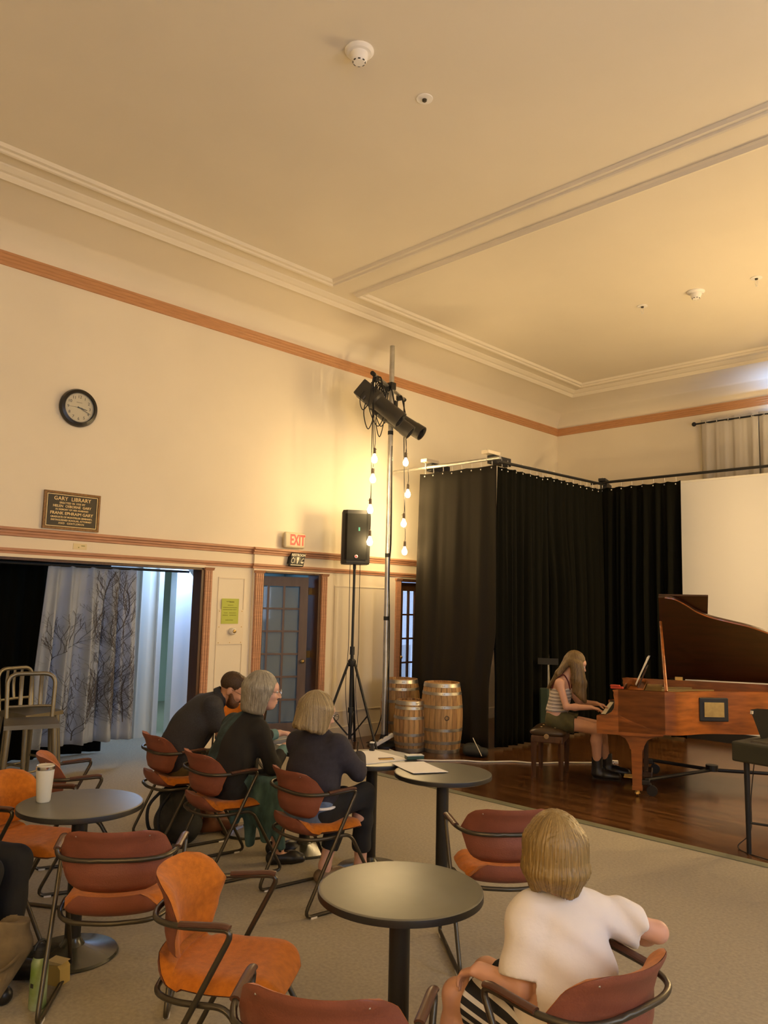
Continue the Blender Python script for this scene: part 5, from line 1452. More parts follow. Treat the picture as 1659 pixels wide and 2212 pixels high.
class Person:
    """poses a figure from joint positions given in the room; meshes share one origin at the floor under the pelvis"""
    def __init__(self, name, label, J, fwd, head_fwd, vox=0.007, s=1.0, head_up=(0, 0, 1), hs=1.0):
        self.J = {k: npv(v) for k, v in J.items()}
        p = self.J['pelvis']
        self.org = npv((p[0], p[1], 0.0))
        self.root = empty(name, tuple(self.org), 0, label, 'person')
        for k in self.J: self.J[k] = self.J[k] - self.org
        self.f = norm(fwd); self.side = norm(np.cross(self.f, (0, 0, 1)))   # side = figure's right
        self.s = s; self.hs = hs
        hf = norm(head_fwd); up = npv(head_up); hr = norm(np.cross(hf, up)); hu = np.cross(hr, hf)
        self.hb = (hr, hf, hu)
        self.vox = vox
        allp = np.array(list(self.J.values()))
        self.lo = allp.min(0) - 0.24; self.hi = allp.max(0) + 0.24
        self.lo[2] = max(self.lo[2], -0.03)
    def new(self, lo=None, hi=None, vox=None):
        return SDF(self.lo if lo is None else lo, self.hi if hi is None else hi, vox or self.vox)
    def H(self, x, y, z):
        r, f, u = self.hb
        return self.J['head'] + (r * x + f * y + u * z) * self.hs
    def head(self, S, ears=True):
        h = self.hs; B = self.hb
        S.ell(self.H(0, -0.012, 0.025), npv((0.074, 0.094, 0.090)) * h, B, k=0.01)
        S.ell(self.H(0, 0.040, -0.040), npv((0.060, 0.056, 0.078)) * h, B, k=0.03)
        S.ell(self.H(0, 0.055, -0.092), npv((0.036, 0.034, 0.026)) * h, B, k=0.03)
        S.ell(self.H(0, 0.070, 0.030), npv((0.055, 0.030, 0.035)) * h, B, k=0.03)
        S.cap(self.H(0, 0.094, 0.006), self.H(0, 0.116, -0.030), 0.008 * h, 0.012 * h, k=0.012)
        for sx in (-1, 1):
            S.ell(self.H(sx * 0.013, 0.100, -0.034), npv((0.010, 0.010, 0.008)) * h, B, k=0.008)
            S.ell(self.H(sx * 0.031, 0.103, 0.004), npv((0.015, 0.014, 0.010)) * h, B, k=0.012, op='s')
            S.ell(self.H(sx * 0.040, 0.070, -0.030), npv((0.020, 0.022, 0.018)) * h, B, k=0.02)
            if ears:
                S.ell(self.H(sx * 0.076, -0.008, -0.018), npv((0.010, 0.020, 0.031)) * h, B, k=0.008)
        S.ell(self.H(0, 0.096, -0.060), npv((0.024, 0.010, 0.006)) * h, B, k=0.006)
        S.ell(self.H(0, 0.095, -0.072), npv((0.021, 0.011, 0.007)) * h, B, k=0.006)
        S.ell(self.H(0, 0.106, -0.066), npv((0.022, 0.008, 0.0022)) * h, B, k=0.004, op='s')
        S.cap(self.J['neck'] - npv((0, 0, 0.03)), self.H(0, -0.015, -0.06), 0.056 * h, 0.050 * h, k=0.03)
    def eyes(self, body):
        for sx in (-1, 1):
            r, f, u = self.hb
            c = self.H(sx * 0.031, 0.086, 0.004); h = self.hs
            e = MB().ball(tuple(c), 0.0115 * h, 10, 8).build('eye', mat('eye_white', (0.75, 0.72, 0.68), 0.25), body, SM)
            MB().ball(tuple(c + f * 0.0075 * h), 0.0058 * h, 8, 6).build('iris', mat('iris_dark', (0.05, 0.035, 0.02), 0.2), e) if False else None
    def arm(self, S, sd, r0=0.046, r1=0.036, r2=0.026):
        s = self.s; J = self.J
        S.cap(J['sh' + sd], J['el' + sd], r0 * s, r1 * s, k=0.03)
        S.cap(J['el' + sd], lerp(J['el' + sd], J['wr' + sd], 0.35), r1 * 0.98 * s, r1 * 1.02 * s, k=0.015)
        S.cap(lerp(J['el' + sd], J['wr' + sd], 0.35), J['wr' + sd], r1 * 1.02 * s, r2 * s, k=0.02)
    def hand(self, S, sd, d, nrm, curl=0.5, spread=1.0, thumb=1):
        """d: direction of the fingers, nrm: direction the back of the hand faces"""
        s = self.s; w = self.J['wr' + sd]
        d = norm(d); nrm = npv(nrm); nrm = norm(nrm - d * nrm.dot(d)); a = np.cross(d, nrm)   # a: across the palm
        if sd == 'L': a = -a
        # a now points to the thumb side for the right hand when nrm is the back of the hand
        a = -a
        base = w + d * 0.012 * s
        k0 = w + d * 0.082 * s
        S.cap(base, w + d * 0.074 * s, 0.017 * s, 0.015 * s, k=0.012, e=2.3, side=a)
        for i, (o, ln) in enumerate(((0.028, 0.070), (0.010, 0.078), (-0.009, 0.072), (-0.027, 0.056))):
            p = k0 + a * o * s * spread - d * 0.006 * abs(i - 1) * s
            dd = d; ang = curl
            for j, fr in enumerate((0.45, 0.31, 0.24)):
                t = norm(d * math.cos(ang) - nrm * math.sin(ang)); ang += curl * 0.8
                q = p + t * ln * fr * s
                S.cap(p, q, (0.0088 - 0.0009 * j) * s, (0.0082 - 0.0009 * j) * s, k=0.004)
                p = q
        p = w + d * 0.028 * s + a * 0.030 * s
        q = p + norm(d * 0.75 + a * 0.65 - nrm * 0.35) * 0.040 * s
        S.cap(w + d * 0.02 * s + a * 0.012 * s, p, 0.013 * s, 0.012 * s, k=0.01)
        S.cap(p, q, 0.0115 * s, 0.010 * s, k=0.006)
        S.cap(q, q + norm(d * 0.9 + a * 0.2 - nrm * 0.45) * 0.030 * s, 0.0095 * s, 0.008 * s, k=0.004)
    def torso(self, S, inf=0.0, w=(0.150, 0.128, 0.150), dep=(0.105, 0.090, 0.105), top=True):
        s = self.s; J = self.J
        P, Wt, Ch, N = J['pelvis'], J['waist'], J['chest'], J['neck']
        def r(i): return dep[i] * s + inf
        def e(i): return (w[i] * s + inf) / (dep[i] * s + inf)
        S.cap(P, lerp(P, Wt, 0.4), r(0), r(0) * 0.97, k=0.05, e=e(0), side=self.side)
        S.cap(lerp(P, Wt, 0.5), Wt, r(0) * 0.95, r(1), k=0.06, e=(e(0) + e(1)) / 2, side=self.side)
        S.cap(Wt, lerp(Wt, Ch, 0.7), r(1), r(2) * 0.98, k=0.06, e=(e(1) + e(2)) / 2, side=self.side)
        S.cap(lerp(Wt, Ch, 0.6), Ch, r(2), r(2) * 0.96, k=0.06, e=e(2), side=self.side)
        if top:
            m = lerp(J['shL'], J['shR'], 0.5)
            S.cap(lerp(J['shL'], m, 0.15), lerp(J['shR'], m, 0.15), 0.052 * s + inf, k=0.06)
            S.cap(lerp(Ch, m, 0.5), N - npv((0, 0, 0.02)), r(2) * 0.75, 0.056 * s + inf * 0.5, k=0.07, e=1.15, side=self.side)
    def leg(self, S, sd, r0=0.078, r1=0.056, r2=0.040):
        s = self.s; J = self.J
        S.cap(J['hip' + sd], J['kn' + sd], r0 * s, r1 * s, k=0.04)
        c = lerp(J['kn' + sd], J['an' + sd], 0.3) - self.f * 0.012 * s
        S.cap(J['kn' + sd], c, r1 * 0.97 * s, r1 * 1.0 * s, k=0.02)
        S.cap(c, J['an' + sd], r1 * 1.0 * s, r2 * s, k=0.03)
    def foot(self, S, sd, d, r=0.036, ln=0.17, k=0.03):
        s = self.s; a = self.J['an' + sd]; d = norm((d[0], d[1], 0))
        z = npv((0, 0, 1))
        h = npv((a[0], a[1], 0.045 * s))
        S.cap(a, h, 0.034 * s, 0.030 * s, k=k)
        S.cap(h, h + d * ln * 0.55 * s - z * 0.012 * s, 0.030 * s, 0.028 * s, k=0.015)
        S.cap(h + d * ln * 0.5 * s - z * 0.012, h + d * ln * 0.8 * s - z * 0.018 * s, 0.026 * s, 0.018 * s, k=0.015)
    def strands(self, S, amp, freq, seed=0.0):
        r, f, u = self.hb; c = self.J['head']; 
        def fn(X, Y, Z):
            a = np.arctan2((X - c[0]) * r[0] + (Y - c[1]) * r[1] + (Z - c[2]) * r[2], (X - c[0]) * f[0] + (Y - c[1]) * f[1] + (Z - c[2]) * f[2] + 0.02)
            return np.sin(freq * a + 6 * np.sin(9 * Z + seed)) * 0.6 + 0.4 * np.sin(freq * 1.9 * a + seed + 11 * Z)
        S.wave(amp, fn)

def wrinkle(S, amp, f=26.0, seed=0.0, dirv=(0.5, 0.3, 0.8)):
    dirv = norm(dirv)
    def fn(X, Y, Z):
        t = X * dirv[0] + Y * dirv[1] + Z * dirv[2]
        return np.sin(f * t + 2.2 * np.sin(7 * X + 5 * Z + seed) + 1.7 * np.sin(9 * Y - 4 * Z + seed)) * (0.72 + 0.28 * np.sin(5 * X + 6 * Y + 4 * Z + 2 * seed))
    S.wave(amp, fn)
def glasses(P, body, m, rx=0.026, ry=0.019):
    r, f, u = P.hb
    g = MB()
    for sx in (-1, 1):
        g.tube([tuple(P.H(sx * 0.033 + rx * math.cos(a), 0.119, 0.0 + ry * math.sin(a))) for a in [2 * PI * i / 16 for i in range(16)]], 0.0017, 5, True)
        g.tube([tuple(P.H(sx * 0.059, 0.117, 0.006)), tuple(P.H(sx * 0.077, 0.05, 0.006)), tuple(P.H(sx * 0.079, 0.0, 0.004)), tuple(P.H(sx * 0.079, -0.02, -0.015))], 0.0017, 5)
    g.tube([tuple(P.H(-0.008, 0.119, 0.004)), tuple(P.H(0.008, 0.119, 0.004))], 0.0017, 5)
    return g.build('glasses', m, body)

# ---- the woman in the navy jacket -----------------------------------------------------------------
J = dict(pelvis=(-3.735, 3.225, 0.525), waist=(-3.74, 3.235, 0.66), chest=(-3.755, 3.275, 0.80), neck=(-3.762, 3.285, 0.955), head=(-3.755, 3.275, 1.078),
         shL=(-3.925, 3.255, 0.872), shR=(-3.590, 3.300, 0.885), elL=(-3.985, 3.37, 0.72), wrL=(-3.975, 3.56, 0.765), elR=(-3.548, 3.43, 0.735), wrR=(-3.735, 3.615, 0.768),
         hipR=(-3.64, 3.23, 0.51), hipL=(-3.82, 3.22, 0.51), knR=(-3.60, 3.54, 0.575), knL=(-3.83, 3.58, 0.505), anR=(-3.70, 3.62, 0.11), anL=(-3.868, 3.47, 0.10))
P = Person('person', 'woman with blonde bob and dark navy jacket writing at the tables', J, (0.12, 0.99, 0), (0.22, 0.95, -0.30), 0.0065)
S = P.new()
P.torso(S, -0.01); P.head(S)
for sd in 'LR': P.arm(S, sd, 0.040, 0.032, 0.025); P.leg(S, sd, 0.072, 0.052, 0.036); P.foot(S, sd, (0.1, 1) if sd == 'L' else (0.35, 0.9))
P.hand(S, 'R', (-0.75, 0.62, -0.12), (0.2, 0.25, 0.9), 0.55); P.hand(S, 'L', (-0.05, 0.95, -0.1), (-0.2, 0.1, 0.95), 0.25)
fair = skin('fair_skin', (0.62, 0.36, 0.26))
bd_ = S.build('body', fair, P.root)
S = P.new()
P.torso(S, 0.020, w=(0.155, 0.150, 0.165), dep=(0.105, 0.108, 0.118))
S.plane(P.J['pelvis'] + npv((0, 0, 0.035)), (0, 0.25, -1))
for sd in 'LR':
    S.cap(P.J['sh' + sd], P.J['el' + sd], 0.066, 0.056, k=0.04)
    S.cap(P.J['el' + sd], lerp(P.J['el' + sd], P.J['wr' + sd], 0.93), 0.056, 0.043, k=0.02)
wrinkle(S, 0.005, 34, 1.0, (0.2, 0.5, 0.85))
S.cap(P.J['neck'] + npv((0, 0.02, 0.0)), P.J['neck'] + npv((0, 0.06, 0.10)), 0.062, k=0.01, op='s')
S.build('jacket', mat('navy_wool', (0.020, 0.018, 0.028), 0.85, var=0.2, vscale=40, bump=0.2, bscale=300), P.root)
S = P.new()
S.cap(P.J['pelvis'] + npv((-0.02, -0.005, -0.03)), P.J['pelvis'] + npv((0, -0.005, 0.06)), 0.128, 0.122, k=0.03, e=1.55, side=P.side)
S.plane(P.J['pelvis'] + npv((0, 0, -0.075)), (0, 0, -1))
S.build('denim_top_hem', mat('pale_denim', (0.11, 0.155, 0.24), 0.85, var=0.2, vscale=30), P.root)
S = P.new()
S.cap(P.J['pelvis'] + npv((0, -0.005, 0.018)), P.J['pelvis'] + npv((0, -0.005, 0.034)), 0.131, 0.131, k=0.004, e=1.54, side=P.side, flat=True)
S.build('white_trim', M['paper'], P.root)
S = P.new()
for sd in 'LR':
    S.cap(P.J['hip' + sd], P.J['kn' + sd], 0.088, 0.070, k=0.04)
    S.cap(P.J['kn' + sd], lerp(P.J['kn' + sd], P.J['an' + sd], 0.72), 0.069, 0.058, k=0.02, flat=False)
    e_ = lerp(P.J['kn' + sd], P.J['an' + sd], 0.76); S.plane(e_, P.J['an' + sd] - P.J['kn' + sd], e_, 0.085)
S.cap(P.J['hipL'], P.J['hipR'], 0.09, k=0.05)
wrinkle(S, 0.004, 40, 2)
S.build('trousers', mat('black_cotton', (0.010, 0.010, 0.010), 0.9), P.root)
for sd, dr in (('L', (0.1, 1, 0)), ('R', (0.35, 0.9, 0))):
    a = P.J['an' + sd]
    S = SDF(a + npv((-0.2, -0.14, -0.13)), a + npv((0.2, 0.3, 0.06)), 0.006)
    d = norm(dr); h = npv((a[0], a[1], 0.04))
    S.cap(h - d * 0.03, h + d * 0.10 - npv((0, 0, 0.008)), 0.046, 0.046, k=0.02).cap(h + d * 0.09 - npv((0, 0, 0.01)), h + d * 0.155 - npv((0, 0, 0.014)), 0.044, 0.034, k=0.02, e=1.2, side=np.cross(d, (0, 0, 1)))
    S.plane((0, 0, 0.0), (0, 0, -1)).ell(a + d * 0.01 + npv((0, 0, 0.01)), (0.040, 0.05, 0.05), k=0.006, op='s')
    S.build('shoe', mat('tan_loafer', (0.16, 0.10, 0.05), 0.5), P.root)
S = SDF(P.H(0, 0, 0) - 0.22, P.H(0, 0, 0) + 0.2, 0.0045)
B = P.hb
S.ell(P.H(0, -0.022, 0.030), (0.094, 0.108, 0.100), B, k=0.02)
for i in range(13):
    a = math.radians(40 + i * 280 / 12)
    x, y = 0.078 * math.sin(a), 0.082 * math.cos(a) - 0.022
    S.cap(P.H(x * 0.95, y * 0.95, 0.02), P.H(x * 1.12, y * 1.10, -0.105 - 0.008 * math.sin(3 * i)), 0.034, 0.022, k=0.03)
S.ell(P.H(0, 0.095, -0.045), (0.060, 0.075, 0.085), B, k=0.015, op='s')
S.ell(P.H(0, 0.02, -0.10), (0.052, 0.07, 0.07), B, k=0.015, op='s')
P.strands(S, 0.0026, 58, 0.5)
S.build('hair', hair_mat('ash_blonde_hair', (0.09, 0.06, 0.026), (0.44, 0.34, 0.18), P), P.root)
glasses(P, P.root, M['black']); P.eyes(P.root)
sp_ = P.J['wrR'] + P.org
pen = empty('pen', tuple(sp_ + npv((-0.105, 0.085, -0.03))), 0, 'dark pen held by the woman in navy', 'pen')
MB().tube([(0.0, 0.0, 0.0), (0.045, -0.035, 0.115)], 0.0055, 8).build('barrel', M['bronze'], pen, SM)
MB().cyl((0, 0, 0), (-0.006, 0.005, -0.012), 0.004, 0.001, 8).build('nib', M['black'], pen)

# ---- the woman in black and teal ------------------------------------------------------------------
J = dict(pelvis=(-4.52, 3.13, 0.525), waist=(-4.51, 3.155, 0.67), chest=(-4.485, 3.225, 0.83), neck=(-4.445, 3.30, 1.00), head=(-4.395, 3.335, 1.145),
         shL=(-4.64, 3.26, 0.905), shR=(-4.320, 3.255, 0.895), elL=(-4.69, 3.48, 0.77), wrL=(-4.70, 3.73, 0.785), elR=(-4.30, 3.36, 0.655), wrR=(-4.41, 3.56, 0.752),
         hipR=(-4.43, 3.14, 0.51), hipL=(-4.61, 3.13, 0.51), knR=(-4.40, 3.56, 0.50), knL=(-4.60, 3.56, 0.50), anR=(-4.345, 3.47, 0.10), anL=(-4.52, 3.60, 0.10))
P = Person('person', 'woman with short grey hair in a black and teal top looking right', J, (0.12, 0.99, 0), (0.58, 0.80, -0.10), 0.0065)
S = P.new()
P.torso(S, -0.01); P.head(S)
for sd in 'LR': P.arm(S, sd, 0.040, 0.032, 0.025); P.leg(S, sd, 0.072, 0.052, 0.036); P.foot(S, sd, (0.45, 0.9))
P.hand(S, 'R', (-0.45, 0.85, -0.1), (0.1, 0.1, 0.95), 0.3); P.hand(S, 'L', (0.1, 0.98, -0.1), (0, 0.1, 0.95), 0.3)
S.build('body', fair, P.root)
S = P.new()
P.torso(S, 0.016, w=(0.150, 0.140, 0.155), dep=(0.10, 0.10, 0.112))
S.plane(P.J['pelvis'] + npv((0, 0, -0.02)), (0, 0.2, -1))
for sd in 'LR':
    S.cap(P.J['sh' + sd], P.J['el' + sd], 0.062, 0.054, k=0.04)
    S.cap(P.J['el' + sd], lerp(P.J['el' + sd], P.J['wr' + sd], 0.55), 0.053, 0.046, k=0.02)
wrinkle(S, 0.005, 30, 3.0, (0.3, 0.3, 0.9))
S.cap(P.J['neck'] + npv((0, 0.02, 0.01)), P.J['neck'] + npv((0.05, 0.04, 0.12)), 0.058, k=0.01, op='s')
def panelled_knit(P):
    """black knit with a teal leaf-print panel down the left half of the back"""
    m = mat('panelled_knit', (0.012, 0.011, 0.010), 0.85)
    nt = m.node_tree; b = nt.nodes['Principled BSDF']
    tc = nt.nodes.new('ShaderNodeTexCoord'); nz = nt.nodes.new('ShaderNodeTexNoise'); nz.inputs['Scale'].default_value = 11; nz.inputs['Detail'].default_value = 4
    nt.links.new(tc.outputs['Object'], nz.inputs['Vector'])
    rp = nt.nodes.new('ShaderNodeValToRGB')
    rp.color_ramp.elements[0].position = 0.42; rp.color_ramp.elements[0].color = (0.014, 0.030, 0.032, 1)
    rp.color_ramp.elements[1].position = 0.66; rp.color_ramp.elements[1].color = (0.045, 0.085, 0.088, 1)
    nt.links.new(nz.outputs['Fac'], rp.inputs['Fac'])
    def dotn(v, off):
        d = nt.nodes.new('ShaderNodeVectorMath'); d.operation = 'DOT_PRODUCT'; d.inputs[1].default_value = tuple(v)
        nt.links.new(tc.outputs['Object'], d.inputs[0])
        a = nt.nodes.new('ShaderNodeMath'); a.operation = 'SUBTRACT'; a.inputs[1].default_value = off
        nt.links.new(d.outputs['Value'], a.inputs[0]); return a.outputs[0]
    def gt(x, t, inv=False):
        g = nt.nodes.new('ShaderNodeMath'); g.operation = 'LESS_THAN' if inv else 'GREATER_THAN'; g.inputs[1].default_value = t
        nt.links.new(x, g.inputs[0]); return g.outputs[0]
    def mul(x, y):
        g = nt.nodes.new('ShaderNodeMath'); g.operation = 'MULTIPLY'; nt.links.new(x, g.inputs[0]); nt.links.new(y, g.inputs[1]); return g.outputs[0]
    s_ = dotn(P.side, float(np.dot(P.J['chest'], P.side))); f_ = dotn(P.f, float(np.dot(P.J['chest'], P.f)))
    k = mul(mul(gt(s_, -0.15), gt(s_, 0.03, True)), gt(f_, 0.02, True))
    mx = nt.nodes.new('ShaderNodeMix'); mx.data_type = 'RGBA'
    mx.inputs[6].default_value = (0.011, 0.010, 0.009, 1)
    nt.links.new(k, mx.inputs['Factor']); nt.links.new(rp.outputs['Color'], mx.inputs[7]); nt.links.new(mx.outputs[2], b.inputs['Base Color'])
    return m
S.build('black_cardigan', panelled_knit(P), P.root)
S = P.new()
for sd in 'LR':
    S.cap(lerp(P.J['el' + sd], P.J['wr' + sd], 0.5), lerp(P.J['el' + sd], P.J['wr' + sd], 0.86), 0.044, 0.038, k=0.01, flat=True)
S.build('teal_cuffs', mat('teal_jersey', (0.10, 0.20, 0.21), 0.85, var=0.15, vscale=30), P.root)
S = P.new()
for sd in 'LR':
    S.cap(P.J['hip' + sd], P.J['kn' + sd], 0.088, 0.068, k=0.04)
    S.cap(P.J['kn' + sd], lerp(P.J['kn' + sd], P.J['an' + sd], 0.55), 0.067, 0.056, k=0.02)
    e_ = lerp(P.J['kn' + sd], P.J['an' + sd], 0.58); S.plane(e_, P.J['an' + sd] - P.J['kn' + sd], e_, 0.085)
S.cap(P.J['hipL'], P.J['hipR'], 0.09, k=0.05)
wrinkle(S, 0.004, 40, 2)
S.build('trousers', MATS['black_cotton'], P.root)
for sd in 'LR':
    a = P.J['an' + sd]; d = norm((0.45, 0.9, 0)); h = npv((a[0], a[1], 0.038))
    S = SDF(a + npv((-0.16, -0.14, -0.13)), a + npv((0.25, 0.3, 0.09)), 0.006)
    S.cap(h - d * 0.035, h + d * 0.10 - npv((0, 0, 0.008)), 0.047, 0.047, k=0.02).cap(h + d * 0.09 - npv((0, 0, 0.01)), h + d * 0.16 - npv((0, 0, 0.014)), 0.044, 0.032, k=0.02, e=1.25, side=np.cross(d, (0, 0, 1)))
    S.plane((0, 0, 0.0), (0, 0, -1)).ell(a + d * 0.03 + npv((0, 0, 0.0)), (0.040, 0.06, 0.045), k=0.006, op='s')
    S.cap(a + npv((0.05, -0.02, -0.005)), a + npv((-0.05, 0.02, -0.005)), 0.010, k=0.01)
    S.build('shoe', mat('black_leather', (0.012, 0.011, 0.010), 0.4), P.root)
S = SDF(P.H(0, 0, 0) - 0.24, P.H(0, 0, 0) + 0.2, 0.0045)
B = P.hb
S.ell(P.H(0, -0.024, 0.034), (0.098, 0.112, 0.104), B, k=0.02)
for i in range(13):
    a = math.radians(62 + i * 236 / 12)
    x, y = 0.082 * math.sin(a), 0.086 * math.cos(a) - 0.024
    S.cap(P.H(x, y, 0.02), P.H(x * 0.86, y * 0.92 - 0.012, -0.115 - 0.02 * abs(math.cos(a / 2 + 0.2))), 0.036, 0.022, k=0.035)
S.ell(P.H(0, 0.105, -0.035), (0.075, 0.080, 0.095), B, k=0.015, op='s')
S.ell(P.H(0, 0.03, -0.12), (0.050, 0.07, 0.06), B, k=0.015, op='s')
P.strands(S, 0.003, 50, 1.5)
S.build('hair', hair_mat('silver_hair', (0.13, 0.115, 0.085), (0.42, 0.385, 0.30), P, 7, 9.0), P.root)
glasses(P, P.root, M['chrome']); P.eyes(P.root)
# long printed scarf hanging over the chair side
S = SDF(npv((-0.35, -0.3, 0.0)), npv((0.35, 0.35, 0.70)), 0.007)
for (x0, y0, x1, y1, z1, w) in ((0.06, -0.02, 0.05, 0.03, 0.16, 0.05), (0.13, 0.02, 0.15, 0.06, 0.20, 0.045), (0.18, 0.10, 0.20, 0.16, 0.14, 0.045), (0.0, -0.07, -0.02, -0.05, 0.30, 0.05)):
    S.cap((x0, y0, 0.56), (x1, y1, z1), w, 0.02, k=0.03, e=1.6, side=(0.7, 0.7, 0))
wrinkle(S, 0.007, 46, 0.7, (0.8, 0.6, 0.1))
so = S.build('scarf', mat('teal_scarf', (0.010, 0.032, 0.036), 0.75, var=0.8, vscale=16, col2=(0.085, 0.17, 0.17), stretch=(1, 1, 0.35)), None)
so.location = (-4.43, 3.24, 0); tag(so, 'dark teal leaf-print scarf hanging down beside the middle chair', 'scarf')

# ---- the bearded man ------------------------------------------------------------------------------
J = dict(pelvis=(-5.34, 3.25, 0.53), waist=(-5.335, 3.29, 0.67), chest=(-5.285, 3.41, 0.86), neck=(-5.20, 3.53, 1.02), head=(-5.135, 3.60, 1.075),
         shL=(-5.40, 3.50, 0.945), shR=(-5.095, 3.40, 0.955), elL=(-5.38, 3.68, 0.765), wrL=(-5.25, 3.88, 0.765), elR=(-5.05, 3.46, 0.745), wrR=(-5.09, 3.705, 0.765),
         hipR=(-5.25, 3.26, 0.51), hipL=(-5.43, 3.26, 0.51), knR=(-5.22, 3.68, 0.50), knL=(-5.44, 3.68, 0.50), anR=(-5.25, 3.52, 0.10), anL=(-5.46, 3.62, 0.10))
P = Person('person', 'bearded man with glasses in a dark grey shirt bending over the table', J, (0.1, 0.99, 0), (0.62, 0.62, -0.48), 0.0065)
S = P.new()
P.torso(S, -0.01); P.head(S)
for sd in 'LR': P.arm(S, sd, 0.048, 0.040, 0.029); P.leg(S, sd, 0.078, 0.056, 0.040)
P.hand(S, 'R', (0.15, 0.97, -0.1), (0.2, 0.0, 0.95), 0.4); P.hand(S, 'L', (0.6, 0.75, -0.1), (-0.2, 0.0, 0.95), 0.4)
S.build('body', skin('ruddy_skin', (0.58, 0.31, 0.21)), P.root)
S = P.new()
P.torso(S, 0.018, w=(0.160, 0.155, 0.180), dep=(0.105, 0.11, 0.122))
S.plane(P.J['pelvis'] + npv((0, 0, -0.04)), (0, 0.1, -1))
for sd in 'LR':
    S.cap(P.J['sh' + sd], lerp(P.J['sh' + sd], P.J['el' + sd], 0.66), 0.072, 0.068, k=0.04)
    e_ = lerp(P.J['sh' + sd], P.J['el' + sd], 0.80); S.plane(e_, P.J['el' + sd] - P.J['sh' + sd], e_, 0.075)
wrinkle(S, 0.005, 30, 5.0, (0.3, 0.4, 0.8))
S.cap(P.J['neck'] + npv((0.01, 0.02, 0.0)), P.J['neck'] + npv((0.07, 0.09, 0.10)), 0.062, k=0.008, op='s')
S.build('short_sleeved_shirt', mat('charcoal_cotton', (0.030, 0.030, 0.036), 0.85, var=0.25, vscale=120), P.root)
S = P.new()
nk = P.J['neck']; ax = norm(P.J['head'] - nk)
S.cap(nk - ax * 0.02, nk + ax * 0.035, 0.074, 0.068, k=0.01, flat=True).cap(nk - ax * 0.06, nk + ax * 0.09, 0.060, k=0.006, op='s')
S.build('collar', MATS['charcoal_cotton'], P.root)
S = P.new()
for sd in 'LR':
    S.cap(P.J['hip' + sd], P.J['kn' + sd], 0.092, 0.074, k=0.04)
    S.cap(P.J['kn' + sd], lerp(P.J['kn' + sd], P.J['an' + sd], 0.80), 0.072, 0.060, k=0.02)
    e_ = lerp(P.J['kn' + sd], P.J['an' + sd], 0.86); S.plane(e_, P.J['an' + sd] - P.J['kn' + sd], e_, 0.09)
S.cap(P.J['hipL'], P.J['hipR'], 0.095, k=0.05)
wrinkle(S, 0.005, 36, 2)
S.build('trousers', mat('olive_chino', (0.10, 0.075, 0.03), 0.85, var=0.1, vscale=20), P.root)
for sd in 'LR':
    a = P.J['an' + sd]; d = norm((0.3, 0.95, 0)); h = npv((a[0], a[1], 0.045))
    S = SDF(a + npv((-0.16, -0.16, -0.13)), a + npv((0.25, 0.32, 0.09)), 0.006)
    S.cap(a, h, 0.048, 0.052, k=0.02).cap(h - d * 0.035, h + d * 0.12 - npv((0, 0, 0.008)), 0.052, 0.050, k=0.02).cap(h + d * 0.11 - npv((0, 0, 0.01)), h + d * 0.19 - npv((0, 0, 0.014)), 0.048, 0.036, k=0.02, e=1.2, side=np.cross(d, (0, 0, 1)))
    S.plane((0, 0, 0.012), (0, 0, -1)); S.plane(a + npv((0, 0, 0.045)), (0, 0, 1))
    sh = S.build('shoe', mat('rust_suede', (0.17, 0.055, 0.018), 0.7), P.root)
    MB().tube([tuple(h - d * 0.05 - npv((0, 0, 0.037))), tuple(h + d * 0.21 - npv((0, 0, 0.037)))], lambda t: 0.042 if t < 0.5 else 0.040, 12, ry=0.008).build('sole', mat('cream_rubber', (0.55, 0.48, 0.33), 0.6), sh, SM)
S = SDF(P.H(0, 0, 0) - 0.18, P.H(0, 0, 0) + 0.18, 0.004)
B = P.hb
S.ell(P.H(0, -0.018, 0.038), (0.080, 0.100, 0.090), B, k=0.02)
S.ell(P.H(0, 0.055, 0.092), (0.055, 0.045, 0.028), B, k=0.03)
S.ell(P.H(0, 0.095, -0.005), (0.085, 0.085, 0.072), B, k=0.012, op='s')
S.ell(P.H(0, 0.03, -0.075), (0.09, 0.10, 0.075), B, k=0.012, op='s')
for sx in (-1, 1): S.ell(P.H(sx * 0.085, 0.0, -0.02), (0.03, 0.026, 0.036), B, k=0.008, op='s')
P.strands(S, 0.003, 40, 2.5)
S.build('hair', hair_mat('brown_hair', (0.03, 0.015, 0.007), (0.085, 0.045, 0.02), P, 8, 40), P.root)
S = SDF(P.H(0, 0, 0) - 0.18, P.H(0, 0, 0) + 0.18, 0.004)
S.ell(P.H(0, 0.048, -0.085), (0.060, 0.056, 0.052), B, k=0.02)
for sx in (-1, 1): S.cap(P.H(sx * 0.062, 0.02, -0.04), P.H(sx * 0.050, 0.05, -0.085), 0.018, 0.026, k=0.02)
S.cap(P.H(-0.022, 0.100, -0.048), P.H(0.022, 0.100, -0.048), 0.010, k=0.01)
S.ell(P.H(0, 0.105, -0.064), (0.022, 0.02, 0.008), B, k=0.006, op='s')
S.ell(P.H(0, 0.105, -0.015), (0.05, 0.05, 0.028), B, k=0.01, op='s')
P.strands(S, 0.002, 60, 0.5)
S.build('beard', hair_mat('auburn_beard', (0.06, 0.022, 0.008), (0.15, 0.06, 0.022), P, 12, 40), P.root)
glasses(P, P.root, M['chrome']); P.eyes(P.root)
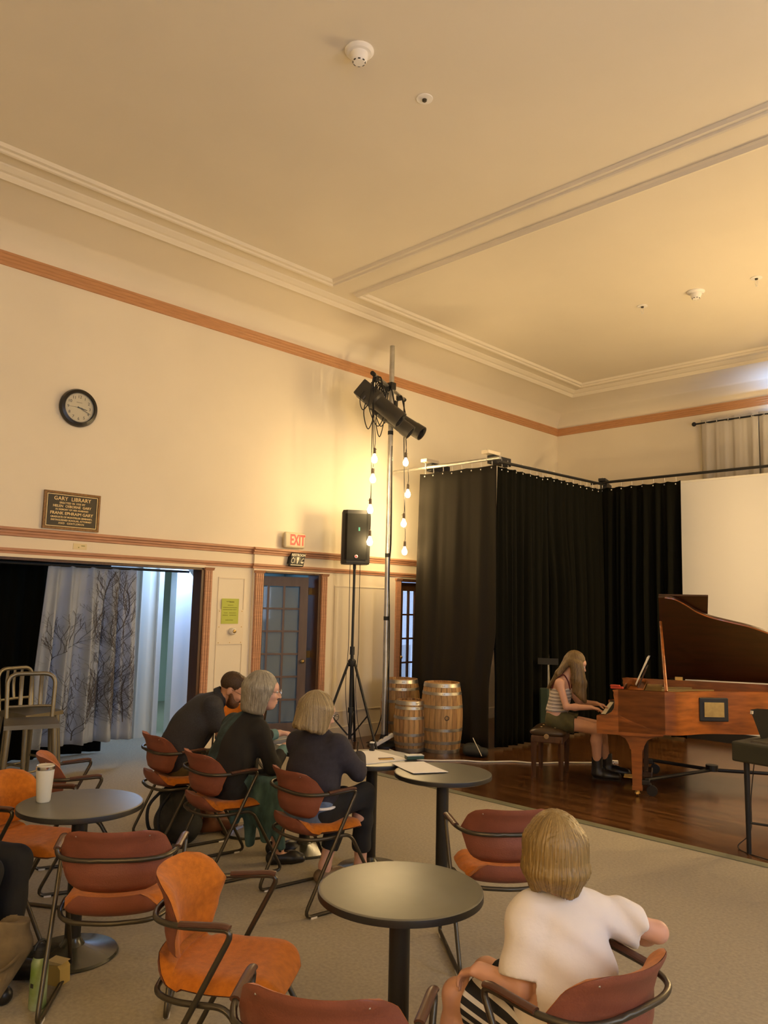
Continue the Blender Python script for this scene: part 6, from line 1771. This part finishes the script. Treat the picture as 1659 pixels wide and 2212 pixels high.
# backpack on the floor below his chair
S = SDF(npv((-0.26, -0.22, -0.01)), npv((0.26, 0.24, 0.46)), 0.008)
S.cap((-0.10, 0, 0.13), (0.10, 0, 0.13), 0.13, k=0.04, e=1.0).cap((-0.08, 0.01, 0.28), (0.08, 0.01, 0.28), 0.11, k=0.06).ell((0, -0.10, 0.14), (0.14, 0.06, 0.11), k=0.02)
S.plane((0, 0, 0.002), (0, 0, -1)); wrinkle(S, 0.006, 30, 4)
bpk = empty('backpack', (-5.24, 3.24, 0), -0.1, 'dark backpack standing on the carpet beneath the left chair', 'backpack')
S.build('pack', mat('black_canvas', (0.018, 0.018, 0.016), 0.8, var=0.3, vscale=30), bpk)
for x in (-0.07, 0.07): MB().tube(spline([(x, -0.09, 0.36), (x * 1.3, -0.19, 0.25), (x * 1.5, -0.18, 0.10), (x * 1.9, -0.10, 0.02)], 5), 0.012, 6, ry=0.004).build('strap', M['rubber'], bpk, SM)
MB().tube(spline([(-0.22, -0.15, 0.01), (-0.17, -0.1, 0.03), (-0.12, -0.12, 0.06)], 4), 0.01, 6).build('strap_end', M['rubber'], bpk, SM)

# ---- the pianist ----------------------------------------------------------------------------------
J = dict(pelvis=(-4.66, 7.43, 0.585), waist=(-4.64, 7.44, 0.72), chest=(-4.605, 7.455, 0.885), neck=(-4.555, 7.485, 1.045), head=(-4.480, 7.535, 1.170),
         shR=(-4.545, 7.315, 0.965), shL=(-4.665, 7.60, 0.960), elR=(-4.445, 7.285, 0.735), wrR=(-4.195, 7.345, 0.752), elL=(-4.55, 7.71, 0.74), wrL=(-4.295, 7.63, 0.760),
         hipR=(-4.62, 7.36, 0.565), hipL=(-4.70, 7.51, 0.565), knR=(-4.22, 7.52, 0.515), knL=(-4.30, 7.74, 0.515), anR=(-4.265, 7.585, 0.125), anL=(-4.30, 7.85, 0.125))
P = Person('person', 'young woman with very long light brown hair playing the piano', J, (0.913, 0.408, 0), (0.76, 0.52, -0.42), 0.0065)
S = P.new()
P.torso(S, 0.0, w=(0.135, 0.105, 0.125), dep=(0.10, 0.08, 0.088)); P.head(S)
for sd in 'LR': P.arm(S, sd, 0.040, 0.033, 0.024); P.leg(S, sd, 0.080, 0.056, 0.038)
P.hand(S, 'R', (0.86, 0.48, -0.18), (0.1, 0.1, 1), 0.35, 1.1); P.hand(S, 'L', (0.9, 0.40, -0.18), (0.1, 0.1, 1), 0.35, 1.1)
S.build('body', skin('light_skin', (0.66, 0.37, 0.25)), P.root)
def stripes():
    m = mat('striped_jersey', (0.62, 0.55, 0.48), 0.85)
    nt = m.node_tree; b = nt.nodes['Principled BSDF']
    tc = nt.nodes.new('ShaderNodeTexCoord'); sx = nt.nodes.new('ShaderNodeSeparateXYZ')
    nt.links.new(tc.outputs['Object'], sx.inputs[0])
    m1 = nt.nodes.new('ShaderNodeMath'); m1.operation = 'MULTIPLY'; m1.inputs[1].default_value = 28.0
    m2 = nt.nodes.new('ShaderNodeMath'); m2.operation = 'FRACT'
    nt.links.new(sx.outputs['Z'], m1.inputs[0]); nt.links.new(m1.outputs[0], m2.inputs[0])
    rp = nt.nodes.new('ShaderNodeValToRGB'); rp.color_ramp.interpolation = 'CONSTANT'
    e = rp.color_ramp.elements
    e[0].position = 0.0; e[0].color = (0.62, 0.55, 0.48, 1)
    e[1].position = 0.60; e[1].color = (0.08, 0.025, 0.025, 1)
    n = e.new(0.72); n.color = (0.62, 0.55, 0.48, 1)
    n = e.new(0.86); n.color = (0.03, 0.03, 0.04, 1)
    nt.links.new(m2.outputs[0], rp.inputs['Fac']); nt.links.new(rp.outputs['Color'], b.inputs['Base Color'])
    return m
S = P.new()
P.torso(S, 0.010, w=(0.135, 0.108, 0.125), dep=(0.10, 0.084, 0.090), top=False)
S.plane(P.J['waist'] + npv((0, 0, -0.055)), (0, 0, -1)); S.plane(P.J['chest'] + npv((0, 0, 0.02)), (-0.1, 0, 1))
S.build('striped_top', stripes(), P.root)
st_ = MB()
for sd, q in (('R', -1), ('L', 1)):
    m = lerp(P.J['sh' + sd], P.J['neck'], 0.45) + npv((0, 0, 0.045))
    fr_ = P.J['chest'] + P.f * 0.098 - P.side * q * 0.07 + npv((0, 0, 0.015)); bk_ = P.J['chest'] - P.f * 0.096 - P.side * q * 0.07 + npv((0, 0, 0.015))
    st_.tube(spline([tuple(fr_), tuple(lerp(fr_, m, 0.6) + P.f * 0.02), tuple(m + npv((0, 0, 0.006))), tuple(lerp(bk_, m, 0.6) - P.f * 0.03), tuple(bk_)], 6), 0.009, 6, ry=0.004)
st_.build('shoulder_strap', mat('burgundy_jersey', (0.09, 0.012, 0.012), 0.8), P.root, SM)
S = P.new()
S.cap(P.J['pelvis'] + npv((0, 0, -0.02)), lerp(P.J['pelvis'], P.J['waist'], 0.75), 0.118, 0.098, k=0.04, e=1.22, side=P.side)
for sd in 'LR':
    S.cap(P.J['hip' + sd], lerp(P.J['hip' + sd], P.J['kn' + sd], 0.42), 0.100, 0.098, k=0.04)
    e_ = lerp(P.J['hip' + sd], P.J['kn' + sd], 0.46); S.plane(e_, P.J['kn' + sd] - P.J['hip' + sd], e_, 0.10)
S.plane(P.J['waist'] + npv((0, 0, -0.02)), (0, 0, 1))
wrinkle(S, 0.008, 34, 2.0, (0.6, 0.2, 0.7))
S.build('shorts', mat('olive_cargo', (0.085, 0.075, 0.026), 0.85, var=0.12, vscale=18), P.root)
for sd in 'LR':
    a = P.J['an' + sd]; d = norm((0.9, 0.4, 0)); h = npv((a[0], a[1], 0.055))
    S = SDF(a + npv((-0.16, -0.16, -0.14)), a + npv((0.33, 0.28, 0.14)), 0.006)
    S.cap(a + npv((0, 0, 0.10)), h, 0.056, 0.056, k=0.02, flat=True).cap(h, h + d * 0.10 - npv((0, 0, 0.006)), 0.056, 0.054, k=0.03).cap(h + d * 0.09 - npv((0, 0, 0.008)), h + d * 0.20 - npv((0, 0, 0.012)), 0.052, 0.042, k=0.02, e=1.2, side=np.cross(d, (0, 0, 1)))
    S.plane((0, 0, 0.018), (0, 0, -1))
    sh = S.build('ankle_boot', MATS['black_leather'], P.root)
    MB().tube([tuple(h - d * 0.05 - npv((0, 0, 0.037))), tuple(h + d * 0.235 - npv((0, 0, 0.037)))], 0.052, 14, ry=0.018).build('boot_sole', M['rubber'], sh, SM)
    lc = MB()
    for i in range(5):
        q = h + d * (0.062 + 0.014 * (4 - i)) + npv((0, 0, 0.015 + 0.018 * i)); w_ = np.cross(d, (0, 0, 1)) * 0.022
        lc.tube([tuple(q - w_), tuple(q + d * 0.008), tuple(q + w_)], 0.0028, 5)
    lc.build('boot_laces', M['rubber'], sh)
S = SDF(P.H(0, 0, 0) - npv((0.30, 0.30, 0.48)), P.H(0, 0, 0) + 0.22, 0.0055)
B = P.hb
S.ell(P.H(0, -0.024, 0.034), (0.090, 0.108, 0.098), B, k=0.02)
hd_ = P.J['head']; dn = npv((0, 0, -1.0)); fw = P.f; sdv = P.side
for i, (x, y) in enumerate(((0.080, 0.045), (0.088, 0.015), (0.085, -0.015), (0.078, -0.045))):
    top = P.H(x, y, 0.0); b1 = top + dn * 0.18 + sdv * 0.012 + fw * 0.03
    b2 = hd_ + dn * (0.38 - 0.03 * i) + fw * (0.10 - 0.035 * i) + sdv * 0.115
    S.cap(top, b1, 0.032, 0.036, k=0.03).cap(b1, b2, 0.036, 0.020, k=0.03)
for i, (x, y) in enumerate(((0.06, -0.075), (0.02, -0.105), (-0.03, -0.105), (-0.07, -0.07))):
    top = P.H(x, y, 0.0); mid = P.J['neck'] - fw * 0.085 + sdv * x * 1.2 + npv((0, 0, 0.02)); end = P.J['chest'] - fw * (0.135) + sdv * x * 1.1 + npv((0, 0, 0.02))
    S.cap(top, mid, 0.030, 0.030, k=0.03).cap(mid, end, 0.030, 0.014, k=0.03)
for i, (x, y) in enumerate(((-0.080, 0.045), (-0.086, 0.0))):
    top = P.H(x, y, 0.0); b1 = top + dn * 0.18; b2 = hd_ + dn * 0.36 + fw * (0.08 - 0.03 * i) - sdv * 0.11
    S.cap(top, b1, 0.030, 0.034, k=0.03).cap(b1, b2, 0.034, 0.018, k=0.03)
S.ell(P.H(0, 0.115, -0.045), (0.064, 0.065, 0.110), B, k=0.012, op='s')
P.strands(S, 0.003, 52, 0.9)
S.build('long_hair', hair_mat('light_brown_hair', (0.075, 0.043, 0.014), (0.26, 0.165, 0.06), P), P.root)
P.eyes(P.root)

# ---- the child in the white t-shirt ---------------------------------------------------------------
J = dict(pelvis=(-1.375, 2.235, 0.485), waist=(-1.385, 2.245, 0.58), chest=(-1.412, 2.275, 0.715), neck=(-1.432, 2.290, 0.835), head=(-1.440, 2.285, 0.972),
         shL=(-1.478, 2.185, 0.790), shR=(-1.368, 2.405, 0.778), elL=(-1.452, 2.105, 0.605), wrL=(-1.585, 2.085, 0.622), elR=(-1.225, 2.555, 0.715), wrR=(-1.40, 2.66, 0.62),
         hipR=(-1.40, 2.31, 0.47), hipL=(-1.41, 2.17, 0.47), knL=(-1.700, 2.12, 0.500), knR=(-1.74, 2.33, 0.49), anL=(-1.75, 2.16, 0.16), anR=(-1.80, 2.40, 0.13))
P = Person('person', 'child with blond bob in a white t-shirt seen from behind', J, (-0.80, 0.60, 0), (-0.62, 0.78, 0.0), 0.005, 0.86, hs=0.96)
S = P.new()
P.torso(S, -0.012, w=(0.140, 0.125, 0.145), dep=(0.10, 0.092, 0.10)); P.head(S)
for sd in 'LR': P.arm(S, sd, 0.042, 0.038, 0.029); P.leg(S, sd, 0.074, 0.056, 0.040)
P.hand(S, 'L', (-0.90, 0.10, -0.42), (-0.3, 0.1, 0.9), 0.5); P.hand(S, 'R', (-0.9, 0.1, -0.5), (-0.2, 0.3, 0.9), 0.4)
S.build('body', skin('freckled_skin', (0.60, 0.33, 0.22)), P.root)
S = P.new()
P.torso(S, 0.014, w=(0.145, 0.140, 0.155), dep=(0.105, 0.105, 0.112))
S.plane(P.J['pelvis'] + npv((0, 0, -0.035)), (0, 0, -1))
for sd, tt in (('L', 0.86), ('R', 0.70)):
    S.cap(P.J['sh' + sd], lerp(P.J['sh' + sd], P.J['el' + sd], tt - 0.05), 0.060, 0.064, k=0.035)
    e_ = lerp(P.J['sh' + sd], P.J['el' + sd], tt); S.plane(e_, P.J['el' + sd] - P.J['sh' + sd], e_, 0.065)
wrinkle(S, 0.007, 62, 1.3, (0.36, 0.48, 0.8))
S.cap(P.J['neck'] + npv((0, 0, -0.005)), P.J['neck'] + npv((0, 0, 0.10)), 0.052, k=0.008, op='s')
S.build('white_t_shirt', mat('white_jersey', (0.72, 0.66, 0.60), 0.85, bump=0.1, bscale=60), P.root)
tg_ = P.J['neck'] - P.f * 0.088 + npv((0, 0, -0.075)) + P.side * 0.03
sw_ = MB()
for (p, q) in (((-0.018, -0.006), (0.026, 0.012)), ((-0.018, -0.006), (-0.012, 0.006))):
    sw_.tube([tuple(tg_ + P.side * p[0] + npv((0, 0, p[1]))), tuple(tg_ + P.side * (p[0] + q[0]) / 2 + npv((0, 0, (p[1] + q[1]) / 2 - 0.003))), tuple(tg_ + P.side * q[0] + npv((0, 0, q[1])))], 0.0022, 5)
sw_.build('shirt_logo', mat('tan_print', (0.30, 0.22, 0.12), 0.7), P.root)
def bw_stripes():
    m = mat('black_white_stripes', (0.6, 0.58, 0.55), 0.85)
    nt = m.node_tree; b = nt.nodes['Principled BSDF']
    tc = nt.nodes.new('ShaderNodeTexCoord'); vm = nt.nodes.new('ShaderNodeVectorMath'); vm.operation = 'DOT_PRODUCT'
    vm.inputs[1].default_value = (8.0, 2.0, 30.0)
    nt.links.new(tc.outputs['Object'], vm.inputs[0])
    m2 = nt.nodes.new('ShaderNodeMath'); m2.operation = 'FRACT'
    nt.links.new(vm.outputs['Value'], m2.inputs[0])
    rp = nt.nodes.new('ShaderNodeValToRGB'); rp.color_ramp.interpolation = 'CONSTANT'
    rp.color_ramp.elements[0].color = (0.012, 0.012, 0.012, 1); rp.color_ramp.elements[1].position = 0.62; rp.color_ramp.elements[1].color = (0.6, 0.57, 0.52, 1)
    nt.links.new(m2.outputs[0], rp.inputs['Fac']); nt.links.new(rp.outputs['Color'], b.inputs['Base Color'])
    return m
S = P.new()
for sd in 'LR':
    S.cap(P.J['hip' + sd], lerp(P.J['hip' + sd], P.J['kn' + sd], 0.80), 0.080, 0.072, k=0.04)
    e_ = lerp(P.J['hip' + sd], P.J['kn' + sd], 0.84); S.plane(e_, P.J['kn' + sd] - P.J['hip' + sd], e_, 0.075)
S.cap(P.J['hipL'], P.J['hipR'], 0.085, k=0.05)
wrinkle(S, 0.004, 36, 0.3)
S.build('striped_shorts', bw_stripes(), P.root)
for sd in 'LR':
    a = P.J['an' + sd]; d = norm((-0.9, 0.3, 0)); h = npv((a[0], a[1], 0.05))
    S = SDF(a + npv((-0.3, -0.14, -0.17)), a + npv((0.16, 0.2, 0.05)), 0.006)
    S.cap(a, h, 0.042, 0.046, k=0.02).cap(h, h + d * 0.15 - npv((0, 0, 0.012)), 0.046, 0.036, k=0.02).plane((0, 0, 0.0), (0, 0, -1))
    S.build('shoe', MATS['black_leather'], P.root)
S = SDF(P.H(0, 0, 0) - 0.2, P.H(0, 0, 0) + 0.2, 0.004)
B = P.hb
S.ell(P.H(0, -0.020, 0.032), (0.094, 0.106, 0.103), B, k=0.02)
for i in range(14):
    a = math.radians(48 + i * 264 / 13)
    x, y = 0.080 * math.sin(a), 0.084 * math.cos(a) - 0.02
    S.cap(P.H(x * 0.93, y * 0.93, 0.04), P.H(x * 1.04, y * 1.04 - 0.004, -0.045), 0.024, 0.023, k=0.03)
    S.cap(P.H(x * 1.04, y * 1.04 - 0.004, -0.045), P.H(x * 0.92, y * 0.92 - 0.008, -0.098 + 0.012 * math.sin(7.3 * i)), 0.023, 0.013, k=0.02)
S.ell(P.H(0, 0.10, -0.04), (0.068, 0.075, 0.095), B, k=0.015, op='s')
P.strands(S, 0.0028, 64, 3.1)
hr_ = S.build('hair', hair_mat('blond_hair', (0.12, 0.07, 0.019), (0.40, 0.265, 0.09), P, 10), P.root)
P.eyes(P.root)

# ---- the person half out of frame at the left edge ------------------------------------------------
J = dict(pelvis=(-4.22, 1.22, 0.53), waist=(-4.24, 1.20, 0.68), chest=(-4.26, 1.20, 0.86), neck=(-4.24, 1.22, 1.03), head=(-4.22, 1.25, 1.16),
         shL=(-4.40, 1.31, 0.94), shR=(-4.12, 1.07, 0.94), elL=(-4.44, 1.30, 0.70), wrL=(-4.25, 1.38, 0.64), elR=(-4.10, 1.02, 0.70), wrR=(-4.06, 1.22, 0.64),
         hipL=(-4.28, 1.30, 0.51), hipR=(-4.14, 1.16, 0.51), knL=(-3.955, 1.575, 0.50), knR=(-3.84, 1.40, 0.50), anL=(-3.90, 1.545, 0.10), anR=(-3.78, 1.33, 0.10))
P = Person('person', 'seated person at the left edge, only a dark-trousered knee in view', J, (0.72, 0.69, 0), (0.72, 0.69, -0.1), 0.008)
S = P.new()
P.torso(S, -0.01); P.head(S)
for sd in 'LR': P.arm(S, sd); P.leg(S, sd, 0.07, 0.05, 0.036); P.hand(S, sd, (0.6, 0.7, -0.2), (0, 0, 1), 0.3)
S.build('body', fair, P.root)
S = P.new()
P.torso(S, 0.02)
for sd in 'LR': S.cap(P.J['sh' + sd], P.J['el' + sd], 0.065, 0.055, k=0.04).cap(P.J['el' + sd], lerp(P.J['el' + sd], P.J['wr' + sd], 0.9), 0.055, 0.042, k=0.02)
S.cap(P.J['neck'], P.J['neck'] + npv((0, 0, 0.1)), 0.06, k=0.01, op='s')
S.plane(P.J['pelvis'] + npv((0, 0, -0.03)), (0, 0, -1))
S.build('pullover', mat('grey_wool', (0.05, 0.05, 0.05), 0.9), P.root)
S = P.new()
for sd in 'LR':
    S.cap(P.J['hip' + sd], P.J['kn' + sd], 0.092, 0.074, k=0.04).cap(P.J['kn' + sd], lerp(P.J['kn' + sd], P.J['an' + sd], 0.8), 0.073, 0.062, k=0.02)
    e_ = lerp(P.J['kn' + sd], P.J['an' + sd], 0.9); S.plane(e_, P.J['an' + sd] - P.J['kn' + sd], e_, 0.09)
S.cap(P.J['hipL'], P.J['hipR'], 0.095, k=0.05)
wrinkle(S, 0.004, 36, 2)
S.build('trousers', MATS['black_cotton'], P.root)
S = SDF(P.H(0, 0, 0) - 0.2, P.H(0, 0, 0) + 0.2, 0.006)
S.ell(P.H(0, -0.02, 0.034), (0.088, 0.106, 0.098), P.hb, k=0.02).ell(P.H(0, 0.10, -0.03), (0.08, 0.08, 0.09), P.hb, k=0.012, op='s')
S.build('hair', MATS['brown_hair'], P.root)
for sd in 'LR':
    a = P.J['an' + sd]; d = norm((0.7, 0.7, 0)); h = npv((a[0], a[1], 0.05))
    S = SDF(a + npv((-0.16, -0.16, -0.13)), a + npv((0.28, 0.28, 0.06)), 0.008)
    S.cap(a, h, 0.046, 0.050, k=0.02).cap(h, h + d * 0.17 - npv((0, 0, 0.012)), 0.050, 0.038, k=0.02).plane((0, 0, 0.0), (0, 0, -1))
    S.build('shoe', MATS['black_leather'], P.root)
pc_ = copy_tree(proto); pc_.location = (-4.24, 1.20, 0); pc_.rotation_euler = (0, 0, math.radians(-46))
tag(pc_, 'chair of the person at the left edge, outside the frame', 'chair', 'orange upholstered stacking armchairs')

# tote bag, bottle and pouch at the lower left
S = SDF(npv((-0.2, -0.16, -0.01)), npv((0.2, 0.16, 0.5)), 0.007)
S.cap((-0.07, 0, 0.08), (0.07, 0, 0.08), 0.085, k=0.04, e=1.1, side=(1, 0, 0)).cap((-0.075, 0.0, 0.25), (0.075, 0.0, 0.27), 0.075, k=0.06).cap((-0.08, 0, 0.36), (0.08, 0.01, 0.38), 0.055, k=0.06)
S.plane((0, 0, 0.0), (0, 0, -1)); S.plane((0, 0, 0.38), (0.1, 0, 1))
S.cap((-0.08, 0, 0.33), (0.08, 0, 0.42), 0.045, k=0.012, op='s')
wrinkle(S, 0.008, 24, 2.2, (0.4, 0.3, 0.8))
tb = empty('tote_bag', (-3.64, 1.40, 0), 0.8, 'crumpled tan paper-like tote bag on the floor at the lower left', 'bag')
S.build('bag', mat('tan_canvas', (0.16, 0.115, 0.055), 0.85, var=0.25, vscale=14), tb)
MB().tube(spline([(-0.09, -0.075, 0.34), (-0.02, -0.10, 0.25), (0.06, -0.095, 0.20), (0.13, -0.05, 0.26)], 5), 0.010, 6, ry=0.004).build('handle', MATS['tan_canvas'], tb, SM)
bt = empty('water_bottle', (-3.535, 1.545, 0), 0.3, 'pale green water bottle with black loop cap beside the tote bag', 'bottle')
def splotch():
    return mat('green_white_enamel', (0.16, 0.25, 0.045), 0.35, var=0.8, vscale=9, col2=(0.36, 0.44, 0.30))
MB().lathe([(0.030, 0.0), (0.036, 0.008), (0.036, 0.185), (0.030, 0.205), (0.024, 0.212)], seg=28).build('flask', splotch(), bt, 0.7)
MB().lathe([(0.027, 0.210), (0.029, 0.215), (0.029, 0.245), (0.022, 0.252)], seg=20).build('cap', M['black'], bt, 0.6)
MB().tube([(0.0, 0.03 * math.cos(a) * 1.1, 0.245 + 0.030 * math.sin(a)) for a in [PI * i / 10 for i in range(11)]], 0.006, 6).build('carry_loop', M['black'], bt, SM)
MB().box(-0.006, 0.010, -0.0372, -0.0358, 0.095, 0.112).build('small_logo', M['black'], bt)
po = empty('paper_pouch', (-3.71, 1.70, 0), 0.5, 'small yellowish folded paper pouch on the carpet under the table', 'pouch')
MB().prism([(-0.05, 0.0), (0.05, 0.0), (0.045, 0.07), (0.03, 0.085), (-0.04, 0.082)], -0.035, 0.035, 'y').build('pouch_body', mat('kraft_yellow', (0.42, 0.30, 0.08), 0.8), po)
MB().prism([(-0.042, 0.082), (0.032, 0.086), (0.05, 0.095), (-0.03, 0.1)], -0.03, 0.03, 'y').build('pouch_flap', mat('kraft_pale', (0.55, 0.43, 0.2), 0.8), po)
